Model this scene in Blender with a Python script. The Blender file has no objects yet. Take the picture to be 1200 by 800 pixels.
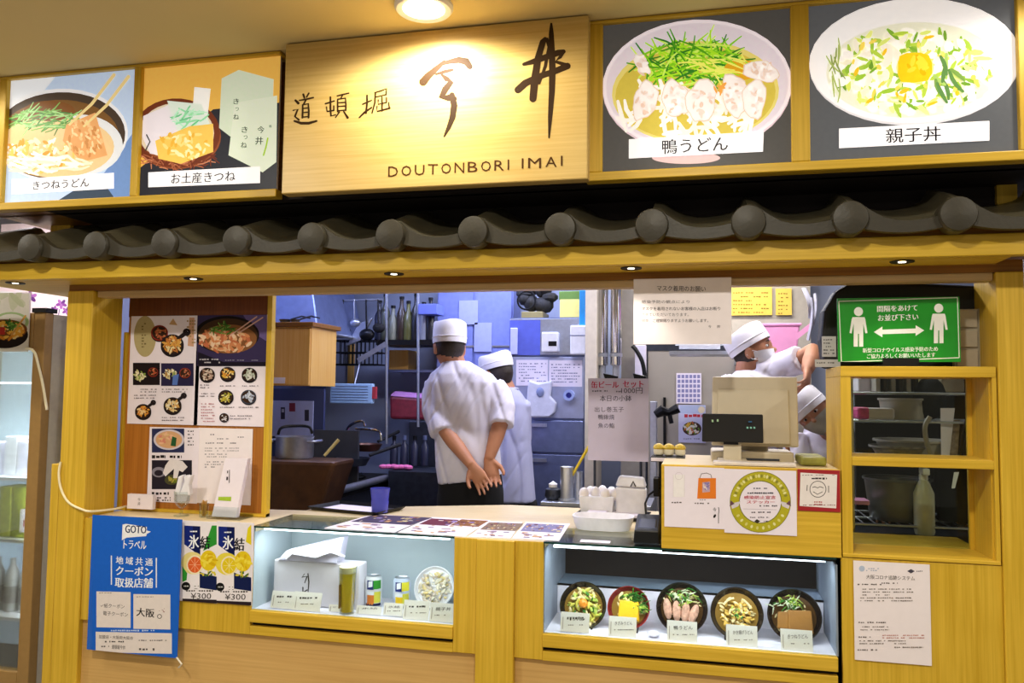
import bpy, math, random
from mathutils import Vector, Matrix, noise
PI = math.pi
SC = bpy.context.scene
COL = SC.collection
# ------------------------------------------------------------------ camera
F_PX, YAW, PITCH, ROLL = 940.0, 0.2305, 0.0634, 0.0114
EYE = Vector((0, -2.8, 1.5))
def cam_axes():
    cy, sy, cp, sp = math.cos(YAW), math.sin(YAW), math.cos(PITCH), math.sin(PITCH)
    f = Vector((-sy*cp, cy*cp, sp)); r = Vector((cy, sy, 0)); u = r.cross(f)
    c, s = math.cos(ROLL), math.sin(ROLL)
    return c*r+s*u, -s*r+c*u, f
CR, CU, CF = cam_axes()
cam = bpy.data.cameras.new('camera')
cam.sensor_width = 36; cam.lens = 36*F_PX/1200; cam.clip_start = 0.05
camo = bpy.data.objects.new('camera', cam); COL.objects.link(camo)
M = Matrix((CR, CU, -CF)).transposed().to_4x4(); M.translation = EYE
camo.matrix_world = M
SC.camera = camo
SC.cycles.transparent_max_bounces = 32                              # many panes stand one behind another
# ------------------------------------------------------------------ colour management, world
SC.view_settings.view_transform = 'Standard'
SC.view_settings.look = 'None'
SC.view_settings.gamma = 1
SC.view_settings.use_curve_mapping = False
SC.view_settings.exposure = 0.0
def lin(h):
    if isinstance(h, str):
        h = h.lstrip('#'); h = [int(h[i:i+2], 16)/255 for i in (0, 2, 4)]
    return tuple((v/12.92 if v <= .04045 else ((v+.055)/1.055)**2.4) for v in h)
world = bpy.data.worlds.new('hall light'); SC.world = world; world.use_nodes = True
world.node_tree.nodes['Background'].inputs[0].default_value = (*lin('#f3ead8'), 1)
world.node_tree.nodes['Background'].inputs[1].default_value = 0.38
# ------------------------------------------------------------------ lights of the kitchen and hall (fluorescent trays, downlights, unseen hall lamps added for light)
def area(name, loc, sx, sy, power, col, rot=(0, 0, 0)):
    l = bpy.data.lights.new(name, 'AREA'); l.shape = 'RECTANGLE'; l.size = sx; l.size_y = sy
    l.energy = power; l.color = col
    o = bpy.data.objects.new(name, l); COL.objects.link(o); o.location = loc; o.rotation_euler = rot
    return o
COOL = (0.66, 0.76, 1.0); NEUT = (1.0, 0.95, 0.9)
KITCHEN_TUBES = [(-2.1, 1.35, 8, (.46, .54, 1.0)), (-1.2, 2.05, 9, (.56, .63, 1.0)), (-0.7, 1.0, 9, (.80, .80, 1.0)), (0.35, 1.15, 7.5, NEUT), (0.1, 2.1, 8, NEUT)]
ADDED_HALL_LAMPS = [(-2.3, -1.7, 33), (0.0, -1.7, 31), (2.0, -1.7, 29), (-2.2, -4.2, 34), (0.6, -4.2, 34), (-3.95, -0.95, 26)]  # unseen lamps added to light the stall front and the fridge poster
ROW_LAMPS = [(-0.865, -0.415, 48), (-2.86, -0.46, 8), (1.1, -0.44, 15)]
# ------------------------------------------------------------------ projection helpers: a photo point at a stated depth or height
def W(px, py, Y):
    d = CR*((px-600)/F_PX) - CU*((py-400)/F_PX) + CF
    return EYE + d*((Y-EYE.y)/d.y)
def WZ(px, py, Z):
    d = CR*((px-600)/F_PX) - CU*((py-400)/F_PX) + CF
    return EYE + d*((Z-EYE.z)/d.z)
# ------------------------------------------------------------------ materials
MATS = {}
def nodes_of(name):
    m = bpy.data.materials.new(name); m.use_nodes = True
    nt = m.node_tree
    return m, nt, nt.nodes['Principled BSDF']
def mk(name, col, rough=.55, metal=0, var=.06, scale=30, bump=.0, bscale=120, spec=.5, emit=0, emitcol=None):
    if name in MATS: return MATS[name]
    m, nt, b = nodes_of(name)
    c = lin(col)
    tc = nt.nodes.new('ShaderNodeTexCoord'); n = nt.nodes.new('ShaderNodeTexNoise'); n.inputs['Scale'].default_value = scale; n.inputs['Detail'].default_value = 4
    nt.links.new(tc.outputs['Object'], n.inputs['Vector'])
    r = nt.nodes.new('ShaderNodeValToRGB')
    r.color_ramp.elements[0].position = .3; r.color_ramp.elements[1].position = .7
    r.color_ramp.elements[0].color = (*[v*(1-var) for v in c], 1); r.color_ramp.elements[1].color = (*[min(1, v*(1+var)) for v in c], 1)
    nt.links.new(n.outputs['Fac'], r.inputs['Fac']); nt.links.new(r.outputs['Color'], b.inputs['Base Color'])
    b.inputs['Roughness'].default_value = rough; b.inputs['Metallic'].default_value = metal; b.inputs['Specular IOR Level'].default_value = spec
    if bump:
        n2 = nt.nodes.new('ShaderNodeTexNoise'); n2.inputs['Scale'].default_value = bscale; n2.inputs['Detail'].default_value = 3
        nt.links.new(tc.outputs['Object'], n2.inputs['Vector'])
        bp = nt.nodes.new('ShaderNodeBump'); bp.inputs['Strength'].default_value = bump; bp.inputs['Distance'].default_value = .004
        nt.links.new(n2.outputs['Fac'], bp.inputs['Height']); nt.links.new(bp.outputs['Normal'], b.inputs['Normal'])
    if emit:
        b.inputs['Emission Color'].default_value = (*lin(emitcol or col), 1); b.inputs['Emission Strength'].default_value = emit
    MATS[name] = m
    return m
def wood(name, c1, c2, axis, rough=.42, spec=.4):
    m, nt, b = nodes_of(name)
    tc = nt.nodes.new('ShaderNodeTexCoord'); mp = nt.nodes.new('ShaderNodeMapping')
    s = [95, 95, 95]; s['xyz'.index(axis)] = 2.2
    mp.inputs['Scale'].default_value = s
    nt.links.new(tc.outputs['Object'], mp.inputs['Vector'])
    n = nt.nodes.new('ShaderNodeTexNoise'); n.inputs['Scale'].default_value = 1.0; n.inputs['Detail'].default_value = 5; n.inputs['Roughness'].default_value = .6
    nt.links.new(mp.outputs['Vector'], n.inputs['Vector'])
    n2 = nt.nodes.new('ShaderNodeTexNoise'); n2.inputs['Scale'].default_value = 3.0
    nt.links.new(tc.outputs['Object'], n2.inputs['Vector'])
    mx = nt.nodes.new('ShaderNodeMath'); mx.operation = 'MULTIPLY_ADD'; mx.inputs[1].default_value = .35
    nt.links.new(n2.outputs['Fac'], mx.inputs[0]); nt.links.new(n.outputs['Fac'], mx.inputs[2])
    r = nt.nodes.new('ShaderNodeValToRGB')
    r.color_ramp.elements[0].position = .45; r.color_ramp.elements[1].position = .9
    r.color_ramp.elements[0].color = (*lin(c1), 1); r.color_ramp.elements[1].color = (*lin(c2), 1)
    nt.links.new(mx.outputs['Value'], r.inputs['Fac']); nt.links.new(r.outputs['Color'], b.inputs['Base Color'])
    bp = nt.nodes.new('ShaderNodeBump'); bp.inputs['Strength'].default_value = .12; bp.inputs['Distance'].default_value = .001
    nt.links.new(n.outputs['Fac'], bp.inputs['Height']); nt.links.new(bp.outputs['Normal'], b.inputs['Normal'])
    b.inputs['Roughness'].default_value = rough; b.inputs['Specular IOR Level'].default_value = spec
    MATS[name] = m
    return m
def glass(name, tint='#f4fbf8', refl=1.0, rough=0.0):
    m, nt, b = nodes_of(name); nt.nodes.remove(b)
    out = nt.nodes['Material Output']
    t = nt.nodes.new('ShaderNodeBsdfTransparent'); t.inputs[0].default_value = (*lin(tint), 1)
    g = nt.nodes.new('ShaderNodeBsdfGlossy'); g.inputs['Roughness'].default_value = rough
    fr = nt.nodes.new('ShaderNodeFresnel'); fr.inputs['IOR'].default_value = 1.45
    mu = nt.nodes.new('ShaderNodeMath'); mu.operation = 'MULTIPLY'; mu.inputs[1].default_value = refl
    mx = nt.nodes.new('ShaderNodeMixShader')
    nt.links.new(fr.outputs[0], mu.inputs[0]); nt.links.new(mu.outputs[0], mx.inputs[0])
    nt.links.new(t.outputs[0], mx.inputs[1]); nt.links.new(g.outputs[0], mx.inputs[2]); nt.links.new(mx.outputs[0], out.inputs['Surface'])
    MATS[name] = m
    return m
def print_mat(name, rough):
    m, nt, b = nodes_of(name)
    a = nt.nodes.new('ShaderNodeAttribute'); a.attribute_name = 'Col'
    n = nt.nodes.new('ShaderNodeTexNoise'); n.inputs['Scale'].default_value = 60
    tc = nt.nodes.new('ShaderNodeTexCoord'); nt.links.new(tc.outputs['Object'], n.inputs['Vector'])
    mx = nt.nodes.new('ShaderNodeMix'); mx.data_type = 'RGBA'; mx.blend_type = 'MULTIPLY'; mx.inputs[0].default_value = .12
    nt.links.new(a.outputs['Color'], mx.inputs[6]); nt.links.new(n.outputs['Fac'], mx.inputs[7]); nt.links.new(mx.outputs[2], b.inputs['Base Color'])
    b.inputs['Roughness'].default_value = rough; b.inputs['Specular IOR Level'].default_value = .12
    MATS[name] = m
    return m
PRINT = print_mat('printed ink', .6)
PRINTLIT = print_mat('backlit film print', .35)                     # the picture bays are light boxes
_b = PRINTLIT.node_tree.nodes['Principled BSDF']; _l = _b.inputs['Base Color'].links[0].from_socket
PRINTLIT.node_tree.links.new(_l, _b.inputs['Emission Color']); _b.inputs['Emission Strength'].default_value = .58
WX = wood('yellow ash grain along x', '#c29b1e', '#dfb83c', 'x')
WZM = wood('yellow ash grain along z', '#c29b1e', '#dfb83c', 'z')
WY = wood('yellow ash grain along y', '#c29b1e', '#dfb83c', 'y')
SIGNW = wood('sign board veneer', '#c2a056', '#d6b874', 'x', .35)
BEIGE = wood('beige front panel veneer', '#c69c5a', '#d6ae6a', 'x', .6)
TOPW = wood('pale counter veneer', '#d8c090', '#ecdcb4', 'x', .3)
BROWN = wood('red brown board', '#5c2c0a', '#7c4016', 'z', .5)
TAN = wood('tan pegboard', '#9a5c16', '#b9762a', 'z', .5)
LINTEL = wood('brown lintel', '#7a4a0c', '#9c6a1e', 'x')
CABW = wood('orange kitchen cabinet veneer', '#e4a646', '#f2c26c', 'z', .45)
BLACK = mk('black gloss', '#0a0a0c', .4, spec=.3)
BLACKM = mk('black matte', '#0d0b0b', .8)
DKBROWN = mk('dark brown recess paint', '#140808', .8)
WHITE = mk('white plastic', '#eeeef2', .4)
PAPER = mk('white paper', '#ece3ef', .6, var=.02)
PINKP = mk('warm white paper', '#efe6ea', .5, var=.02)
STEEL = mk('brushed steel', '#b9bdc6', .34, .85, .08, 50)
STEELB = mk('blue tinted steel', '#7f8ab0', .38, .75, .1, 20)
STEELD = mk('dark stained steel', '#3f434e', .4, .7, .15, 25)
CHROME = mk('chrome pipe', '#d8d8dc', .14, 1.0)
GLASS = glass('clear case glass', '#f7fbfa', .7)
GLASSC = glass('cabinet pane glass', '#e6ece4', .55)
GLASSB = glass('clear tumbler glass', '#f4f8f8', .4)
TILE_LIT = mk('grey clay roof tile', '#454030', .33, .0, .14, 22, .18, 90, spec=.9)  # lighter copy of the tile colour, standing in for lamp light on the tops
TILE_SHADED = mk('grey clay tile face', '#2c2719', .5, .0, .14, 22, .18, 90)  # darker copy of the tile colour, shade put into the fronts
SHIRT = mk('white cotton', '#d9d6e4', .85, var=.02, bump=.15, bscale=300)
SHIRT2 = mk('pale blue grey cotton', '#aeb0d0', .85, var=.02, bump=.15, bscale=300)
CAPW = mk('white cap cloth', '#f0eef6', .85, var=.02, bump=.2, bscale=260)
SKIN = mk('skin', '#b57c5c', .55, var=.08, scale=18, bump=.05)
HAIR = mk('black hair', '#2a1f1a', .5, var=.3, scale=90, bump=.5, bscale=200)
TROUS = mk('black cotton trousers', '#08080a', .9)
EYEW = mk('eye white', '#efeae6', .2); EYED = mk('dark iris', '#1a0f0a', .2)
MASKM = mk('white face mask cloth', '#eef0f4', .8, bump=.1)
# ------------------------------------------------------------------ mesh building
class MB:
    def __init__(s): s.v = []; s.f = []; s.m = []; s.c = None
    def add(s, vs, fs, mi=0, mat=None):
        k = len(s.v)
        s.v += [tuple(mat @ Vector(p)) if mat else tuple(p) for p in vs]
        s.f += [tuple(i+k for i in f) for f in fs]; s.m += [mi]*len(fs)
        return s
    def box(s, x0, x1, y0, y1, z0, z1, mi=0, mat=None):
        v = [(x, y, z) for z in (z0, z1) for y in (y0, y1) for x in (x0, x1)]
        return s.add(v, [(0, 2, 3, 1), (4, 5, 7, 6), (0, 1, 5, 4), (2, 6, 7, 3), (0, 4, 6, 2), (1, 3, 7, 5)], mi, mat)
    def hexa(s, b, t, mi=0):
        return s.add(list(b)+list(t), [(3, 2, 1, 0), (4, 5, 6, 7), (0, 1, 5, 4), (1, 2, 6, 5), (2, 3, 7, 6), (3, 0, 4, 7)], mi)
    def lathe(s, prof, n=20, mat=None, mi=0, close=False):
        v = []; f = []
        for r, z in prof:
            for i in range(n):
                a = 2*PI*i/n; v.append((r*math.cos(a), r*math.sin(a), z))
        k = len(prof)
        for j in range(k-1):
            for i in range(n):
                f.append((j*n+i, j*n+(i+1) % n, (j+1)*n+(i+1) % n, (j+1)*n+i))
        if prof[0][0] > 1e-6 and prof[1][1] > prof[0][1]-1e-6: f.append(tuple(range(n-1, -1, -1)))
        return s.add(v, f, mi, mat)
    def tube(s, path, r, n=10, mi=0, cap=True, flat=1.0, up=None):
        P = [Vector(p) for p in path]; R = r if isinstance(r, (list, tuple)) else [r]*len(P)
        v = []; f = []; prev = Vector(up) if up else None
        for i, p in enumerate(P):
            t = (P[min(i+1, len(P)-1)]-P[max(i-1, 0)]).normalized()
            if prev is None: prev = Vector((0, 0, 1)) if abs(t.z) < .9 else Vector((1, 0, 0))
            a = (prev-t*prev.dot(t)).normalized(); prev = a; b = t.cross(a)
            for k in range(n):
                w = 2*PI*k/n; v.append(tuple(p+a*(R[i]*flat*math.cos(w))+b*(R[i]*math.sin(w))))
        for i in range(len(P)-1):
            for k in range(n):
                f.append((i*n+k, i*n+(k+1) % n, (i+1)*n+(k+1) % n, (i+1)*n+k))
        if cap:
            f.append(tuple(range(n-1, -1, -1))); f.append(tuple(range((len(P)-1)*n, len(P)*n)))
        return s.add(v, f, mi)
    def ball(s, c, rx, ry=None, rz=None, n=12, mi=0, mat=None):
        ry = ry or rx; rz = rz or rx; h = n//2+1; v = []; f = []
        for j in range(h+1):
            p = PI*j/h
            for i in range(n):
                a = 2*PI*i/n; v.append((c[0]+rx*math.sin(p)*math.cos(a), c[1]+ry*math.sin(p)*math.sin(a), c[2]+rz*math.cos(p)))
        for j in range(h):
            for i in range(n):
                f.append((j*n+i, (j+1)*n+i, (j+1)*n+(i+1) % n, j*n+(i+1) % n))
        return s.add(v, f, mi, mat)
    def prism(s, poly, O, U, V, depth, mi=0):
        O, U, V = Vector(O), Vector(U), Vector(V); N = U.cross(V).normalized(); n = len(poly)
        a = [O+U*p[0]+V*p[1] for p in poly]; b = [p+N*depth for p in a]
        f = [tuple(range(n-1, -1, -1)), tuple(range(n, 2*n))]+[(i, (i+1) % n, n+(i+1) % n, n+i) for i in range(n)]
        return s.add([tuple(p) for p in a+b], f, mi)
    def build(s, name, mats, parent=None, smooth=False, bevel=0, loc=None, angle=40):
        me = bpy.data.meshes.new(name)
        o3 = Vector(loc) if loc is not None else Vector((0, 0, 0))
        base = o3
        if parent is not None and loc is None: base = parent.matrix_basis.translation.copy() if parent.parent is None else world_loc(parent)
        me.from_pydata([tuple(Vector(p)-base) for p in s.v], [], s.f)
        mats = mats if isinstance(mats, (list, tuple)) else [mats]
        for m in mats: me.materials.append(m)
        if len(mats) > 1: me.polygons.foreach_set('material_index', s.m)
        if s.c is not None:
            at = me.color_attributes.new('Col', 'FLOAT_COLOR', 'CORNER')
            data = []
            for p, c in zip(me.polygons, s.c): data += [c[0], c[1], c[2], 1.0]*p.loop_total
            at.data.foreach_set('color', data)
        if smooth:
            me.polygons.foreach_set('use_smooth', [True]*len(me.polygons))
            if angle: me.set_sharp_from_angle(angle=math.radians(angle))
        me.update()
        o = bpy.data.objects.new(name, me); COL.objects.link(o)
        if parent is None: o.location = base
        else:
            o.parent = parent
            if loc is not None: o.location = base-world_loc(parent)
        if bevel:
            md = o.modifiers.new('bevel', 'BEVEL'); md.width = bevel; md.segments = 2; md.limit_method = 'ANGLE'
        return o
def world_loc(o):
    p = o.location.copy(); q = o.parent
    while q is not None: p = p+q.location; q = q.parent
    return p
def tag(o, label=None, cat=None, group=None, kind=None):
    if label: o['label'] = label
    if cat: o['category'] = cat
    if group: o['group'] = group
    if kind: o['kind'] = kind
    return o
def thing(name, loc, label, cat, group=None):
    o = bpy.data.objects.new(name, None); o.empty_display_size = .05; COL.objects.link(o); o.location = loc
    return tag(o, label, cat, group)
def boxobj(name, x0, x1, y0, y1, z0, z1, mat, parent=None, bevel=.0):
    return MB().box(x0, x1, y0, y1, z0, z1).build(name, mat, parent, bevel=bevel)
def simple(name, mb, mats, label, cat, group=None, smooth=False, bevel=0):
    """a thing that is one mesh, its origin at its base"""
    xs = [p[0] for p in mb.v]; ys = [p[1] for p in mb.v]; zs = [p[2] for p in mb.v]
    o = mb.build(name, mats, None, smooth, bevel, loc=((min(xs)+max(xs))/2, (min(ys)+max(ys))/2, min(zs)))
    return tag(o, label, cat, group)
# ------------------------------------------------------------------ flat print: coloured polygons on a plane, glyphs from the built-in font
GLY = {}
def glyphs(s, bold=0.0, spacing=1.0):
    k = (s, bold, spacing)
    if k in GLY: return GLY[k]
    c = bpy.data.curves.new('glyph', 'FONT'); c.body = s; c.size = 1; c.resolution_u = 2; c.offset = bold; c.space_character = spacing
    o = bpy.data.objects.new('glyph', c); COL.objects.link(o)
    bpy.context.view_layer.update()
    me = bpy.data.meshes.new_from_object(o.evaluated_get(bpy.context.evaluated_depsgraph_get()))
    vs = [(v.co.x, v.co.y) for v in me.vertices]; fs = [tuple(p.vertices) for p in me.polygons]
    bpy.data.objects.remove(o); bpy.data.curves.remove(c); bpy.data.meshes.remove(me)
    if not vs: vs = [(0, 0)]
    x0 = min(v[0] for v in vs); x1 = max(v[0] for v in vs); y0 = min(v[1] for v in vs); y1 = max(v[1] for v in vs)
    GLY[k] = (vs, fs, x0, x1, y0, y1)
    return GLY[k]
def clip_poly(poly, r):
    for ax, lim, sg in ((0, r[0], 1), (0, r[1], -1), (1, r[2], 1), (1, r[3], -1)):
        out = []
        for i in range(len(poly)):
            a, b = poly[i-1], poly[i]
            ia, ib = sg*(a[ax]-lim) >= 0, sg*(b[ax]-lim) >= 0
            if ia != ib:
                t = (lim-a[ax])/(b[ax]-a[ax]); out.append((a[0]+t*(b[0]-a[0]), a[1]+t*(b[1]-a[1])))
            if ib: out.append(b)
        poly = out
        if len(poly) < 3: return []
    return poly
class Art:
    """print on a plane facing the hall; all points are photo points taken to the plane at depth Y"""
    def __init__(s, Y, tl, br, to=None):
        s.Y = Y; s.to = to
        a = W(*tl, Y); b = W(*br, Y)
        s.x0, s.x1, s.z0, s.z1 = a.x, b.x, b.z, a.z
        s.rect = (a.x, b.x, b.z, a.z)
        s.g = MB(); s.g.c = []; s.t = MB(); s.t.c = []; s.k = 0; s.last = None; s.rng = random.Random(int(tl[0]*7+tl[1]))
    def P(s, p): q = W(p[0], p[1], s.Y); return (q.x, q.z)
    def raw(s, poly, col, same=False, clip=True):
        if clip: poly = clip_poly(poly, s.rect)
        if len(poly) < 3: return
        A = sum(poly[i-1][0]*poly[i][1]-poly[i][0]*poly[i-1][1] for i in range(len(poly)))
        if abs(A) < 1e-10: return
        if A < 0: poly = poly[::-1]
        if not same: s.k += 1
        d = .0004+s.k*6e-6
        b = s.g
        b.add([(x, s.Y-d, z) for x, z in poly], [tuple(range(len(poly)))]); b.c.append(col)
    def poly(s, pts, col, same=False): s.raw([s.P(p) for p in pts], lin(col), same)
    def rect_(s, x0, y0, x1, y1, col): s.poly([(x0, y0), (x1, y0), (x1, y1), (x0, y1)], col)
    def ell(s, cx, cy, rx, ry, col, n=36, rot=0, a0=0, a1=2*PI):
        c, q = math.cos(rot), math.sin(rot); pts = []
        for i in range(n):
            a = a0+(a1-a0)*i/(n if a1-a0 > 6.28 else n-1); x, y = rx*math.cos(a), ry*math.sin(a)
            pts.append((cx+x*c-y*q, cy+x*q+y*c))
        s.poly(pts, col)
    def stroke(s, pts, w, col):
        """polyline with a width per point, in photo pixels"""
        n = len(pts); ws = w if isinstance(w, (list, tuple)) else [w]*n
        L = []; R = []
        for i, p in enumerate(pts):
            a, b = pts[max(0, i-1)], pts[min(n-1, i+1)]
            dx, dy = b[0]-a[0], b[1]-a[1]; l = math.hypot(dx, dy) or 1
            L.append((p[0]-dy/l*ws[i]/2, p[1]+dx/l*ws[i]/2)); R.append((p[0]+dy/l*ws[i]/2, p[1]-dx/l*ws[i]/2))
        for i in range(n-1): s.poly([L[i], L[i+1], R[i+1], R[i]], col, i > 0)
        for i, j in ((0, 1), (n-1, n-2)):
            if ws[i] > 1.2:
                t = math.atan2(pts[i][1]-pts[j][1], pts[i][0]-pts[j][0]); r = ws[i]/2
                s.poly([(pts[i][0]+r*math.cos(t+a), pts[i][1]+r*math.sin(t+a)) for a in (-1.57, -1.0, -.4, .2, .8, 1.3, 1.57)], col, True)
    def ring(s, cx, cy, r0, r1, col, n=40, sy=1.0):
        for i in range(n):
            a, b = 2*PI*i/n, 2*PI*(i+1)/n
            s.poly([(cx+r0*math.cos(a), cy+sy*r0*math.sin(a)), (cx+r1*math.cos(a), cy+sy*r1*math.sin(a)), (cx+r1*math.cos(b), cy+sy*r1*math.sin(b)), (cx+r0*math.cos(b), cy+sy*r0*math.sin(b))], col, i > 0)
    def text(s, st, x0, y, x1, h, col, bold=0.0, spacing=1.0, y1=None):
        """the words fitted between x0 and x1, h photo pixels high, centred on height y (y1 at the right end)"""
        vs, fs, a, b, c, d = glyphs(st, 0.0, spacing)
        y1 = y if y1 is None else y1
        p0, p1 = s.P((x0, y)), s.P((x1, y1)); top = s.P((x0, y-h/2)); hh = 2*(top[1]-p0[1])
        ux, uz = p1[0]-p0[0], p1[1]-p0[1]
        dd = .00055+s.k*6e-6; L = lin(col)
        for k in ((0,) if not bold else (-1, 0, 1)):                     # heavier letters: the same glyph struck again a hair to each side
            pts = []
            for v in vs:
                u = (v[0]-a+k*bold)/max(1e-6, b-a); w = (v[1]-(c+d)/2)/max(1e-6, d-c)
                pts.append((p0[0]+ux*u, s.Y-dd-(k+1)*3e-6, p0[1]+uz*u+hh*w))
            s.t.add(pts, fs); s.t.c += [L]*len(fs)
    def lines(s, x0, y0, x1, rows, dy, col, h=1.6, seed=1, ch=3.2, fill=.8):
        """print too small to read: broken runs of character-sized marks"""
        r = random.Random(seed)
        for k in range(rows):
            x = x0; end = x0+(x1-x0)*(1 if k % 3 != 2 else r.uniform(.5, .9))
            while x < end:
                w = ch*r.uniform(.5, .95)
                if r.random() < fill: s.rect_(x, y0+k*dy-h/2*r.uniform(.6, 1), min(x+w, end), y0+k*dy+h/2*r.uniform(.6, 1), col)
                x += ch
    def specks(s, cx, cy, rx, ry, n, cols, size, elong=2.2, ang=None):
        r = s.rng
        for _ in range(n):
            a = r.uniform(0, 2*PI); q = math.sqrt(r.random())
            x, y = cx+rx*q*math.cos(a), cy+ry*q*math.sin(a); t = r.uniform(0, PI) if ang is None else r.gauss(ang, .45)
            s.ell(x, y, size*r.uniform(.6, 1.3)*elong/1.5, size*r.uniform(.4, .8), r.choice(cols), 7, t)
    def strands(s, cx, cy, rx, ry, n, cols, w, ln, ang=0, spread=.7, bend=.4):
        r = s.rng
        for _ in range(n):
            a = r.uniform(0, 2*PI); q = math.sqrt(r.random())
            x, y = cx+rx*q*math.cos(a), cy+ry*q*math.sin(a); t = r.gauss(ang, spread); l = ln*r.uniform(.6, 1.3); bd = r.uniform(-bend, bend)*l
            pts = []
            for k in range(4):
                f = k/3-.5; o = bd*(.25-f*f)
                pts.append((x+math.cos(t)*l*f-math.sin(t)*o, y+math.sin(t)*l*f+math.cos(t)*o))
            s.stroke(pts, [w*.7, w, w, w*.6], r.choice(cols))
    def finish(s, parent, mat=None):
        if s.g.f: s.g.build('print', mat or PRINT, parent)['kind'] = 'stuff'
        if s.t.f: s.t.build('lettering', mat or PRINT, parent)['kind'] = 'stuff'
def sheet(name, label, cat, Y, tl, br, mat=None, th=.002, group=None, lab_mat=None):
    """a flat printed sheet standing at depth Y; returns the thing and its Art"""
    a = Art(Y, tl, br)
    o = simple(name, MB().box(a.x0, a.x1, Y, Y+th, a.z0, a.z1), mat or PAPER, label, cat, group)
    return o, a
# ================================================================== the setting
def struct(name, mb, mat, smooth=False):
    o = mb.build(name, mat, None, smooth, loc=(0, 0, 0)); o['kind'] = 'structure'; return o
CEIL_Z = 2.745
FLOORM = mk('hall floor vinyl', '#8b8378', .35, var=.05, scale=8)
KFLOOR = mk('kitchen floor tile', '#55504c', .5, var=.1)
CEILM = mk('cream ceiling board', '#d9c489', .8, var=.02, scale=2)
KWALL = mk('kitchen wall panel', '#9aa2b8', .35, var=.05, scale=4)
KWALLD = mk('dark kitchen wall panel', '#3c4468', .35, var=.08, scale=4)
PINKW = mk('pale pink corridor wall', '#ead9dc', .7)
struct('floor', MB().box(-7, 6, -9, 4.2, -.05, 0), FLOORM)
struct('ceiling', MB().box(-7, 6, -9, 0.05, CEIL_Z, CEIL_Z+.05), CEILM)
struct('ceiling_kitchen', MB().box(-7, 3.2, .05, 4.2, 2.62, 2.7), mk('kitchen ceiling board', '#c8ccd6', .7))
struct('wall_back', MB().box(-7, 3.2, 2.75, 2.85, 0, 2.62), KWALL)
struct('wall_right', MB().box(1.75, 1.83, .3, 2.75, 0, 2.62), KWALL)
struct('wall_left', MB().box(-2.78, -2.74, .5, 2.75, 0, 2.62), KWALL)
struct('wall_corridor', MB().box(-6.2, -6.1, -1, 2.75, 0, 2.62), PINKW)
# ================================================================== sign cabinet above the stall
PF = -.2                                                             # plane of the sign frame
xl, xr = W(0, 253, PF).x-.12, W(1165, 200, PF).x+.35
zb, zt = 2.2, CEIL_Z-.002
sc = thing('sign_cabinet', ((xl+xr)/2, PF, zb), 'yellow wooden cabinet of framed picture bays running along under the ceiling', 'cabinet')
def rail(name, x0, x1, z0, z1, m, y0=PF, y1=PF+.05): return boxobj(name, x0, x1, y0, y1, z0, z1, m, sc, .003)
sx0, sx1 = W(325, 130, PF).x+.004, W(688, 100, PF).x-.004           # the shop sign sits between
for a, b in ((xl, sx0), (sx1, xr)):
    rail('bottom_rail', a, b, zb, W(720, 196, PF).z-.012, WX)
    rail('top_rail', a, b, W(720, 32, PF).z+.018, zt, WX)
for px, w in ((1.5, .035), (159, .03), (697, .05), (938.5, .055), (1202, .03)):
    x = W(px, 140, PF).x; rail('divider', x-w/2, x+w/2, W(720, 196, PF).z-.012, W(720, 32, PF).z+.018, WZM)
boxobj('back_board', xl, xr, PF+.1, PF+.12, zb, zt, LINTEL, sc)
UX = W(87, 255, .0).x
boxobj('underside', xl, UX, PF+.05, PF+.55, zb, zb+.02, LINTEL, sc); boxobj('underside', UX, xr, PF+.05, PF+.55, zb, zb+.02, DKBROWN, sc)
rb0, rb1 = W(87, 255, .12).x, W(1165, 200, .12).x
for x0, x1 in ((rb0-.1, rb0), (rb1, rb1+.06)): boxobj('end_post', x0, x1, .1, .16, 1.99, 2.2, WZM, sc)
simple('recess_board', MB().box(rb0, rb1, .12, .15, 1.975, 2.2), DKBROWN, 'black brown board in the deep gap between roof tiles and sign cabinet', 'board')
simple('corridor_poster_wall', MB().box(-4.2, W(82, 350, .9).x+.2, 1.25, 1.28, 0, 2.5), PINKW, 'pale pink partition behind the upright fridge', 'partition')
# ================================================================== shop sign
SY = -.25
o = MB()
a, b, c_, d_ = W(324.6, 43, SY), W(686.4, 8, SY), W(688.9, 208, SY), W(329.5, 229, SY)
sign = thing('shop_sign', ((a.x+b.x)/2, SY, d_.z), 'large pale wooden shop sign with brush lettering lit from above', 'sign')
MB().box(d_.x, c_.x, SY, SY+.05, 2.194, CEIL_Z-.004).build('board', SIGNW, sign, bevel=.004)
A = Art(SY, (324, 0), (690, 232)); A.rect = (A.x0, A.x1, A.z0, A.z1)
INK = '#35220c'
def S(px0, py0, k, pts, w):                                            # a brush stroke from crop coordinates
    A.stroke([(px0+x*k, py0+y*k) for x, y in pts], [q*k for q in w], INK)
K = .325
def Z(pts, w): S(310, 0, K, pts, w)
# 今
Z([(648, 222), (622, 246), (590, 274), (572, 296)], [12, 20, 26, 30]); Z([(636, 232), (668, 222), (700, 216), (728, 222), (740, 240)], [10, 18, 24, 28, 22])
Z([(618, 268), (650, 258), (676, 252)], [8, 14, 12]); Z([(640, 270), (658, 286), (672, 296), (652, 322), (640, 348), (662, 352), (684, 356)], [10, 20, 22, 24, 26, 24, 20])
Z([(676, 342), (684, 380), (678, 424), (664, 460), (648, 492)], [20, 24, 22, 16, 6])
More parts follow.
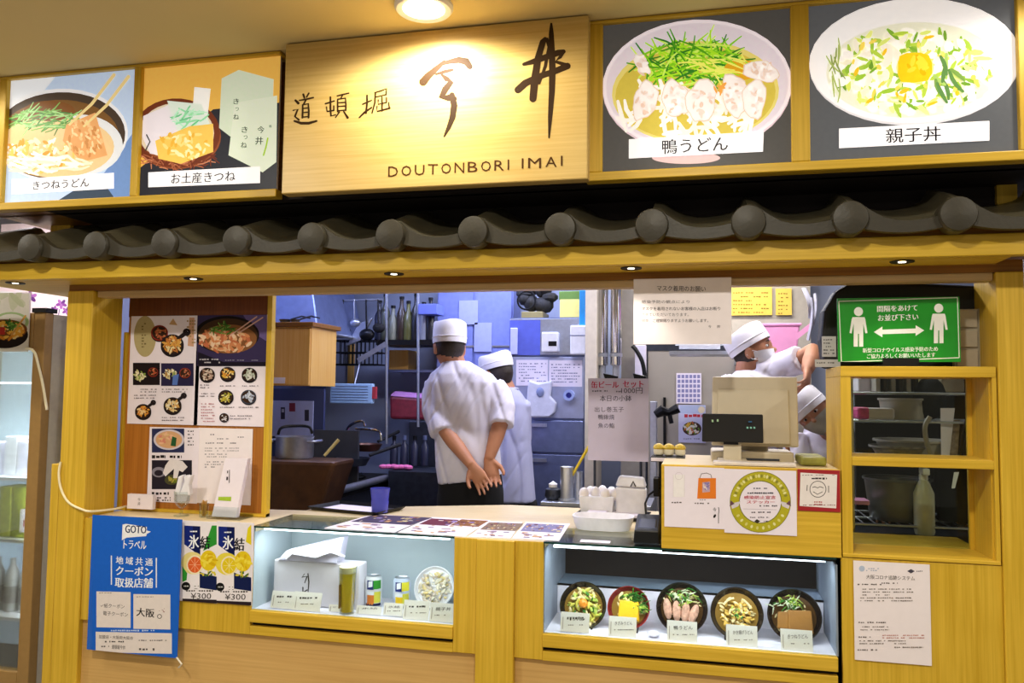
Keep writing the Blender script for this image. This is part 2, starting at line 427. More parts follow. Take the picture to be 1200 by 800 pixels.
# 井
Z([(1034, 86), (1034, 120), (1036, 180), (1038, 250), (1036, 330), (1030, 420), (1026, 496)], [8, 18, 22, 24, 22, 16, 6])
Z([(935, 232), (970, 222), (1020, 204), (1060, 190), (1078, 186)], [12, 20, 22, 22, 16]); Z([(914, 324), (940, 300), (990, 276), (1050, 256), (1092, 238)], [26, 26, 22, 22, 24])
Z([(1012, 140), (1004, 150), (986, 210), (974, 290), (968, 356)], [14, 22, 24, 28, 26]); Z([(1002, 146), (1018, 140), (1026, 170), (1012, 240), (990, 300)], [8, 14, 12, 12, 10])
Z([(1080, 186), (1066, 206), (1050, 222), (1090, 236)], [10, 12, 12, 16])
# 道
Z([(112, 362), (122, 372)], [8, 10]); Z([(104, 398), (120, 394), (110, 420), (124, 432)], [5, 8, 7, 7]); Z([(108, 436), (132, 444), (160, 444), (188, 436)], [7, 10, 10, 7])
Z([(140, 340), (144, 352)], [7, 7]); Z([(160, 336), (152, 350)], [6, 6]); Z([(126, 362), (150, 358), (176, 352)], [5, 7, 6]); Z([(150, 360), (142, 374)], [6, 6])
Z([(138, 378), (138, 400), (137, 424)], [6, 7, 7]); Z([(138, 378), (158, 374), (160, 400), (159, 424)], [5, 7, 7, 7])
for y in (391, 406, 422): Z([(139, y), (159, y-2)], [5, 5])
# 頓
Z([(220, 374), (240, 368), (252, 364)], [6, 6, 5]); Z([(224, 386), (226, 402), (250, 398)], [5, 6, 6]); Z([(250, 382), (250, 398)], [5, 5]); Z([(238, 350), (238, 390), (240, 418), (256, 414)], [6, 7, 7, 5])
Z([(262, 346), (282, 341), (304, 336)], [5, 6, 5]); Z([(282, 342), (276, 354)], [5, 5]); Z([(264, 358), (264, 384), (264, 402)], [5, 6, 6]); Z([(264, 358), (292, 354), (294, 380), (293, 398)], [5, 6, 6, 6])
for y in (371, 384, 399): Z([(265, y), (292, y-2)], [4, 5])
Z([(270, 404), (256, 424)], [6, 4]); Z([(286, 402), (300, 424)], [5, 9])
# 堀
Z([(342, 424), (360, 406), (386, 388)], [5, 8, 6]); Z([(354, 376), (372, 368), (386, 362)], [5, 6, 5]); Z([(370, 344), (370, 372), (366, 408)], [6, 7, 7])
Z([(398, 334), (420, 328), (440, 320), (438, 342)], [5, 6, 7, 6]); Z([(402, 350), (436, 342)], [5, 5]); Z([(400, 336), (398, 370), (388, 408)], [6, 6, 5])
Z([(424, 350), (424, 376), (424, 400)], [5, 6, 6]); Z([(410, 360), (410, 376), (440, 370)], [5, 5, 5]); Z([(440, 352), (440, 370)], [5, 5]); Z([(406, 384), (406, 402), (452, 390)], [5, 6, 7]); Z([(448, 370), (450, 390)], [5, 6])
def wide(s, x0, x1, y0, y1, h):
    n = sum(.45 if c == ' ' else {'I': .4, 'M': 1.15}.get(c, 1) for c in s); x = x0
    for c in s:
        w = {'I': .4, 'M': 1.15, ' ': .45}.get(c, 1)*(x1-x0)/n
        if c != ' ':
            t = (x-x0)/(x1-x0); A.text(c, x+w*.13 if c != 'I' else x+w*.34, y0+(y1-y0)*t, x+w*.87 if c != 'I' else x+w*.62, h, '#4a2c0c')
        x += w
wide('DOUTONBORI', 453, 599, 201, 192.5, 12); wide('IMAI', 609, 662, 191.5, 188, 12)
A.finish(sign)
# ================================================================== picture panels in the bays
def panel(tl, br, label):
    p = thing('menu_picture', ((W(*tl, PF).x+W(*br, PF).x)/2, PF+.02, W(*br, PF+.02).z), label, 'picture panel', 'picture panels in the sign cabinet')
    A = Art(PF+.02, tl, br); boxobj('sheet', A.x0, A.x1, PF+.02, PF+.03, A.z0, A.z1, PAPER, p)
    return p, A
def nameplate(A, x0, yl0, x1, yl1, x2, yr0, yr1, words, tx0, tx1, h):
    A.poly([(x0, yl0), (x1, yr0), (x2, yr1), (x0, yl1)], '#f6f4f8')
    f = lambda x: (yl0+yl1)/2+((yr0+yr1)/2-(yl0+yl1)/2)*(x-x0)/(x1-x0)
    A.text(words, tx0, f(tx0), tx1, h, '#15121a', y1=f(tx1), bold=.008)
GREENS = ['#7cc21e', '#a5dc28', '#4f9a1c', '#c8ea62', '#2f7a22']
# 1 fried tofu noodles lifted with chopsticks
p, A = panel((4, 84), (154, 234), 'picture panel of noodles lifted by chopsticks, at the far left under the ceiling')
A.rect_(0, 80, 160, 240, '#bcd0ee'); A.poly([(0, 90), (70, 84), (40, 120), (0, 130)], '#e8eef8'); A.poly([(95, 240), (160, 150), (160, 240)], '#6f8fc4'); A.poly([(60, 240), (115, 205), (140, 240)], '#3c4a5c')
A.ell(70, 158, 80, 54, '#e9eaf0', rot=-.05); A.ell(70, 159, 77, 51, '#473a30', rot=-.05); A.ell(68, 163, 72, 46, '#78542c', rot=-.05); A.ell(92, 170, 52, 36, '#dfe2e6'); A.ell(66, 172, 68, 36, '#e6c692')
A.ell(58, 130, 30, 12, '#7a4c22'); A.strands(52, 140, 38, 12, 70, ['#5f9a4a', '#7eb560', '#3f7a38', '#a6cf8c'], 1.6, 22, -.25, .4)
A.specks(45, 182, 42, 18, 120, ['#f0c36a', '#e0a04a', '#f7e6c4', '#f3d9a0', '#fbf3e6'], 3.4); A.poly([(78, 146), (112, 132), (126, 182), (96, 190), (74, 165)], '#dfa468'); A.specks(100, 162, 20, 22, 60, ['#c98a4e', '#e9bd84', '#f0cf9c'], 2.6, ang=1.2)
A.strands(60, 192, 50, 10, 40, ['#fbf4ea', '#f4e6c8'], 3, 26, .1, .3)
for q in ((134, 88), (151, 90)): A.stroke([q, (q[0]-26, q[1]+34), (q[0]-52, q[1]+58)], [4.2, 3.6, 2.8], '#e8cf90')
nameplate(A, 14, 210.5, 134, 228, 134, 202.5, 221, 'きつねうどん', 39, 105, 10); A.finish(p, PRINTLIT)
# 2 gift packs
p, A = panel((165, 70), (324, 228), 'picture panel of gift packs in a wicker basket with two pale green bags')
A.rect_(160, 60, 330, 240, '#e2b152'); A.poly([(160, 200), (250, 128), (330, 120), (330, 240), (160, 240)], '#2c2d34')
A.ell(207, 160, 52, 38, '#8c4a2c'); A.ell(207, 152, 50, 34, '#d9cbb4'); A.ring(207, 156, 44, 51, '#6d3420', 30, .8); A.strands(207, 185, 44, 14, 70, ['#a05a3c', '#6a3020', '#c07a58'], 1.5, 14, .1, .8)
A.poly([(228, 102), (247, 104), (243, 140), (226, 128)], '#f2f2f0'); A.poly([(168, 136), (200, 122), (215, 150), (206, 185), (176, 180), (167, 160)], '#e6dfe8'); A.poly([(196, 118), (236, 122), (248, 150), (210, 160)], '#d8e6dc'); A.strands(222, 138, 18, 10, 26, ['#6cc08a', '#8cd4a4', '#b8e8c8'], 2, 14, -.3, .6)
A.poly([(182, 165), (222, 148), (250, 145), (250, 178), (212, 192), (186, 186)], '#edc45c'); A.specks(216, 170, 30, 15, 50, ['#f5d884', '#e4b240', '#faeab0'], 3)
A.poly([(260, 92), (280, 82), (321, 93), (319, 150), (270, 160), (257, 150)], '#cdd9c4'); A.poly([(275, 122), (284, 119), (325, 112), (324, 190), (308, 202), (268, 182)], '#d6e0cc')
for ch, tx, ty, th in (('き', 277, 119, 6.5), ('つ', 278, 128, 4), ('ね', 277, 137, 6.5), ('き', 287, 152, 7), ('つ', 288, 161, 4.5), ('ね', 286, 170, 7), ('今', 306, 152, 8), ('井', 304, 165, 9), ('道頓堀', 317, 148, 3)): A.text(ch, tx-th*.5, ty, tx+th*.5, th, '#23301e', .012)
A.stroke([(314, 162), (312, 172), (309, 182)], 1.8, '#9cc42c'); A.stroke([(172, 158), (176, 166), (171, 176)], 1.5, '#3a3a34')
nameplate(A, 174, 202, 305, 219.5, 305, 195, 214.5, 'お土産きつね', 201, 276, 12.5); A.finish(p, PRINTLIT)
# 3 duck noodles
p, A = panel((705.5, 17), (929, 195), 'picture panel of a pink bowl of duck noodles with green onion, beside the shop sign')
A.rect_(700, 5, 940, 205, '#4c4a48'); A.ell(804, 185, 40, 7, '#d8b8b8'); A.ell(817, 102, 111, 78, '#d6c2cc', rot=-.05); A.ell(817, 100, 111, 77, '#efe4ee', rot=-.05); A.ell(817, 100, 107, 73, '#ddd2de', rot=-.05); A.ell(815, 108, 98, 60, '#dfcf74', rot=-.04); A.ell(815, 110, 94, 55, '#cdb94a', rot=-.04)
A.strands(808, 132, 84, 34, 70, ['#f6f0ea', '#efe6dc', '#fbf7f4'], 5, 34, .5, 1, .8)
A.strands(812, 74, 58, 22, 170, GREENS, 2.2, 40, -.1, .7); A.ell(868, 82, 20, 12, '#d8a01e'); A.strands(850, 78, 40, 10, 24, ['#e8ea6a', '#9ad028'], 2, 30, .3, .4)
for cx, cy, rx, ry, ro in ((756, 118, 14, 24, .3), (792, 116, 17, 22, -.3), (822, 118, 18, 26, .2), (862, 112, 16, 26, -.2), (884, 116, 14, 24, .1), (892, 84, 22, 12, .2), (752, 76, 6, 14, -.7)):
    for dd, cc in ((1.0, '#dcc6b6'), (.93, '#f4ecea')):
        c_, s_ = math.cos(ro), math.sin(ro); pts = []
        for i in range(22):
            a = 2*PI*i/22; q = dd*(1+.07*math.sin(3*a+cx)+.06*math.sin(5*a+cy)+.04*math.sin(8*a)); x, y = rx*q*math.cos(a), ry*q*math.sin(a); pts.append((cx+x*c_-y*s_, cy+x*s_+y*c_))
        A.poly(pts, cc)
    A.specks(cx, cy, rx*.7, ry*.75, 26, ['#ecdcd8', '#fdfbfb', '#e6d0c6', '#f8f0f0', '#e0c4b4'], 3.4, 1.8)
A.specks(846, 104, 8, 6, 6, ['#e8a04a'], 3)
nameplate(A, 737, 163.5, 895, 186, 894, 154, 178, '鴨うどん', 776, 853, 17); A.finish(p, PRINTLIT)
# 4 chicken and egg bowl
p, A = panel((947, 0), (1197, 184), 'picture panel of a white bowl with egg yolk over rice, nearest the right edge')
A.rect_(940, -10, 1200, 190, '#56585c'); A.ell(1072, 73, 124, 74, '#d8d6dc', rot=-.05); A.ell(1072, 71, 124, 73, '#f6f4f8', rot=-.05); A.ell(1070, 82, 102, 56, '#e8e8d4', rot=-.05)
A.specks(1068, 86, 92, 48, 150, ['#fbf8f4', '#f4f0ea', '#efe9d0', '#f6eecb'], 8, 1.6); A.specks(1068, 84, 90, 47, 130, ['#a9c84a', '#cfe07a', '#8fb83e', '#e2ec9a', '#e8ee8a', '#d6e26a', '#6f9a34'], 4.6, 3.2); A.specks(1068, 86, 92, 48, 110, ['#fbf8f4', '#f6f2ee', '#f2ecdc'], 7.5, 1.7); A.specks(1068, 84, 88, 46, 46, ['#b4d04a', '#9cc43e', '#d8e67a', '#7fae3a'], 3.6, 3.6); A.specks(1068, 84, 84, 44, 30, ['#f0c22c', '#f5d860'], 4, 2)
A.ell(1072, 80, 22, 18, '#f4e490'); A.poly([(1054, 66), (1062, 62.5), (1078, 62), (1088, 65), (1092, 74), (1092, 86), (1087, 95), (1070, 97.5), (1056, 96.5), (1052, 88), (1052, 74)], '#f2c71c'); A.specks(1072, 78, 14, 10, 10, ['#f8d83c', '#e8b410'], 5)
A.strands(980, 84, 8, 26, 9, ['#a8b86a', '#8a9a54'], 2.0, 26, 1.5, .3); A.strands(1110, 96, 14, 20, 9, ['#7a9e4c', '#a8c868', '#5f8a4a'], 5, 24, 1.2, .4)
nameplate(A, 983, 151, 1159, 174, 1159, 142, 165, '親子丼', 1038, 1102, 17); A.finish(p, PRINTLIT)
# ================================================================== tiled eave
EZ = 1.924
ev = thing('tiled_eave', (-.9, -.17, EZ), 'grey clay roof tiles on a yellow beam along the front of the stall', 'eave')
BX0, BX1 = W(0, 320, -.17).x-.9, W(1200, 300, -.17).x+.5
boxobj('beam', BX0, BX1, -.17, -.13, EZ, EZ+.066, WX, ev, .003)
boxobj('tile_batten', BX0, BX1, -.158, -.1, EZ+.066, EZ+.1, LINTEL, ev)
SOFX0, SOFX1 = -2.895, W(1190, 299, -.17).x
boxobj('soffit', SOFX0, SOFX1, -.13, .0, EZ-.001, EZ+.012, WX, ev)
boxobj('soffit_return', SOFX0, -2.543, .0, .38, EZ-.001, EZ+.012, WX, ev)
boxobj('lintel', -2.545, .99, .0, .09, 1.897, EZ+.012, LINTEL, ev)  # brown tone stands in for shade on the lintel face
boxobj('lower_lintel', -2.41, .905, .004, .06, 1.871, 1.897, wood('pale lintel wood', '#a98a5c', '#c4a674', 'x'), ev, .002)  # paler tone puts the kitchen's light into the lower board's colour
boxobj('roof_board', BX0, BX1, -.13, .12, EZ+.03, EZ+.045, LINTEL, ev)
TP = .2952; TX0 = -2.509; TY = -.235; TZ = 2.036; TR = .053; TB = .30; TRISE = .103
def tile_top(u):
    """height of the pan tile's upper face over the disc centre; u along the pitch 0..1"""
    key = [(0, .052), (.10, .046), (.2, .022), (.32, .0), (.46, -.012), (.6, -.013), (.74, -.008), (.86, .0), (.93, .012), (1, .05)]
    for (a, p), (b, q) in zip(key, key[1:]):
        if u <= b:
            t = (u-a)/(b-a); t = t*t*(3-2*t) if b-a < .08 else t
            return p+(q-p)*t
    return key[-1][1]
def tile_mesh():
    m = MB(); n = 22; rows = 5; us = [i/(n-1)*.995 for i in range(n)]
    def ap(u): return -.047+.022*(abs(u-.52)/.48)**2                     # lower edge of the front apron
    G = []
    for j in range(rows):
        t = j/(rows-1)
        G += [(TX0+u*TP, TY+.012+t*TB, TZ+tile_top(u)+TRISE*t+.004*math.sin(PI*t)) for u in us]
    B = [(x, y, z-.02) for x, y, z in G]
    f = []
    for j in range(rows-1):
        for i in range(n-1): f.append((j*n+i, j*n+i+1, (j+1)*n+i+1, (j+1)*n+i))
    k = len(G); f2 = [tuple(q+k for q in reversed(t)) for t in f]
    side = []
    for i in range(n-1): side.append(((rows-1)*n+i, (rows-1)*n+i+1, k+(rows-1)*n+i+1, k+(rows-1)*n+i))
    for j in range(rows-1): side += [(j*n, (j+1)*n, k+(j+1)*n, k+j*n), ((j+1)*n+n-1, j*n+n-1, k+j*n+n-1, k+(j+1)*n+n-1)]
    m.add(G+B, f+f2+side)
    # apron: thick curved band under the front edge
    us2 = [.1+.83*i/15 for i in range(16)]
    T = [(TX0+u*TP, TY, TZ+tile_top(u)+.001) for u in us2]; L = [(TX0+u*TP, TY, TZ+ap(u)) for u in us2]
    T2 = [(x, y+.026, z+.004) for x, y, z in T]; L2 = [(x, y+.026, z) for x, y, z in L]; q = 16; f = []
    for i in range(q-1):
        f += [(i, i+1, q+i+1, q+i)[::-1], (2*q+i, 2*q+i+1, 3*q+i+1, 3*q+i), (i, i+1, 2*q+i+1, 2*q+i), (q+i, q+i+1, 3*q+i+1, 3*q+i)[::-1]]
    f += [(0, q, 3*q, 2*q), (q-1, 2*q-1, 4*q-1, 3*q-1)]
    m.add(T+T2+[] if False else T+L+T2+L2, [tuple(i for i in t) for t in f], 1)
    return m
def disc_mesh():
    m = MB(); Rm = Matrix.Translation((TX0, TY-.006, TZ)) @ Matrix.Rotation(PI/2, 4, 'X')
    m.lathe([(TR*.98, -.05), (TR, -.01), (TR, .004), (TR*.93, .012), (TR*.5, .0165), (0, .018)], 28, Rm)
    return m
t0 = tile_mesh().build('eave_tile', [TILE_LIT, TILE_SHADED], ev, True)
d0 = disc_mesh().build('tile_disc', TILE_SHADED, t0, True)
tiles = [t0]
for k in range(-2, 14):
    if k == 0: continue
    c = t0.copy(); COL.objects.link(c); c.location = t0.location+Vector((TP*k, 0, 0))
    e = d0.copy(); COL.objects.link(e); e.parent = c
# recessed downlights in the soffit
LEDM = mk('lamp glow', '#fff6e6', .4, emit=4.0, emitcol='#fff4e2')
def downlight(x, y, i):
    p = thing('downlight', (x, y, EZ-.001), ['small recessed downlight at the far left end of the yellow soffit', 'small recessed downlight above the pinned menu board', 'small recessed downlight above the man with clasped hands', 'small recessed downlight above the hanging mask notice', 'small recessed downlight above the green distancing sign'][i], 'downlight', 'downlights in the eave soffit')
    mt = Matrix.Translation((x, y, EZ-.001))
    MB().lathe([(.011, -.0005), (.034, -.004), (.036, -.002), (.036, .0)], 24, mt).build('ring', BLACK, p, True)
    MB().lathe([(.0, -.0035), (.0115, -.0035), (.012, -.002)], 20, mt).build('lamp', LEDM, p, True)
    l = bpy.data.lights.new('downlight_lamp', 'SPOT'); l.energy = 5.5; l.spot_size = 1.7; l.spot_blend = .8; l.shadow_soft_size = .02; l.color = (1, .9, .74)
    q = bpy.data.objects.new('downlight_lamp', l); COL.objects.link(q); q.parent = p; q.location = (0, 0, -.012)
for i, (px, py) in enumerate(((17, 331), (226, 326), (463, 321), (740, 314.5), (1055, 307.5))):
    q = WZ(px, py, EZ-.001); downlight(q.x, -.1, i)
# ceiling lamps: one in view above the sign, two beside it, unseen hall ones added for light
def ceiling_lamp(x, y, power, label, vis=True):
    p = thing('ceiling_lamp', (x, y, CEIL_Z-.012), label, 'lamp', 'round ceiling lamps of the hall')
    mt = Matrix.Translation((x, y, CEIL_Z-.012))
    MB().lathe([(.07, -.002), (.088, -.006), (.095, .002), (.095, .012)], 32, mt).build('rim', WHITE, p, True)
    MB().lathe([(.0, -.010), (.05, -.008), (.068, -.002)], 28, mt).build('diffuser', mk('bright lamp glass', '#fff8ea', .3, emit=9, emitcol='#fff3dc'), p, True)
    if vis:
        l = bpy.data.lights.new('ceiling_lamp_light', 'SPOT'); l.spot_size = 3.08; l.spot_blend = .35; l.shadow_soft_size = .06
    else:
        l = bpy.data.lights.new('ceiling_lamp_light', 'AREA'); l.shape = 'DISK'; l.size = .16
    l.energy = power; l.color = (1, .93, .80)
    q = bpy.data.objects.new('ceiling_lamp_light', l); COL.objects.link(q); q.parent = p; q.location = (0, 0, -.03)
for (x, y, pw), lb in zip(ROW_LAMPS, ('bright round ceiling lamp directly above the wooden shop sign', 'round ceiling lamp over the leftmost noodle picture', 'round ceiling lamp over the egg bowl picture at the right')): ceiling_lamp(x, y, pw, lb)
HL = ['round ceiling lamp over the hall in front of the blue poster', 'round ceiling lamp over the hall in front of the counter', 'round ceiling lamp over the hall to the right of the stall', 'round ceiling lamp farther out over the left of the hall', 'round ceiling lamp farther out over the right of the hall', 'round ceiling lamp over the corridor side before the display fridge']
for (x, y, pw), lb in zip(ADDED_HALL_LAMPS, HL): ceiling_lamp(x, y, pw, lb, False)
# ================================================================== posts
TOPZ = .98
lp = simple('wooden_post', MB().box(-2.541, -2.418, -.012, .165, 0, 1.897), WZM, 'square yellow wooden post left of the menu board, with a white cord across it', 'post', bevel=.004)
rp = simple('wooden_post', MB().box(.908, .988, -.012, .2, 0, 1.897), WZM, 'square yellow wooden post right of the glazed cabinet', 'post', bevel=.004)
simple('wooden_side_panel', MB().box(W(62, 545, 0).x, -2.544, -.008, .1, 0, W(62, 543, 0).z), WZM, 'low yellow wooden side panel standing against the post by the fridge', 'panel', bevel=.003)
# ================================================================== counter
ct = thing('sales_counter', (-.95, .35, 0), 'yellow wooden counter with pale top and two display recesses', 'counter')
def cbox(name, x0, x1, y0, y1, z0, z1, m, bev=.002): return boxobj(name, x0, x1, y0, y1, z0, z1, m, ct, bev)
LX0, LX1, RX0, RX1 = -1.665, -.861, -.535, .427
m = MB(); m.hexa([(-2.4, .0, .955), (LX0, .0, .955), (LX0, .42, .955), (-2.4, .33, .955)], [(-2.4, .0, TOPZ), (LX0, .0, TOPZ), (LX0, .42, TOPZ), (-2.4, .33, TOPZ)])
m.hexa([(LX0, .31, .955), (LX1, .31, .955), (LX1, .86, .955), (LX0, .5, .955)], [(LX0, .31, TOPZ), (LX1, .31, TOPZ), (LX1, .86, TOPZ), (LX0, .5, TOPZ)])
m.box(LX1, RX0, .0, .86, .955, TOPZ); m.box(RX0, -.129, .31, .86, .955, TOPZ)
m.build('counter_top', TOPW, ct)
cbox('middle_post', -.774, -.637, -.016, .04, 0, .978, WZM)
cbox('case_side_board', LX1, -.774, -.002, .02, .575, .978, WZM); cbox('case_side_board', -.637, RX0, -.002, .02, .575, .978, WZM)
cbox('left_board', -2.418, LX0, -.002, .02, .573, .976, WZM)
cbox('lower_rail', LX0, LX1, -.002, .02, .573, .606, WX); cbox('lower_rail', RX0, RX1, -.002, .02, .573, .606, WX)
cbox('lower_panel', -2.418, -.774, .012, .03, 0, .573, BEIGE); cbox('lower_panel', -.637, RX1+.015, .012, .03, 0, .573, BEIGE)
cbox('right_board', RX1+.015, .908, -.002, .02, 0, .982, WZM)
cbox('inner_shelf', -2.3, .42, .2, .6, .5, .52, BLACKM); cbox('kitchen_side_board', -1.7, -.6, .8, .82, .1, .955, STEELD)
cbox('recess_back', LX0, LX1, .02, .03, .55, .62, BLACKM); cbox('recess_back', RX0, RX1, .02, .03, .55, .62, BLACKM)
# ================================================================== display cases
CASEIN = mk('pale blue case lining', '#b4c2c8', .6, var=.02); CASEW = mk('white case floor', '#e8e6f2', .5, var=.02); STRIP = mk('case lamp strip glow', '#ffffff', .4, emit=6, emitcol='#eaf4ff')
GEDGE = mk('green glass edge', '#0d3b33', .2)
def case(x0, x1, label, depth, back, x2, lining):
    p = thing('display_case', ((x0+x1)/2, .15, .61), label, 'display case', 'food display cases in the counter')
    zb = .665
    boxobj('base_board', x0, x1, -.008, .02, .621, zb, WX, p, .002)
    boxobj('floor_board', x0, x1, .02, depth, .65, zb, CASEW, p)
    boxobj('back_panel', x0, x1, depth, depth+.01, zb, .955, back, p)
    boxobj('side_panel', x0-.004, x0+.002, .01, depth, zb, .955, lining, p); boxobj('side_panel', x1-.002, x1+.004, .01, depth, zb, .955, lining, p)
    boxobj('front_glass', x0+.003, x1-.003, .004, .009, zb, .975, GLASS, p)
    boxobj('top_glass', x0, x2, .002, .305, .975, TOPZ, GLASS, p); boxobj('glass_edge', x0, x1, -.001, .003, .974, TOPZ, GEDGE, p)
    if x2 < x1: boxobj('top_board', x2, x1, .01, .305, .965, .975, BLACKM, p)
    return p
lc = case(LX0, LX1, 'lit glass display case of drinks and takeaway set into the left of the counter', .30, CASEIN, LX1, CASEIN)
boxobj('lamp_strip', LX0+.03, LX1-.03, .03, .045, .962, .969, STRIP, lc)
area('case_lamp', ((LX0+LX1)/2, .05, .952), .72, .03, 1.7, (.93, .97, 1.0), (.25, 0, 0))
rc = case(RX0, RX1, 'glass display case of five replica noodle bowls set into the right of the counter', .46, DKBROWN, -.129, mk('grey case side', '#8c98a8', .5))
RZ = W(800, 693, .27).z
boxobj('riser', RX0+.004, RX1-.004, .27, .28, .665, RZ, CASEW, rc); boxobj('riser_shelf', RX0+.004, RX1-.004, .27, .45, RZ-.006, RZ, mk('blue grey shelf', '#7a8ea6', .5), rc)
boxobj('lamp_strip', RX0+.03, RX1-.03, .03, .045, .957, .964, STRIP, rc)
area('case_lamp', ((RX0+RX1)/2, .05, .952), .9, .02, 2.4, (.92, .95, 1.0), (.3, 0, 0))
# ---------------------------------------------------------------- right case: five bowls
def bowl_frame(px, py, rpx, Y, tilt):
    c = W(px, py, Y); e = W(px+rpx, py, Y); r = (e-c).length
    Mx = Matrix.Translation(c) @ Matrix.Rotation(tilt, 4, 'X')
    return c, r, Mx
BLK = mk('black lacquer', '#120c0e', .25); REDL = mk('red lacquer', '#9c1420', .25); REDD = mk('dark red lacquer rim', '#6e101a', .25)
BROTH = mk('clear brown broth', '#8a6a2c', .12); BROTHG = mk('dark broth', '#4a3014', .12); NOODLE = mk('cream noodle', '#e6d6a0', .4)
YELL = mk('egg yellow', '#f0bc0c', .4, bump=.3, bscale=80); GRN = mk('cooked greens', '#2f7a1c', .5); GRN2 = mk('pale cut leek', '#b6cf5a', .5); YOLK = mk('orange yolk', '#f0962a', .25)
DUCK = mk('pale duck meat', '#cfa088', .45, var=.3, scale=90, bump=.6, bscale=90); TEMP = mk('golden batter crumbs', '#d8b04a', .6, var=.2, bump=.5); TEMP2 = mk('cream batter', '#f0dca0', .6); TOFU = mk('fried tofu skin', '#96641c', .5, var=.12, bump=.4, bscale=60); MIXY = mk('yellow cabbage', '#d8d052', .5)
rng = random.Random(5)
def blob_cluster(n, R, z0, z1, size, mats, seed, cx=0, cy=0, ry=None, el=1.6, flat=.6):
    """loose pieces heaped in the bowl (bowl plane coordinates, y up the tilt)"""
    r = random.Random(seed); out = {}
    for _ in range(n):
        a = r.uniform(0, 2*PI); q = math.sqrt(r.random()); x, y = cx+R*q*math.cos(a), cy+(ry or R)*q*math.sin(a)
        z = z0+(z1-z0)*(1-q)+r.uniform(-.003, .003); m = r.randrange(len(mats)); b = out.setdefault(m, MB())
        rot = Matrix.Translation((x, y, z)) @ Matrix.Rotation(r.uniform(0, 2*PI), 4, 'Z') @ Matrix.Rotation(r.uniform(-.6, .6), 4, 'Y')
        s = size*r.uniform(.6, 1.3); b.ball((0, 0, 0), s*el, s*.7, s*flat, 6, 0, rot)
    return out
def xf(mb, Mx):
    o = MB(); o.v = [tuple(Mx @ Vector(p)) for p in mb.v]; o.f = mb.f; o.m = mb.m; return o
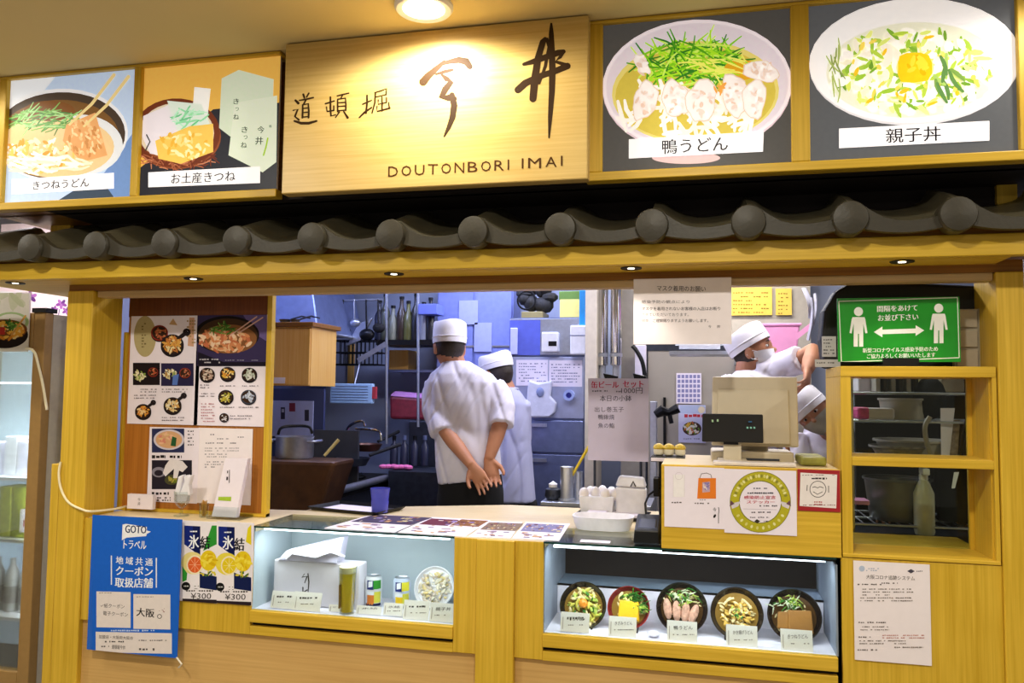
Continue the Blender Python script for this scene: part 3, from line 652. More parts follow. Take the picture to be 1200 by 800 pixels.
def bowl(px, py, rpx, label, outer, inner, kind, seed):
    c, r, Mx = bowl_frame(px, py, rpx, .14, 1.12)
    p = thing('replica_bowl', (c.x, c.y, .666), label, 'food bowl', 'replica bowls in the right display case')
    d = r*.62
    prof = [(r*.42, -d), (r*.46, -d*.94), (r*.62, -d*.8), (r*.86, -d*.42), (r*.97, -d*.08), (r, 0), (r*.985, .003), (r*.955, 0)]
    MB().lathe(prof, 36, Mx).build('bowl', outer, p, True)
    MB().lathe([(r*.955, 0), (r*.90, -d*.18), (r*.80, -d*.4), (r*.7, -d*.55), (0, -d*.56)], 36, Mx).build('bowl_inside', inner, p, True)
    zs = -d*.36
    MB().lathe([(r*.815, zs), (0, zs+.0004)], 30, Mx).build('broth', BROTHG if kind in ('tofu', 'duck') else BROTH, p)
    def heap(name, *a, mats, **k):
        for i, b in blob_cluster(*a, mats, seed+len(name), **k).items(): tag(xf(b, Mx).build(name, mats[i], p, True), kind='stuff')
    def leafy(cx, cy, n, R, ln, mats, name='greens'):
        rr = random.Random(seed+7); bs = [MB() for _ in mats]
        for _ in range(n):
            a = rr.uniform(0, PI); x, y = cx+rr.gauss(0, R*.5), cy+rr.gauss(0, R*.3); l = ln*rr.uniform(.6, 1.2)
            pts = [(x-math.cos(a)*l/2, y-math.sin(a)*l/2, zs+.008), (x, y, zs+.02+rr.uniform(0, .008)), (x+math.cos(a)*l/2, y+math.sin(a)*l/2, zs+.006)]
            bs[rr.randrange(len(mats))].tube(pts, [.001, .0026, .0008], 5)
        for b, mt in zip(bs, mats):
            if b.f: tag(xf(b, Mx).build(name, mt, p, True), kind='stuff')
    if kind == 'mixed':
        heap('noodles', 60, r*.74, zs, zs+.014, .008, mats=[MIXY, GRN2, NOODLE], el=2.2); heap('topping', 46, r*.66, zs+.01, zs+.026, .007, mats=[MIXY, GRN2, TEMP2, GRN], el=1.8)
        xf(MB().ball((r*.03, r*.06, zs+.03), r*.2, r*.2, .012, 14), Mx).build('egg_yolk', YOLK, p, True)
    elif kind == 'omelette':
        m = MB(); q = r*.5; m.hexa([(-q, -q*1.15, zs), (q*1.05, -q*1.2, zs), (q, q*.6, zs), (-q*.9, q*.7, zs)], [(-q*.95, -q*1.1, zs+.02), (q, -q*1.15, zs+.02), (q*.92, q*.55, zs+.024), (-q*.85, q*.62, zs+.024)])
        xf(m, Mx).build('omelette', YELL, p, bevel=.004); heap('noodles', 30, r*.78, zs, zs+.005, .006, mats=[NOODLE, TEMP2], el=2.4); leafy(r*.3, r*.45, 40, r*.5, .03, [GRN, mk('dark greens', '#1d5a1a', .5)]); leafy(r*.6, r*.0, 22, r*.3, .03, [GRN, GRN2])
        heap('leek', 8, r*.18, zs+.016, zs+.022, .006, mats=[GRN2, TEMP2], cx=-r*.05, cy=r*.48)
    elif kind == 'duck':
        heap('noodles', 30, r*.75, zs-.002, zs+.002, .005, mats=[NOODLE], el=2.6)
        for k, (x, y, ro) in enumerate(((-.55, -.05, .15), (-.2, -.12, .05), (.14, -.14, -.1), (.45, -.2, -.35))):
            b = MB(); mt = Mx @ Matrix.Translation((x*r, y*r, zs+.012)) @ Matrix.Rotation(ro, 4, 'Z')
            b.ball((0, 0, 0), r*.17, r*.42, .012, 12, 0, mt); b.ball((0, r*.12, .007), r*.1, r*.24, .008, 8, 0, mt); b.build('duck_slice', DUCK, p, True)
        leafy(0, r*.42, 46, r*.5, .032, [GRN, GRN2, mk('white leek', '#dfe8c8', .5)])
    elif kind == 'tempura':
        heap('noodles', 40, r*.74, zs, zs+.006, .006, mats=[NOODLE, TEMP], el=2.6); heap('batter', 90, r*.62, zs+.006, zs+.022, .0065, mats=[TEMP, TEMP2, TEMP], el=1.5, cy=-r*.05)
        heap('greens', 14, r*.3, zs+.022, zs+.028, .004, mats=[GRN, GRN2], cy=-r*.05); b = MB()
        for a0 in (.35, 1.75): b.tube([(r*.62*math.cos(a0+t*.22)*.9, r*.62*math.sin(a0+t*.22)*.9, zs+.022) for t in range(5)], .004, 6)
        xf(b, Mx).build('batter_rim', TEMP2, p, True)
    else:
        for x0, x1, y0, y1, z in ((-.64, -.12, -.5, .14, .012), (-.24, .66, -.62, .22, .018)):
            m = MB(); m.hexa([(x0*r, y0*r, zs), (x1*r, y0*r, zs), (x1*r*.97, y1*r, zs), (x0*r*.95, y1*r*.9, zs)], [(x0*r, y0*r, zs+z), (x1*r, y0*r, zs+z), (x1*r*.95, y1*r, zs+z+.004), (x0*r*.94, y1*r*.9, zs+z+.004)])
            xf(m, Mx).build('fried_tofu', TOFU, p, bevel=.004)
        heap('noodles', 20, r*.78, zs-.002, zs+.002, .005, mats=[NOODLE], el=2.4, cy=-r*.1); leafy(-r*.2, r*.45, 44, r*.5, .032, [GRN, GRN2, mk('white leek', '#dfe8c8', .5)])
    # wire display stand under the bowl
    b = MB()
    for s in (-1, 1): b.tube([Vector((c.x+s*r*.45, .09, .668)), Vector((c.x+s*r*.45, .15, .672)), Vector((c.x+s*r*.4, .185, c.z+r*.2))], .004, 6)
    b.tube([Vector((c.x-r*.45, .15, .671)), Vector((c.x+r*.45, .15, .671))], .004, 6)
    b.build('display_stand', BLACK, p, True)
bowl(683, 709, 27.5, 'black replica bowl with orange yolk on yellow green cabbage', BLK, BLK, 'mixed', 1)
bowl(736.5, 711.5, 25, 'red replica bowl with a yellow omelette square and greens', REDL, REDD, 'omelette', 2)
bowl(799, 712, 30.5, 'black replica bowl with four pale duck slices under greens', BLK, BLK, 'duck', 3)
bowl(863.5, 718, 31.5, 'black replica bowl heaped with golden batter crumbs', BLK, BLK, 'tempura', 4)
bowl(931, 721, 32.5, 'black replica bowl covered by two brown fried tofu sheets', BLK, BLK, 'tofu', 6)
def pricecard(tl, br, Y, label, words, group, price=None, lines=2):
    o, a = sheet('price_card', label, 'price card', Y, tl, br, mk('cream price card', '#f8f5ee', .5, var=.02), .0025, group); o.rotation_euler.x = -.28
    x0, y0 = tl; x1, y1 = br; w = x1-x0; h = y1-y0
    if words: a.text(words, x0+w*.22, y0+h*.33, x1-w*.15, h*.17, '#2a2622')
    if not words: a.lines(x0+w*.2, y0+h*.33, x1-w*.15, 1, 3, '#4a4642', 2.4, int(x0)+1, 3, .9)
    a.lines(x0+w*.2, y0+h*.62, x1-w*.1, lines-1, h*.2, '#77706a', 1.2, int(x0), 2.2, .6)
    if price: a.text(price, x0+w*.5, y0+h*.78, x1-w*.2, h*.16, '#2a2622')
    a.stroke([(x0+w*.08, y0+h*.25), (x0+w*.08, y1-h*.2)], .8, '#b8b0a4')
    a.finish(o); return o
G5 = 'price cards before the replica bowls'
for tl, br, lb, wd in (((656.5, 717), (690, 742), 'cream price card in front of the bowl with orange yolk', '鴨'), ((713, 722), (745.5, 748), 'cream price card in front of the red bowl', 'きざみうどん'), ((781.5, 727), (817, 754), 'cream price card in front of the duck bowl', '鴨うどん'), ((851, 732), (888, 761), 'cream price card in front of the batter crumb bowl', 'かき揚げうどん'), ((915, 737), (953, 765), 'cream price card in front of the fried tofu bowl', 'きつねうどん')):
    pricecard(tl, br, .03, lb, wd, G5, None)
simple('crumpled_napkin', MB().ball((W(766, 744, .06).x, .06, .676), .022, .02, .010, 10), CASEW, 'small crumpled white napkin on the case floor beside the red bowl', 'napkin', smooth=True)
# ---------------------------------------------------------------- left case contents
def Rr(px0, py0, px1, py1, Y):
    a = W(px0, py0, Y); b = W(px1, py1, Y); return a.x, b.x, b.z, a.z
x0, x1, z0, z1 = Rr(321, 655, 420, 714, .098)
bag = thing('takeaway_carrier', ((x0+x1)/2, .14, .666), 'white paper takeaway carrier with brush writing and folded top', 'carrier')
m = MB(); m.box(x0, x1, .098, .175, .666, z1); m.build('carrier_body', mk('white carrier paper', '#d8d4dc', .5, var=.02), bag, bevel=.006)
m = MB(); a = W(345, 640, .1); b = W(404, 629, .1); c_ = W(402, 655, .1)
m.hexa([(x0+.02, .09, z1), (x1-.09, .09, z1), (x1-.09, .16, z1), (x0+.02, .16, z1)], [(x0+.05, .10, a.z-.018), (c_.x, .10, b.z), (c_.x, .15, b.z), (x0+.05, .15, a.z-.018)])
m.build('folded_top', mk('lavender bag film', '#c9c6dc', .35, bump=.4, bscale=30), bag, bevel=.003)
m = MB(); m.tube([W(336, 655, .09), W(344, 648, .09), W(372, 652, .08), W(388, 646, .09), W(404, 652, .1)], [.008, .012, .016, .014, .006], 8, flat=.5); m.build('handle_fold', CASEW, bag, True)
A = Art(.098, (330, 665), (410, 712), bag)
A.stroke([(357, 672), (354, 676), (360, 675), (357, 683)], [1, 2, 2, 1], '#33302c'); A.stroke([(361, 672), (362, 682), (361, 694)], [1.4, 1.6, 1], '#33302c'); A.stroke([(355, 688), (355, 694), (360, 691)], [1.5, 2.6, 1.4], '#33302c'); A.finish(bag)
g = WZ(400, 708, .667)
def frustum_glass(name, x, y, r0, r1, h, mat, label, cat, fill, fh):
    p = thing(name, (x, y, .666), label, cat); mt = Matrix.Translation((x, y, .666))
    MB().lathe([(0, 0), (r0, 0), (r1, h), (r1-.003, h), (r0-.003, .006), (0, .006)], 24, mt).build('glass', mat, p, True)
    MB().lathe([(0, .007), (r0-.0035, .007), (r0-.0035+(r1-r0)*fh*.95, h*fh), (0, h*fh)], 24, mt).build('drink', fill, p, True)
    return p
beer, _nt, _b = nodes_of('golden beer'); _b.inputs['Base Color'].default_value = (*lin('#ffe02a'), 1); _b.inputs['Roughness'].default_value = .2
_t = _nt.nodes.new('ShaderNodeBsdfTranslucent'); _t.inputs[0].default_value = (*lin('#ffe640'), 1); _m = _nt.nodes.new('ShaderNodeMixShader'); _m.inputs[0].default_value = .6
_nt.links.new(_b.outputs[0], _m.inputs[1]); _nt.links.new(_t.outputs[0], _m.inputs[2]); _nt.links.new(_m.outputs[0], _nt.nodes['Material Output'].inputs['Surface']); q = WZ(407, 711, .667)
yb = .054; gx = W(407, 690, yb).x; gz = W(407, 663, yb).z-.666
bg = frustum_glass('beer_glass', gx, yb, .028, .035, gz, GLASSB, 'tall glass of golden beer in front of the white carrier', 'glass', beer, .86)
MB().lathe([(0, gz*.86), (.0305, gz*.86), (.0315, gz*.99), (0, gz)], 20, Matrix.Translation((gx, yb, .666))).build('foam', TEMP2, bg, True)
MB().tube([(gx-.017, yb-.0285, .69), (gx-.016, yb-.031, .69+gz*.5)], .009, 8, flat=.3).build('reflection_label', mk('brown glass label', '#7a5a10', .3), bg, True)  # brown label strip on the side of the glass
def can(px, py, label, c1):
    y = .17; x = W(px, 705, y).x; k = .033; h = .118
    p = thing('drink_can', (x, y, .666), label, 'can', 'drink cans in the left display case'); mt = Matrix.Translation((x, y, .666))
    MB().lathe([(.022, 0), (.029, .004), (k, .012), (k, h-.012), (.028, h-.003), (.0275, h)], 24, mt).build('can_body', mk('can body '+c1, c1, .3, .3), p, True)
    MB().lathe([(.0275, h), (.026, h-.003), (0, h-.003)], 24, mt).build('lid', STEEL, p, True)
    r = random.Random(int(px)); b = MB(); b.c = []
    def patch(a0, a1, zz0, zz1, col, k2=.0004, skew=0):
        n = 6; v = []
        for i in range(n+1):
            a = a0+(a1-a0)*i/n; rr = k+k2
            v += [(x+rr*math.cos(a), y+rr*math.sin(a), .666+zz0+skew*i/n), (x+rr*math.cos(a), y+rr*math.sin(a), .666+zz1+skew*i/n)]
        b.add(v, [(2*i, 2*i+2, 2*i+3, 2*i+1) for i in range(n)]); b.c += [lin(col)]*n
    f = -PI/2+.35
    patch(f-.8, f+.05, .07, .105, '#1c2a78', .0004); patch(f+.0, f+1.0, .072, .105, '#2f8f2c' if c1 == '#d9dde0' else '#e6dc3a', .0005); patch(f-.9, f+.2, .05, .068, '#e9edf2', .0006, -.006); patch(f-.75, f+.1, .014, .05, '#d87a2c' if c1 == '#d9dde0' else '#e8c020', .0007); patch(f+.1, f+.95, .02, .062, '#d8d24a', .0008); patch(f-.9, f+1, .008, .018, '#1a2048', .0009); patch(f-.6, f-.1, .078, .1, '#f0f2f6', .001, .004)
    b.build('print', PRINT, p)
can(437.5, 0, 'silver drink can with a green and orange print', '#d9dde0'); can(470.5, 0, 'blue drink can with a yellow print beside the round bowl', '#c4d0e6')
c, r, Mx = bowl_frame(508.5, 688, 23.5, .2, 1.2)
p = thing('white_bowl', (c.x, c.y, .666), 'white round bowl of pale rice propped up beside the two cans', 'bowl')
d = r*.55; MB().lathe([(r*.4, -d), (r*.62, -d*.8), (r*.88, -d*.4), (r, 0), (r*.95, .002), (r*.86, -d*.3), (0, -d*.32)], 32, Mx).build('bowl', WHITE, p, True)
for i, b in blob_cluster(90, r*.76, -d*.2, .012, .008, [mk('pale rice', '#e4dcc4', .6), mk('cream egg', '#ddc98c', .6), mk('grey chicken', '#c8b8a4', .6)], 9).items(): tag(xf(b, Mx).build('rice', [MATS['pale rice'], MATS['cream egg'], MATS['grey chicken']][i], p, True), kind='stuff')
MB().tube([(c.x-.04, .22, .668), (c.x, .24, c.z+.02), (c.x+.04, .22, .668)], .004, 6).build('display_stand', BLACK, p, True)
GL = 'price cards in the left display case'
pricecard((317, 692), (345, 714), .03, 'cream price card leftmost before the white carrier', None, GL); pricecard((343, 693), (374.5, 717), .03, 'cream price card second from the left before the white carrier', None, GL)
pricecard((385, 708), (408, 718), .045, 'small white price card at the foot of the beer glass', 'ビール', GL, lines=1); pricecard((417, 709), (446, 721), .05, 'small white price card at the foot of the green printed can', '氷結', GL, lines=1)
pricecard((449, 706), (471, 722), .05, 'white price card at the foot of the blue can', '氷結', GL); pricecard((472, 703), (501.5, 727.5), .035, 'white price card between the blue can and the round bowl', None, GL); pricecard((503, 706), (531.5, 730), .03, 'cream price card under the round white bowl', '親子丼', GL)
# ================================================================== posters on the front
o, A = sheet('coupon_poster', 'blue travel coupon poster taped to the left front of the counter', 'poster', -.022, (108.5, 603), (207.5, 771), mk('poster blue', '#1a5ec4', .25, var=.06, bump=.3, bscale=25))
def q5(pts): return [(100+x/4.574, 600+y/4.574) for x, y in pts]
def r5(x0, y0, x1, y1, c): A.poly(q5([(x0, y0), (x1, y0+(x1-x0)*.02), (x1, y1+(x1-x0)*.02), (x0, y1)]), c)
A.rect_(108, 602, 209, 772, '#1c62cc')
A.poly(q5([(200, 66), (218, 62), (330, 78), (330, 98), (352, 104), (330, 116), (326, 128), (222, 136), (196, 150)]), '#f4f4f8')
A.text('GOTO', 147, 619.5, 171.5, 9, '#1d2c5c', .03, y1=620.5); A.text('トラベル', 145, 637.5, 171.5, 10, '#f4f4f8', .02, y1=638.5)
r5(137, 232, 143, 388, '#eef2fa'); r5(378, 244, 384, 404, '#eef2fa')
A.text('地域共通', 136, 656, 179, 9, '#eef2fa', .02, 1.5, y1=658.5); A.text('クーポン', 136, 668, 179, 10.5, '#eef2fa', .03, y1=669.5); A.text('取扱店舗', 135, 682, 179, 11.5, '#eef2fa', .03, y1=683)
r5(60, 424, 243, 616, '#e6dcd8'); r5(258, 438, 456, 624, '#e6dcd8'); r5(56, 640, 464, 750, '#e6dcd8')
A.text('✓紙クーポン', 118, 709, 146, 5, '#3a3634', y1=710.5); A.text('電子クーポン', 121, 718, 150, 5, '#3a3634', y1=720)
A.text('大阪', 160, 716.5, 181, 10, '#221e1e', .02, y1=718.5); A.ring(187, 722, 2.0, 2.8, '#332e2e', 14); A.specks(191, 716, 4.5, 4, 6, ['#8a4a4a'], .8, 1)
A.lines(130, 738.5, 182, 1, 2, '#b8cdf0', 2, 3, 2.6, .95); A.text('加盟店・大阪府大阪市', 116, 745.5, 156, 4.2, '#3a3432', y1=747.5); A.lines(123, 751.5, 148, 1, 3, '#5a5452', 2, 5, 2.6); A.text('道頓堀今井', 131, 757.5, 147, 5, '#3a3432', y1=758.5); A.lines(116, 757, 128, 1, 3, '#5a5452', 2, 6, 2.8); A.lines(163, 760.5, 182, 1, 3, '#5a5452', 3, 7, 4); A.lines(160, 750, 198, 1, 3, '#7a7472', 1.6, 8, 2.6)
A.lines(116, 694.5, 132, 1, 3, '#8a8482', 1, 9); A.lines(160, 699, 180, 1, 3, '#8a8482', 1, 9)
A.finish(o)
m = MB(); a = W(207, 770, -.022)
m.tube([a, a+Vector((.03, -.01, -.02)), a+Vector((.018, -.012, -.034))], .004, 6, flat=.4); m.build('loose_tape', mk('clear tape', '#d8d2c0', .3), o, True)
def drink_poster(x0, x1, yt, yb, label, grape):
    o, A = sheet('drink_poster', label, 'poster', -.006, (x0, yt), (x1, yb), PAPER, group='canned drink posters')
    w = x1-x0
    def X(u): return x0+u*w
    A.rect_(x0, yt, x1, yb, '#efe9ee')
    A.poly([(X(.05), yt+6), (X(.52), yt+7), (X(.52), yt+42), (X(.05), yt+28)], '#16287c'); A.poly([(X(.3), yt+6.5), (X(.52), yt+7), (X(.52), yt+42), (X(.3), yt+35)], '#0c1750')
    if grape: A.poly([(X(.86), yt+6), (X(1), yt+6), (X(1), yt+28), (X(.6), yt+36)], '#2f9432')
    else: A.poly([(X(1), yt+4), (X(1), yt+28), (X(.84), yt+24), (X(.9), yt+8)], '#e4d21c')
    A.ell(X(.3), yt+50, w*.34, 13, '#e9d98c' if grape else '#e8d648', rot=.5); A.ell(X(.36), yt+52, w*.2, 11, '#e0622c' if grape else '#e4c81c', rot=.5); A.ring(X(.36), yt+52, 8.2, 9.8, '#f4e6c0', 22, 1.15)
    for k in range(8): A.stroke([(X(.36), yt+52), (X(.36)+6.5*math.cos(k*PI/4), yt+52+8.5*math.sin(k*PI/4))], .5, '#f2b48c' if grape else '#f4ea9c')
    A.ell(X(.76), yt+47, w*.24, 12, '#e6c81e'); A.specks(X(.76), yt+47, w*.2, 9, 14, ['#f2de4a', '#d8b010'], 2.4)
    A.poly([(X(.5), yt+60), (X(.62), yt+62), (X(1), yt+66), (X(1), yt+82), (X(.5), yt+79)], '#101c4c'); A.specks(X(.75), yt+62, w*.2, 3, 10, ['#4a6a2c', '#d8c840'], 1.8)
    if grape: A.poly([(X(0), yt+54), (X(.14), yt+62), (X(.12), yt+70), (X(0), yt+72)], '#2f9432')
    A.ell(X(.1), yt+77, 5, 5, '#141414'); A.lines(X(.04), yt+77, X(.18), 1, 2, '#e8e8e8', 1.6, 4, 1.8)
    A.text('氷', X(.18), yt+25, X(.48), 16, '#f4f6fc', .025); A.text('結', X(.52), yt+26 if grape else yt+27, X(.8), 15, '#15181c', .03); A.lines(X(.22), yt+13, X(.44), 1, 2, '#e8ecf8', 2, 2, 3, 1)
    A.lines(X(.1), yt+82.5, X(.9), 1, 2, '#55504e', 2.2, 11, 3, .9); A.text('¥300', X(.24), yt+88.5, X(.84), 7, '#2b2523')
    A.poly([(x0, yb-6), (x1, yb-4.5), (x1, yb-.2), (x0, yb-2)], '#2a2026'); A.lines(X(.35), yt+77, X(.5), 2, 3, '#77706e', 1, 5, 2)
    A.finish(o); return o
drink_poster(214, 254, 609.5, 707, 'canned drink poster with a cut orange grapefruit, nearest the blue poster', True)
drink_poster(254, 294.5, 610.5, 709.5, 'canned drink poster with cut lemons, beside the left display case', False)
simple('orange_sticker_strip', MB().box(W(208.5, 620, -.004).x, W(213, 620, -.004).x, -.004, -.002, W(210, 695, -.004).z, W(210, 612, -.004).z), mk('orange strip print', '#d8861c', .4), 'narrow orange strip peeking out behind the blue poster', 'strip')
# ================================================================== cash desk box, its posters
CX0, CX1, CZ1 = -.129, .443, 1.262
cb = thing('cash_desk', ((CX0+CX1)/2, .15, TOPZ), 'yellow wooden box on the counter carrying the cash register', 'box')
boxobj('front_board', CX0, CX1, -.003, .017, TOPZ, CZ1, WX, cb, .002); boxobj('top_board', CX0, CX1, .017, .5, CZ1-.02, CZ1-.002, TOPW, cb); boxobj('side_board', CX0, CX0+.018, .017, .5, TOPZ, CZ1-.02, WY, cb); boxobj('side_board', CX1-.018, CX1, .017, .5, TOPZ, CZ1-.02, WY, cb)
o, A = sheet('bag_price_sheet', 'white sheet picturing an orange bag, on the left of the cash desk', 'notice', -.006, (778.5, 546), (849, 620), PAPER)
A.poly([(818.5, 560), (839, 560), (839, 584), (817, 584)], '#e8802a'); A.poly([(823, 565), (832, 564), (832, 576), (823, 577)], '#c6a6b0'); A.specks(827.5, 570, 4, 5, 16, ['#8c7cb0', '#e8d8d8', '#b4a0c8'], 1.5); A.stroke([(820, 560), (822, 555), (828, 554), (833, 556), (834, 560)], .7, '#6a5a50')
A.rect_(789, 556, 802, 582, '#f4f0f2'); A.stroke([(789, 556), (789, 582)], .4, '#ddd4d8'); A.stroke([(802, 556), (802, 582)], .4, '#ddd4d8'); A.ring(795.5, 557.5, 4, 4.5, '#d8ced4', 16)
A.lines(787, 588.5, 802, 1, 3, '#6a6264', 1.8, 3, 3); A.lines(814, 589.5, 831, 1, 3, '#6a6264', 1.8, 4, 3); A.lines(820, 585.5, 827, 1, 3, '#8a8284', 1.2, 4, 2.6)
A.text('今', 835.5, 597, 839.5, 5, '#2a2628'); A.ell(837.5, 604.5, 1.4, 2.4, '#2a2628', 10, .5); A.stroke([(842, 594), (842.5, 598), (842, 602), (842, 613)], .8, '#4a4448'); A.finish(o)
o, A = sheet('infection_sticker', 'square white sticker with a yellow green ring, in the middle of the cash desk', 'sticker', -.0065, (848.5, 549), (934, 628), PAPER)
A.ring(891, 588, 25, 35.5, '#b8b02a', 60); A.ring(891, 588, 24.2, 25.2, '#7c7a2c', 50); A.ring(891, 588, 35.0, 35.8, '#8c862c', 50)
for k in range(26):
    a = PI+.25+k*(PI-.5)/25; A.ell(891+30.5*math.cos(a), 588+30.5*math.sin(a), 2.2, 1.4, ['#e6e2a0', '#8c8a3a', '#d8d27a'][k % 3], 8, a)
for k in range(10):
    a = .55+k*(PI-1.1)/9; A.ell(891+30.5*math.cos(a), 588+30.5*math.sin(a), 2.2, 1.5, ['#e6e2a0', '#d8d27a'][k % 2], 8, a)
for s in (-1, 1): A.poly([(891+s*35, 590), (891+s*23, 587), (891+s*26, 593), (891+s*33, 596)], '#d8d0d8'); A.poly([(891+s*34.5, 586), (891+s*30, 590), (891+s*36, 593)], '#6a4a5a')
A.lines(880, 572, 899, 1, 2, '#5a5a6a', 1.6, 2, 3); A.lines(876, 577.5, 906, 1, 2, '#3a3a4a', 2, 3, 2.6, .95); A.text('感染防止宣言', 872, 582.5, 909, 4, '#c23a52', .02); A.text('ステッカー', 875, 588, 908, 3.6, '#c23a52', .02); A.lines(890, 592.5, 911, 1, 2, '#4a4450', 1.6, 5, 2.4); A.lines(878, 600, 903, 1, 2, '#5a5460', 1.8, 6, 2.6); A.lines(879, 606, 901, 1, 2, '#5a5460', 1.6, 7, 2.4); A.poly([(884, 610.5), (887, 608), (891, 610.5), (887, 613)], '#3a342c'); A.lines(893, 610.5, 901, 1, 2, '#5a5460', 1.4, 8, 2); A.stroke([(871, 596), (910, 597)], .4, '#b0a8b4'); A.finish(o)
o, A = sheet('red_border_sticker', 'small white sticker with a red border and round face drawing, near the glazed cabinet', 'sticker', -.0065, (934.5, 549.5), (985, 600), mk('sticker red', '#a01a22', .4))
A.poly([(938, 553.5), (981, 556), (980, 595.5), (937, 592.5)], '#eee6e4'); A.ring(958.5, 573, 9, 9.8, '#3a3434', 30); A.stroke([(953, 576), (958, 579), (964, 576)], .8, '#3a3434'); A.stroke([(952, 571), (955, 570), (958, 571.5), (961, 570), (965, 571.5)], .8, '#3a3434'); A.lines(951, 560.5, 969, 1, 2, '#3a3434', 2.4, 2, 4.2, 1); A.lines(940, 556.5, 978, 1, 2, '#8a7a7a', 1, 3); A.lines(954, 588, 964, 2, 3, '#a8343a', 1.8, 4, 2.6, .95); A.lines(938.5, 591.5, 979, 1, 2, '#8a5a5a', 1.2, 6, 2.4); A.stroke([(946, 568), (945.5, 575)], 1, '#77706e'); A.stroke([(971, 569), (971, 577)], 1, '#77706e'); A.finish(o)
# ================================================================== right lower notice (its square code is left out)
o, A = sheet('tracing_notice', 'printed white notice taped below the glazed cabinet', 'notice', -.007, (1000, 656.5), (1092, 780), PINKP)
A.ell(1010, 666, 3.4, 3.4, '#b8c4dc'); A.lines(1015, 666, 1030, 2, 2.2, '#9aa8c4', 1.2, 2, 2.6); A.poly([(1063, 669), (1067.5, 666.5), (1072, 669), (1067.5, 671.6)], '#4a4654'); A.lines(1074, 669, 1081, 1, 2, '#6a6674', 1.4, 3, 2)
A.text('大阪コロナ追跡システム', 1015, 675.5, 1072, 5, '#4a4038', y1=677.5); A.lines(1033, 683, 1052, 1, 2, '#4a4038', 1.6, 4, 2.6); A.lines(1005, 684.5, 1034, 1, 2, '#4a4038', 1.6, 5, 2.6)
A.lines(1008, 690, 1070, 5, 3.4, '#6f655c', 1.3, 6, 2.6); A.lines(1006, 729, 1038, 1, 2, '#4a4038', 1.6, 7, 2.6); A.lines(1008, 734, 1042, 2, 3.6, '#6f655c', 1.2, 8, 2.4); A.lines(1034, 744, 1083, 2, 3, '#c07a70', 1.2, 9, 2.4); A.lines(1006, 746, 1020, 1, 3, '#4a4038', 1.5, 12, 2.6); A.lines(1007, 750.5, 1062, 2, 3.2, '#6f655c', 1.2, 10, 2.4); A.lines(1048, 758, 1082, 1, 3, '#6f655c', 1.4, 11, 2.4); A.lines(1005, 761, 1028, 1, 3, '#4a4038', 1.5, 13, 2.6); A.finish(o)
# ================================================================== glazed cabinet
GX0, GX1, GZ0, GZ1, GD = .446, .904, .984, 1.598, .31
gc = thing('glazed_cabinet', ((GX0+GX1)/2, .15, GZ0), 'yellow wooden cabinet with two glass panes beside the cash desk', 'cabinet')
ST = .032
boxobj('stile', GX0, GX0+ST, -.004, .02, GZ0, GZ1-.034, WZM, gc, .002); boxobj('top_board', GX0, GX1, -.006, GD, GZ1-.034, GZ1, WX, gc, .002)
boxobj('side_board', GX0, GX0+.016, .02, GD, GZ0+.012, GZ1-.034, WZM, gc); boxobj('back_stile', GX1-.03, GX1-.016, .186, .2, GZ0+.012, GZ1-.034, WZM, gc)
boxobj('stile', GX1-.012, GX1, -.004, .02, GZ0+.012, GZ1-.034, WZM, gc); boxobj('side_lining', GX1-.016, GX1-.001, .018, .2, GZ0+.012, GZ1-.034, WZM, gc)
boxobj('shelf', GX0+ST, GX1-.012, -.005, .2, 1.277, 1.305, WX, gc, .002); boxobj('bottom_board', GX0, GX1, -.006, .43, GZ0, GZ0+.012, WX, gc, .002)
for z0, z1 in ((GZ0+.013, 1.276), (1.306, GZ1-.036)): boxobj('glass_pane', GX0+.017, GX1-.017, .188, .192, z0, z1, GLASSC, gc)
# ================================================================== green sign and what stands on the cabinet
SGY = .06
gs = thing('distancing_sign', (W(1055, 385, SGY).x, SGY, GZ1), 'green distancing sign with two white figures and an arrow, standing on the glazed cabinet', 'sign')
A = Art(SGY, (981, 349.5), (1126, 424)); boxobj('board', A.x0, A.x1, SGY, SGY+.006, A.z0, A.z1, mk('sign green', '#1f8f26', .2), gs)
x0_, x1_ = W(1034, 420, SGY).x, W(1076, 420, SGY).x
m = MB(); m.box(x0_, x1_, SGY-.012, SGY+.02, GZ1+.001, A.z0+.012); m.box(x0_-.02, x1_+.02, SGY-.02, SGY+.05, GZ1+.0005, GZ1+.006); m.build('sign_holder', BLACK, gs)
for L in ([(983, 353), (1122, 348.5)], [(1122, 348.5), (1124, 419)], [(1124, 419), (986, 424)], [(986, 424), (983, 353)]): A.stroke(L, 1.1, '#e4f0e2')
for cx, y0 in ((1006, 365), (1100, 361)):
    A.ell(cx, y0, 5.3, 5.3, '#f2f4f0', 20); A.poly([(cx-7, y0+6.5), (cx+7, y0+6.5), (cx+8, y0+9), (cx+10.5, y0+25), (cx+8, y0+25.5), (cx+5.6, y0+14), (cx-5.6, y0+14), (cx-8, y0+25.5), (cx-10.5, y0+25), (cx-8, y0+9)], '#f2f4f0'); A.poly([(cx-5.6, y0+9), (cx+5.6, y0+9), (cx+5.6, y0+41), (cx+.8, y0+41), (cx+.6, y0+26), (cx-.6, y0+26), (cx-.8, y0+41), (cx-5.6, y0+41)], '#f2f4f0')
A.poly([(1030, 386.3), (1078, 384.6), (1078, 390), (1030, 391.6)], '#f2f4f0'); A.poly([(1024, 389), (1034, 382.5), (1034, 395)], '#f2f4f0'); A.poly([(1083, 387), (1073, 381), (1073, 393.4)], '#f2f4f0')
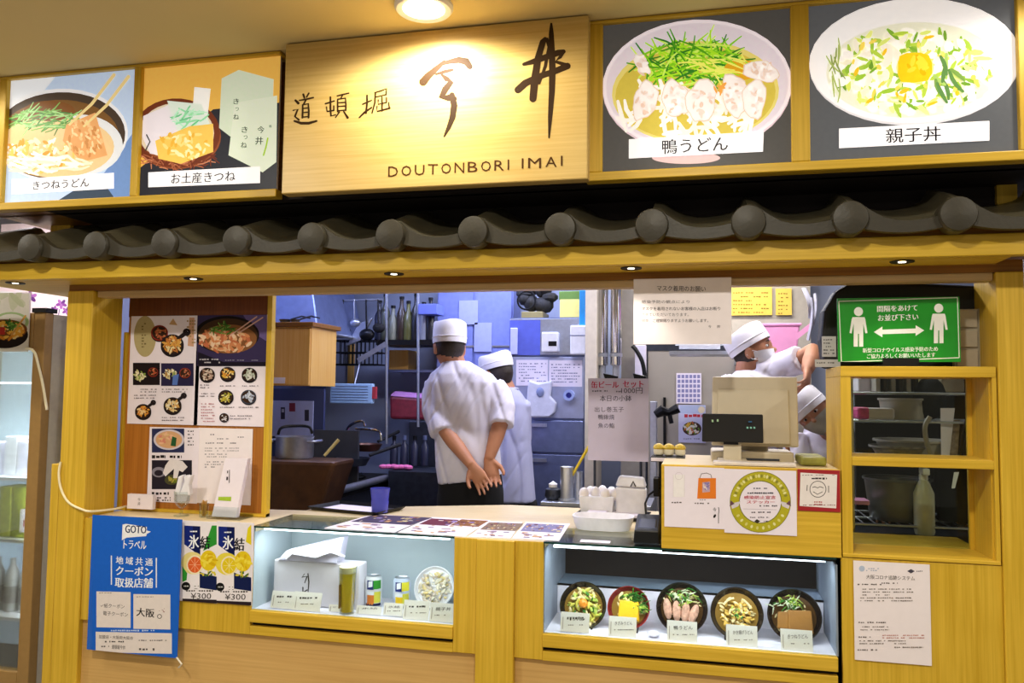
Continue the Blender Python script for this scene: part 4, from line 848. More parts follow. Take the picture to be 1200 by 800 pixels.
A.text('間隔をあけて', 1028, 362, 1075, 7, '#f2f4f0', .025, y1=360.5); A.text('お並び下さい', 1029, 372.5, 1076, 7.5, '#f2f4f0', .025, y1=371); A.text('新型コロナウイルス感染予防のため', 1011, 410.5, 1099, 5.4, '#e8f0e6', .02, y1=408.5); A.text('ご協力よろしくお願いいたします', 1016, 417.5, 1096, 5.4, '#e8f0e6', .02, y1=415.5); A.finish(gs)
dr = thing('drawer_box', (W(1140, 400, .2).x, .22, GZ1), 'beige three drawer box behind the green sign on the cabinet', 'drawers')
x0, x1, z0, z1 = Rr(1118, 362, 1154, 429, .16); bei = mk('beige plastic', '#b8ad98', .5)
boxobj('shell', x0, x1, .165, .192, GZ1+.001, z1, bei, dr)
for k in range(3):
    a = GZ1+.004+k*(z1-GZ1)/3; boxobj('drawer', x0+.004, x1-.02, .155, .17, a, a+(z1-GZ1)/3-.008, bei, dr, .003)
boxobj('edge_strip', x1-.016, x1, .15, .17, GZ1+.001, z1, mk('light beige plastic', '#cfc6b0', .5), dr)
m = MB(); x0, x1, z0, z1 = Rr(957, 335, 1040, 430, .28)
prof = []
xl2, xr2 = x0, W(1165, 400, .28).x-.02
pts = [(xl2+.012, GZ1), (xl2+.0, GZ1+.1), (xl2+.01, z1-.10), (xl2+.05, z1-.03), (xl2+.1, z1), (xl2+.2, z1+.003), (xr2-.05, z1-.02), (xr2-.02, z1-.06), (xr2-.02, GZ1)]
m.prism([(p[0], p[1]) for p in pts], (0, .30, 0), (1, 0, 0), (0, 0, 1), .001); m2 = MB(); m2.prism([(p[0], p[1]) for p in pts], (0, .295, 0), (1, 0, 0), (0, 0, 1), .1)
simple('black_machine', m2, mk('black vinyl cover', '#050506', .6), 'tall black covered machine standing behind the green sign', 'machine', bevel=.012)
for tl, br, lb, nm in (((963, 394), (980, 418), 'small white label card stuck on the black machine', '3'), ((955, 421), (985, 430), 'narrow white label strip at the foot of the black machine', '')):
    o, A = sheet("label_card", lb, "label", .19, tl, br, mk('grey label', '#cfccd0', .5), .002); A.lines(tl[0]+2, tl[1]+4, br[0]-2, max(1, int((br[1]-tl[1])/4)-1), 4, '#6a666c', 1.6, 3, 2.6); A.finish(o)
# ================================================================== menu board standing on the left of the counter
BY = .21
mb = thing('menu_board', (W(225, 600, BY).x, BY, TOPZ), 'red brown board with yellow frame standing on the counter left end', 'board')
x0, x1, z0, z1 = Rr(150, 344, 317, 603, BY); z0 = TOPZ+.001
boxobj('board', x0+.012, x1-.03, BY, BY+.012, z0, z1+.04, TAN, mb); boxobj('header', x0+.012, x1-.03, BY-.003, BY, W(200, 371, BY).z, z1+.04, BROWN, mb)
boxobj('frame_stile', x1-.034, x1-.012, BY-.014, BY+.014, z0, z1+.04, WZM, mb); boxobj('frame_stile', x0, x0+.014, BY-.014, BY+.014, z0, z1-.17, WZM, mb); boxobj('foot_ledge', x0, x1-.012, BY-.02, BY+.014, z0, z0+.012, WX, mb)
def food_bowl(A, cx, cy, r, rim, food, n=24, handle=None, ry=.92):
    if handle: A.stroke([(cx+r*.6, cy-r*.6), (cx+r*1.2, cy-r*1.05)], r*.35, rim); A.ring(cx+r*1.25, cy-r*1.1, r*.12, r*.34, rim, 12)
    A.ell(cx, cy+r*.14, r*1.0, r*ry, '#1c1418'); A.ell(cx, cy, r, r*ry, rim); A.ell(cx, cy, r*.86, r*ry*.84, '#3a2418'); A.specks(cx, cy, r*.72, r*ry*.7, n, food, max(1.1, r*.17))
o, A = sheet('menu_sheet', 'menu sheet with handled pans and two small photographs, left on the brown board', 'menu', BY-.005, (154, 370.5), (231, 498), PAPER, group='menu sheets on the brown board')
A.ell(170, 394, 13, 24, '#b7a878'); A.poly([(222, 372), (228, 372), (227, 406), (220, 405)], '#d8a88a'); A.lines(219, 376, 229, 8, 3.6, '#a88a5a', 2.2, 3, 3); A.poly([(198, 380), (203, 373), (208, 381)], '#c9a070'); A.lines(166, 379, 172, 9, 3.4, '#7a6c44', 2, 6, 3)
food_bowl(A, 187, 390, 10, '#8a2a20', ['#b05a3a', '#c87a4a'], 16); food_bowl(A, 202, 404, 13.5, '#241c20', ['#e0a850', '#c87a3a', '#f0d8a0', '#d89038'], 50, True)
A.rect_(156, 425, 187.5, 451, '#1d1418'); A.rect_(189, 425.5, 227, 452, '#2a2448'); food_bowl(A, 179.5, 436, 6, '#8a2a20', ['#c05a3a', '#d89060'], 10); food_bowl(A, 217, 437, 6.5, '#9a3a28', ['#c8785a'], 10); A.specks(164, 440, 6, 5, 26, ['#c8c48a', '#88a04a', '#e8e0c0'], 1.8); A.specks(199, 438, 8, 5, 26, ['#d8c890', '#8aa050', '#f0e8c8', '#b88a4a'], 1.8); A.poly([(203, 440), (210, 438), (208, 451), (202, 451)], '#5a7ac8')
food_bowl(A, 168, 482, 9.5, '#241c20', ['#e0a040', '#d88a3a', '#e8c890'], 30, True); food_bowl(A, 202.5, 475, 10.5, '#241c20', ['#e0c890', '#d8a860', '#e8e0c8'], 36, True)
A.lines(165, 456, 184, 2, 3, '#77707c', 1.2, 4, 2.4); A.lines(190, 456, 220, 2, 3, '#77707c', 1.2, 5, 2.4); A.lines(155, 463, 183, 2, 3.2, '#77707c', 1.2, 6, 2.4); A.lines(190, 489, 216, 2, 3.2, '#77707c', 1.2, 7, 2.4); A.finish(o)
o, A = sheet('menu_sheet', 'menu sheet with a large noodle photograph over five small bowls, right on the brown board', 'menu', BY-.005, (231.5, 369.5), (312.5, 500), PAPER, group='menu sheets on the brown board')
A.rect_(231, 368, 313, 429, '#3a3058'); A.poly([(285, 369), (313, 369), (313, 400), (300, 392)], '#6c5c94'); A.ell(266, 392, 38, 22, '#171014'); A.ell(267, 393, 35, 20, '#46301e'); A.ell(268, 397, 33, 17, '#8a5a34'); A.specks(264, 399, 30, 13, 110, ['#d88a5a', '#e8b88a', '#c8704a', '#f0d0b0'], 3); A.strands(262, 385, 16, 5, 30, ['#4a7a2c', '#7aa04a', '#356020'], 1.4, 11, -.2, .5); A.stroke([(301, 371), (270, 393)], 1.5, '#e0b4a4'); A.stroke([(308, 372), (280, 390)], 1.5, '#e0b4a4'); A.poly([(232, 412), (262, 424), (313, 424), (313, 429), (232, 429)], '#1a1424'); A.lines(234, 421, 258, 2, 3.6, '#c8c4d0', 1.8, 3, 2.8); A.lines(264, 422, 306, 1, 3.6, '#8a86a0', 1.4, 3, 2.8)
for cx, cy, f in ((243, 439, ['#b89a8a', '#d8c8b8', '#8a6a5a']), (267, 438, ['#e0b040', '#d89038', '#f0d890']), (292.5, 439, ['#d8d8d0', '#b8c0b0']), (265, 465, ['#b8a83a', '#8a8a2a', '#e0d890']), (291.5, 465, ['#a8b0c8', '#c8d0e0'])): food_bowl(A, cx, cy, 9, '#1c161c' if cx != 291.5 else '#3a4050', f, 26)
A.lines(235, 451, 248, 2, 3, '#6a6470', 1.2, 5, 2.2); A.lines(256, 452, 276, 1, 3, '#6a6470', 1.2, 6, 2.2); A.lines(284, 452, 303, 1, 3, '#6a6470', 1.2, 7, 2.2); A.lines(234, 461, 252, 2, 3, '#6a6470', 1.2, 8, 2.2); A.lines(258, 477, 304, 1, 3, '#6a6470', 1.2, 9, 2.2); A.lines(236, 473, 252, 7, 3.4, '#c08a94', 1.4, 10, 2.2); A.lines(270, 487, 296, 2, 3.4, '#8a8490', 1.2, 11, 2.2); food_bowl(A, 263, 489, 5.5, '#2a2430', ['#e0dce4', '#c8c0c8'], 10); A.finish(o)
o, A = sheet('photo_sheet', 'narrow sheet with two bowl photographs pinned low on the brown board', 'menu', BY-.004, (175.5, 500), (230.5, 590), PAPER)
A.rect_(178, 502, 216, 530, '#2c3058'); A.ell(198, 515, 18, 12, '#cfc8d8'); A.ell(198, 515, 15.5, 10, '#d8a87c'); A.specks(194, 514, 10, 6, 20, ['#e8b894', '#d88a74', '#e0c08a'], 2); A.poly([(202, 511), (207, 513), (206, 523), (200, 522)], '#2a5a34'); A.lines(178, 535, 194, 1, 3, '#2a2428', 4, 5, 5, 1); A.lines(199, 535, 213, 1, 3, '#2a2428', 3.6, 6, 4.4, 1)
A.rect_(178, 539, 225, 573, '#26222e'); A.ell(186, 553, 8, 6, '#8a8696'); A.ell(186, 554, 5, 3.5, '#2a2430'); A.ell(201, 562, 8, 6, '#4a4a30'); A.specks(201, 562, 6, 4, 12, ['#a8a04a', '#6a7a2a'], 1.8); A.poly([(194, 545), (200, 537), (214, 540), (220, 547), (214, 553), (210, 551), (208, 560), (203, 560), (204, 549), (194, 558), (191, 554)], '#e8e2e6'); A.lines(220, 505, 227, 5, 4, '#55505a', 1.6, 3, 3); A.lines(178, 578, 198, 1, 3, '#2a2428', 4, 7, 4.6, 1); A.lines(178, 583, 200, 2, 3, '#4a444a', 2, 4, 3); A.finish(o)
o, A = sheet('printed_notice', 'plain lilac white notice of small print pinned low on the brown board', 'notice', BY-.003, (232.5, 501), (293.5, 592), PINKP)
A.lines(244, 509, 251, 1, 3, '#77707e', 1.6, 2, 2.6); A.lines(276, 512, 286, 1, 3, '#77707e', 1.2, 2, 2.6); A.lines(252, 514, 268, 1, 3, '#77707e', 1.2, 2, 2.6); A.lines(241, 519, 282, 1, 3, '#77707e', 1.4, 3, 2.6); A.lines(240, 525, 280, 2, 3, '#8a8490', 1.1, 4, 2.4); A.lines(240, 532, 266, 2, 3, '#8a8490', 1.1, 5, 2.4); A.lines(240, 541, 262, 3, 3, '#8a8490', 1.2, 6, 2.4); A.finish(o)
# ---------------------------------------------------------------- small things before the board
q = WZ(163, 597.5, TOPZ)
o, A = sheet('name_card', 'small white card block standing at the left foot of the brown board', 'card', BY-.05, (149.5, 578.5), (178.5, 597), PAPER, .02)
A.text('今', 161.5, 585, 164.5, 3.5, '#4a444a'); A.text('井', 161.5, 590, 164.5, 4, '#3a343a'); A.finish(o)
x0, x1, z0, z1 = Rr(252, 537, 283, 606, .12)
lf = thing('leaflet_stand', ((x0+x1)/2, .13, TOPZ), 'tall white leaflet leaning in a clear stand before the brown board', 'leaflet')
m = MB(); m.hexa([(x0, .11, TOPZ+.008), (x1-.02, .11, TOPZ+.008), (x1-.02, .135, TOPZ+.008), (x0, .135, TOPZ+.008)], [(x0+.028, .15, z1), (x1, .15, z1), (x1, .175, z1), (x0+.028, .175, z1)]); m.build('leaflet', PAPER, lf)
m = MB(); c0 = lin('#3a343a'); m.c = []
def slantq(pts, col):
    v = []
    for px, py in pts:
        t = min(1, max(0, (W(px, py, .12).z-TOPZ-.008)/(z1-TOPZ-.008))); v.append((W(px, py, .11+.04*t-.0012).x, .11+.04*t-.0012, TOPZ+.008+(z1-TOPZ-.008)*t))
    m.add(v, [tuple(range(len(v)))]); m.c.append(lin(col))
slantq([(256, 582), (271, 582), (270.5, 587), (255.5, 586)], '#a8c83a'); slantq([(265.4, 559), (267.2, 559), (267, 563), (265, 563)], '#3a343a'); slantq([(268.5, 551), (269.3, 551), (269, 566), (268, 566)], '#5a545a'); slantq([(266, 552), (267.4, 552), (267, 555), (266, 555)], '#4a444a')
m.build('print', PRINT, lf); boxobj('clear_foot', x0-.01, x1+.01, .09, .19, TOPZ+.001, TOPZ+.01, GLASSB, lf); boxobj('clear_front', x0-.008, x1, .098, .101, TOPZ+.01, TOPZ+.05, GLASSB, lf)
x0, x1, z0, z1 = Rr(202, 579, 224, 606, .13); mt = Matrix.Translation(((x0+x1)/2, .13, TOPZ))
sg = thing('stemmed_glass', ((x0+x1)/2, .13, TOPZ), 'clear stemmed glass with a folded white cloth before the brown board', 'glass')
MB().lathe([(.03, 0), (.03, .003), (.006, .008), (.005, .03), (.02, .042), (.03, .06), (.032, .10), (.030, .10), (.027, .062), (0, .046)], 20, mt).build('goblet', GLASSB, sg, True)
m = MB()
for a, b, c_ in ((-.035, -.01, .02), (-.01, .02, .03), (.02, .04, -.01)): m.hexa([(mt.translation.x+a, .125, TOPZ+.085), (mt.translation.x+b, .125, TOPZ+.085), (mt.translation.x+b, .15, TOPZ+.085), (mt.translation.x+a, .15, TOPZ+.085)], [(mt.translation.x+a+c_, .12, TOPZ+.16), (mt.translation.x+b+c_, .115, TOPZ+.17), (mt.translation.x+b+c_, .14, TOPZ+.17), (mt.translation.x+a+c_, .14, TOPZ+.16)])
m.build('folded_cloth', CAPW, sg, bevel=.004)
q = W(239, 592, .13); mt = Matrix.Translation((q.x, .13, TOPZ))
tp = thing('toothpick_cup', (q.x, .13, TOPZ), 'small clear cup of bamboo picks before the brown board', 'cup')
MB().lathe([(.017, 0), (.020, .055), (.018, .055), (.015, .004), (0, .004)], 18, mt).build('cup', GLASSB, tp, True)
m = MB(); r = random.Random(2)
for k in range(22):
    a = r.uniform(0, 6.28); s = r.uniform(.002, .013); m.tube([(q.x+s*.6*math.cos(a), .13+s*.6*math.sin(a), TOPZ+.005), (q.x+s*math.cos(a), .13+s*math.sin(a), TOPZ+.066+r.uniform(-.004, .003))], .0012, 4)
tag(m.build('picks', mk('bamboo', '#c8963a', .5), tp), kind='stuff')
# ---------------------------------------------------------------- on the counter top
def tray(px, py, w, d, label, mat=BLACK, h=.016, name='tray', rot=.0):
    q = WZ(px, py, TOPZ); p = thing(name, (q.x, q.y, TOPZ), label, 'tray')
    mt = Matrix.Translation((q.x, q.y, TOPZ+.001)) @ Matrix.Rotation(rot, 4, 'Z')
    m = MB(); a, b, c_ = w/2, d/2, .014
    m.box(-a+c_, a-c_, -b+c_, b-c_, 0, .004, 0, mt); m.build('base', mat, p)
    m = MB()
    for s0, s1 in (((-a, -b), (a, -b)), ((a, -b), (a, b)), ((a, b), (-a, b)), ((-a, b), (-a, -b))):
        def inn(q_): return (q_[0]*(a-c_)/a, q_[1]*(b-c_)/b)
        i0, i1 = inn(s0), inn(s1)
        m.add([mt @ Vector(v) for v in ((*s0, h), (*s1, h), (*i1, 0), (*i0, 0), (*s0, h-.003), (*s1, h-.003), (*i1, -.0005), (*i0, -.0005))], [(0, 1, 2, 3), (7, 6, 5, 4), (0, 4, 5, 1)])
    m.build('rim', mat, p); return p, q
t, q = tray(418, 597.5, .36, .22, 'black serving tray with a white paper and blue cup on the counter left', rot=-.22)
simple('paper_placemat', MB().box(-.13, .12, -.075, .075, 0, .0012, 0, Matrix.Translation((q.x-.01, q.y, TOPZ+.0055)) @ Matrix.Rotation(-.22, 4, 'Z')), PAPER, 'white paper lying in the black serving tray at the counter left', 'paper')
q = WZ(445, 600, TOPZ+.006); cz = W(445, 572, q.y).z-TOPZ-.006; mt = Matrix.Translation((q.x, q.y, TOPZ+.007))
cp = thing('blue_tumbler', (q.x, q.y, TOPZ+.007), 'translucent blue plastic tumbler on the black tray', 'cup')
BLUEG = mk('blue tumbler plastic', '#4c50b8', .2); rc_ = (W(455.5, 580, q.y)-W(434, 580, q.y)).length/2
MB().lathe([(0, 0), (rc_*.82, 0), (rc_*.9, cz*.45), (rc_*.86, cz*.5), (rc_, cz), (rc_*.93, cz), (rc_*.78, .006), (0, .006)], 26, mt).build('tumbler', BLUEG, cp, True)
def placemat(pts, label, seed, kind):
    """menu lying flat on the counter; corners as photo points"""
    V = [WZ(x, y, TOPZ) for x, y in pts]; c = sum(V, Vector())/4
    p = thing('menu_placemat', (c.x, c.y, TOPZ), label, 'menu', 'menu sheets lying along the counter')
    m = MB(); m.hexa([(v.x, v.y, TOPZ+.0006) for v in V], [(v.x, v.y, TOPZ+.002) for v in V]); m.build('sheet', PINKP, p)
    a, b = V[1]-V[0], V[3]-V[0]; r = random.Random(seed); m = MB(); m.c = []; k = 0
    def quad(u0, v0, u1, v1, col):
        nonlocal k; k += 1
        m.add([tuple(V[0]+a*u+b*v+Vector((0, 0, .0025+k*1e-5))) for u, v in ((u0, v0), (u1, v0), (u1, v1), (u0, v1))], [(0, 1, 2, 3)]); m.c.append(lin(col))
    if kind != 1: quad(.05, .42, .95, .92, ['#4a4058', '#6a4048', '#85705a', '#8480a4'][kind])
    else: quad(.05, .5, .5, .9, '#6a2c3c'); quad(.52, .55, .96, .95, '#8a5a2c')
    for _ in range(36):
        u, v = r.uniform(.08, .88), r.uniform(.45, .86); quad(u, v, u+r.uniform(.02, .09), v+r.uniform(.02, .07), r.choice(['#c8a06a', '#e8d8c8', '#5a2430', '#3a2a60', '#8a4a3a', '#d8c890', '#9a86b8']))
    for _ in range(14):
        u, v = r.uniform(.06, .8), r.uniform(.06, .34); quad(u, v, u+r.uniform(.05, .14), v+.04, r.choice(['#8a7a9a', '#c8964a', '#a8889a']))
    m.build('print', PRINT, p)
placemat([(380, 619), (462, 624), (500, 608), (440, 602)], 'menu sheet lying flat over the left display case, nearest the black tray', 1, 0)
placemat([(466, 624), (545, 629), (575, 610), (506, 606)], 'menu sheet with brown pictures lying flat, second from the tray', 2, 1)
placemat([(549, 629), (598, 631), (612, 612), (573, 611)], 'menu sheet lying flat above the middle counter post', 3, 2)
placemat([(600, 631), (655, 634), (668, 614), (616, 612)], 'lilac menu sheet lying flat nearest the white oval tray', 4, 3)
# white oval dish, tray behind it, card reader
t, q = tray(718, 606, .30, .2, 'black tray of wrapped napkins behind the white oval dish', rot=-.05)
simple('napkin_stack', MB().box(q.x-.10, q.x-.02, q.y-.07, q.y+.05, TOPZ+.006, TOPZ+.03).box(q.x-.015, q.x+.11, q.y-.07, q.y+.04, TOPZ+.006, TOPZ+.022), PAPER, 'folded white napkins lying in the black tray', 'napkins', bevel=.004)
c = WZ(707, 619, TOPZ); wv = (W(744, 615, c.y)-W(672, 615, c.y)).length/2
od = thing('oval_dish', (c.x, c.y, TOPZ), 'white oval plastic dish on the counter beside the card reader', 'dish')
m = MB(); n = 36
def ov(k, z): return [(c.x+wv*k*math.copysign(abs(math.cos(a))**.7, math.cos(a)), c.y+.085*k*math.copysign(abs(math.sin(a))**.7, math.sin(a)), TOPZ+z) for a in (2*PI*i/n for i in range(n))]
R6 = [ov(.86, .001), ov(.93, .02), ov(.98, .045), ov(1, .05), ov(.96, .05), ov(.9, .022), ov(.8, .016)]
vs = [p_ for r_ in R6 for p_ in r_]; fs = [(j*n+i, j*n+(i+1) % n, (j+1)*n+(i+1) % n, (j+1)*n+i) for j in range(6) for i in range(n)]+[tuple(range(n-1, -1, -1)), tuple(range(6*n, 7*n))]
m.add(vs, fs); m.build('dish', WHITE, od, True); boxobj('paper_liner', c.x-wv*.7, c.x+wv*.65, c.y-.045, c.y+.05, TOPZ+.018, TOPZ+.03, PINKP, od)
simple('paper_slip', MB().box(WZ(680, 634, TOPZ).x, WZ(716, 634, TOPZ).x, .03, .07, TOPZ+.0008, TOPZ+.002), PAPER, 'white slip lying on the glass over the right display case', 'paper')
x0, x1 = W(744, 625, .12).x, W(776, 625, .12).x-.003
rd = thing('card_reader', ((x0+x1)/2, .12, TOPZ), 'black card reader with curly cable against the cash desk', 'card reader')
m = MB(); m.hexa([(x0, .04, TOPZ+.001), (x1, .04, TOPZ+.001), (x1, .2, TOPZ+.001), (x0, .2, TOPZ+.001)], [(x0+.004, .045, TOPZ+.05), (x1-.004, .045, TOPZ+.05), (x1-.004, .195, TOPZ+.085), (x0+.004, .195, TOPZ+.085)]); m.build('reader_body', BLACK, rd, bevel=.006)
m = MB(); m.hexa([(x0+.015, .06, TOPZ+.054), (x1-.015, .06, TOPZ+.054), (x1-.015, .14, TOPZ+.072), (x0+.015, .14, TOPZ+.072)], [(x0+.02, .065, TOPZ+.057), (x1-.02, .065, TOPZ+.057), (x1-.02, .135, TOPZ+.075), (x0+.02, .135, TOPZ+.075)]); m.build('key_panel', STEELD, rd)
MB().tube([W(762, 612, .2), W(757, 602, .2), W(756, 590, .22), W(760, 580, .24), W(768, 574, .26), W(773, 572, .28)], .004, 8).build('cable', BLACK, rd, True)
MB().box(W(766, 580, .28).x, W(773, 580, .28).x, .25, .3, TOPZ+.14, TOPZ+.21).build('plug_block', BLACK, rd, bevel=.004)
m = MB(); 
# beer set board on its stand
o, A = sheet('beer_set_board', 'lilac white handwritten drinks board standing on the counter behind the oval dish', 'notice', .70, (689.5, 443), (760, 541), mk('lilac card', '#cfc6dc', .5, var=.02), .004)
A.text('缶ビール', 693, 450.5, 725, 8, '#c0305a', .03); A.text('セット', 730, 450, 754, 8, '#c0305a', .03); A.lines(694, 458, 712, 1, 3, '#6a6478', 2, 3, 2.8); A.lines(722, 458.5, 728, 1, 3, '#6a6478', 2, 3, 2.6); A.text('1000円', 728, 457.5, 753, 7, '#4a4458'); A.text('本日の小鉢', 703, 466.5, 740, 7, '#4a4458', .01); A.text('出し巻玉子', 697, 479.5, 731, 6, '#4a4458'); A.text('鴨鍬焼', 701, 488.5, 720, 6, '#4a4458'); A.text('魚の鮨', 701, 498.5, 720, 6, '#4a4458'); A.finish(o)
m = MB()
for px in (697, 751): m.tube([W(px, 535, .71), W(px, 592, .71)-Vector((0, 0, 0))], .006, 8)
for i, px in enumerate((697, 751)): m.box(W(px-8, 590, .71).x, W(px+8, 590, .71).x, .67, .77, TOPZ+.001, TOPZ+.006)
m.build('board_stand', STEELD, o, True); BEERBOARD = o
# egg tray and tissue pack
x0, x1, z0, z1 = Rr(680, 572, 721, 592, .66)
et = thing('egg_container', ((x0+x1)/2, .7, TOPZ), 'white container heaped with white eggs below the drinks board', 'container'); z1 = TOPZ+.085
m = MB(); m.hexa([(x0+.01, .62, TOPZ+.001), (x1-.01, .62, TOPZ+.001), (x1-.01, .74, TOPZ+.001), (x0+.01, .74, TOPZ+.001)], [(x0, .61, z1), (x1, .61, z1), (x1, .75, z1), (x0, .75, z1)]); m.build('tub', WHITE, et, bevel=.006)
EGG = mk('white egg shell', '#efe8e4', .4, var=.02); k = 0
eggm = MB().ball((0, 0, 0), .021, .021, .027, 14)
for dx, dy, dz in ((.02, 0, .02), (.065, .02, .024), (.11, 0, .02), (.15, .02, .018), (.04, .06, .02), (.09, .07, .024), (.13, .07, .02)):
    b = MB(); b.ball((x0+dx, .635+dy, z1+dz-.012), .022, .022, .027, 12); row = ('front', ('first', 'second', 'third', 'fourth')[k]) if k < 4 else ('back', ('first', 'second', 'third')[k-4]); k += 1; e = simple('egg', b, EGG, 'white egg, '+row[1]+' from the left in the '+row[0]+' row of the white container', 'egg', 'eggs in the white container', True)
x0, x1, z0, z1 = Rr(722, 556, 757, 592, .64); ts = thing('towel_pack', ((x0+x1)/2, .68, TOPZ), 'white film pack of wrapped hand towels beside the eggs', 'pack')
m = MB(); z1 = W(740, 558, .64).z; m.hexa([(x0, .63, TOPZ+.001), (x1, .63, TOPZ+.001), (x1, .72, TOPZ+.001), (x0, .72, TOPZ+.001)], [(x0-.004, .635, z1-.045), (x1+.004, .64, z1-.05), (x1, .72, z1-.05), (x0, .72, z1-.045)]); m.build('pack', mk('white film', '#e6e4ea', .3, bump=.5, bscale=40), ts, bevel=.01)
m = MB(); m.hexa([(x0-.004, .632, z1-.043), (x1, .636, z1-.047), (x1, .72, z1-.047), (x0, .72, z1-.043)], [(x0+.01, .65, z1), (x1-.01, .65, z1-.006), (x1-.012, .70, z1-.006), (x0+.014, .70, z1)]); m.build('film_top', MATS['white film'], ts, bevel=.008); m = MB(); m.tube([W(739, 570, .628), W(742, 564, .63), W(745, 570, .626)], .003, 6); m.build('print_mark', BLACKM, ts)
# pudding cups on a black stand beside the desk
x0, x1, z0, z1 = Rr(763, 531, 803, 541, .34)
pu = thing('cup_stand', ((x0+x1)/2, .36, TOPZ), 'black stand with three pudding cups left of the customer display', 'stand')
boxobj('stand_top', x0, x1, .3, .42, z0, z0+.02, BLACK, pu, .003); boxobj('label_strip', x0+.002, x0+.055, .296, .3, z0+.003, z0+.016, PAPER, pu); boxobj('label_strip', x0+.062, x0+.095, .296, .3, z0+.003, z0+.016, PAPER, pu); boxobj('stand_leg', x0+.03, x0+.05, .33, .39, TOPZ+.001, z0, BLACK, pu); boxobj('stand_foot', x0+.0, x0+.055, .31, .41, TOPZ+.0005, TOPZ+.008, BLACK, pu)
for i, px in enumerate((772, 784, 797)):
    q = W(px, 526, .35); b = z0+.021; mt = Matrix.Translation((q.x, .35, b))
    p = thing('pudding_cup', (q.x, .35, b), ['cream pudding cup with a yellow cloth cap, leftmost on the black stand', 'cream pudding cup with a yellow cap, middle on the black stand', 'cream pudding cup with a yellow cap, rightmost on the black stand'][i], 'cup', 'pudding cups on the black stand')
    MB().lathe([(.012, 0), (.018, .004), (.021, .016), (.018, .028), (.0, .03)], 16, mt).build('cup', mk('cream cup', '#e8e0c8', .3), p, True); MB().lathe([(.019, .024), (.022, .03), (.017, .04), (.006, .046), (0, .047)], 14, mt).build('cap', mk('yellow cap', '#d8b83a', .5, var=.25, scale=90), p, True)
# cash register with monitor and customer display
rg = thing('cash_register', (W(880, 545, .3).x, .3, CZ1), 'beige cash register with its monitor turned away', 'cash register')
BEIGEP = mk('register beige plastic', '#cbbfa6', .45, var=.02); BEIGED = mk('register darker beige', '#b0a389', .5)
x0, x1, z0, z1 = Rr(833, 441, 936, 524, .26)
m = MB(); m.hexa([(x0, .245, z0), (x1, .245, z0), (x1-.006, .275, z0), (x0+.006, .275, z0)], [(x0+.004, .255, z1), (x1-.002, .255, z1), (x1-.008, .285, z1), (x0+.01, .285, z1)]); m.build('monitor_back', BEIGEP, rg, bevel=.006)
m = MB(); m.hexa([(x0+.018, .232, z0+.01), (x1-.03, .232, z0+.01), (x1-.03, .247, z0+.01), (x0+.018, .247, z0+.01)], [(x0+.024, .246, z1-.045), (x1-.034, .246, z1-.045), (x1-.034, .258, z1-.045), (x0+.024, .258, z1-.045)]); m.build('monitor_cover', BEIGEP, rg, bevel=.004)
m = MB(); m.box(x0+.02, x1-.02, .28, .29, z0+.012, z1-.015); m.build('screen', BLACK, rg)
boxobj('register_base', x0-.0, x1-.02, .22, .42, CZ1-.001, CZ1+.035, BEIGEP, rg, .006); boxobj('neck', (x0+x1)/2-.05, (x0+x1)/2+.05, .29, .35, CZ1+.03, z0+.05, BEIGED, rg, .005); boxobj('printer_slot', x0+.02, x1-.07, .215, .222, CZ1+.005, CZ1+.012, STEELD, rg)
x0, x1, z0, z1 = Rr(822.5, 484.5, 894.5, 519, .14)
dp = thing('customer_display', ((x0+x1)/2, .15, CZ1), 'black customer price display on a beige foot before the monitor', 'display')
m = MB(); m.hexa([(x0, .13, z0), (x1, .13, z0), (x1, .155, z0), (x0, .155, z0)], [(x0+.002, .145, z1), (x1, .145, z1), (x1, .17, z1), (x0+.002, .17, z1)]); m.build('display_body', BLACKM, dp, bevel=.004)
boxobj('bracket', (x0+x1)/2-.03, (x0+x1)/2+.02, .14, .165, z0-.008, z0+.004, BLACK, dp); boxobj('post', (x0+x1)/2-.03, (x0+x1)/2+.03, .15, .18, CZ1-.001, z0-.005, BEIGEP, dp); boxobj('foot', (x0+x1)/2-.05, (x0+x1)/2+.05, .1, .22, CZ1-.001, CZ1+.012, BEIGEP, dp, .003)
m = MB(); m.c = []
def lit(px, py, w, h, col):
    a = W(px, py, .135); m.add([(a.x-w, .131, a.z-h), (a.x+w, .131, a.z-h), (a.x+w, .138, a.z+h), (a.x-w, .138, a.z+h)], [(0, 1, 2, 3)]); m.c.append(lin(col))
for px, py in ((835, 493), (841, 492.5)): lit(px, py, .003, .004, '#a8c8a0')
for px in (876, 880, 884): lit(px, 501, .003, .003, '#8ac8b8')
lit(879, 494, .006, .002, '#3a6a9a'); m.build('screen_marks', PRINT, dp)['kind'] = 'stuff'
simple('card_wallet', MB().box(W(935, 545, .2).x, W(965, 545, .2).x, .12, .3, CZ1, CZ1+.03), mk('brown green wallet', '#8a8a3a', .5, var=.3), 'olive brown bundle lying on the cash desk right of the register', 'bundle', bevel=.008)
m = MB(); m.box(W(836, 541, .06).x, W(932, 541, .06).x, .03, .1, CZ1, CZ1+.012); simple('receipt_tray', m, mk('pale tray plastic', '#d8d0cc', .4), 'flat pale tray on the cash desk edge above the ring sticker', 'tray', bevel=.003)
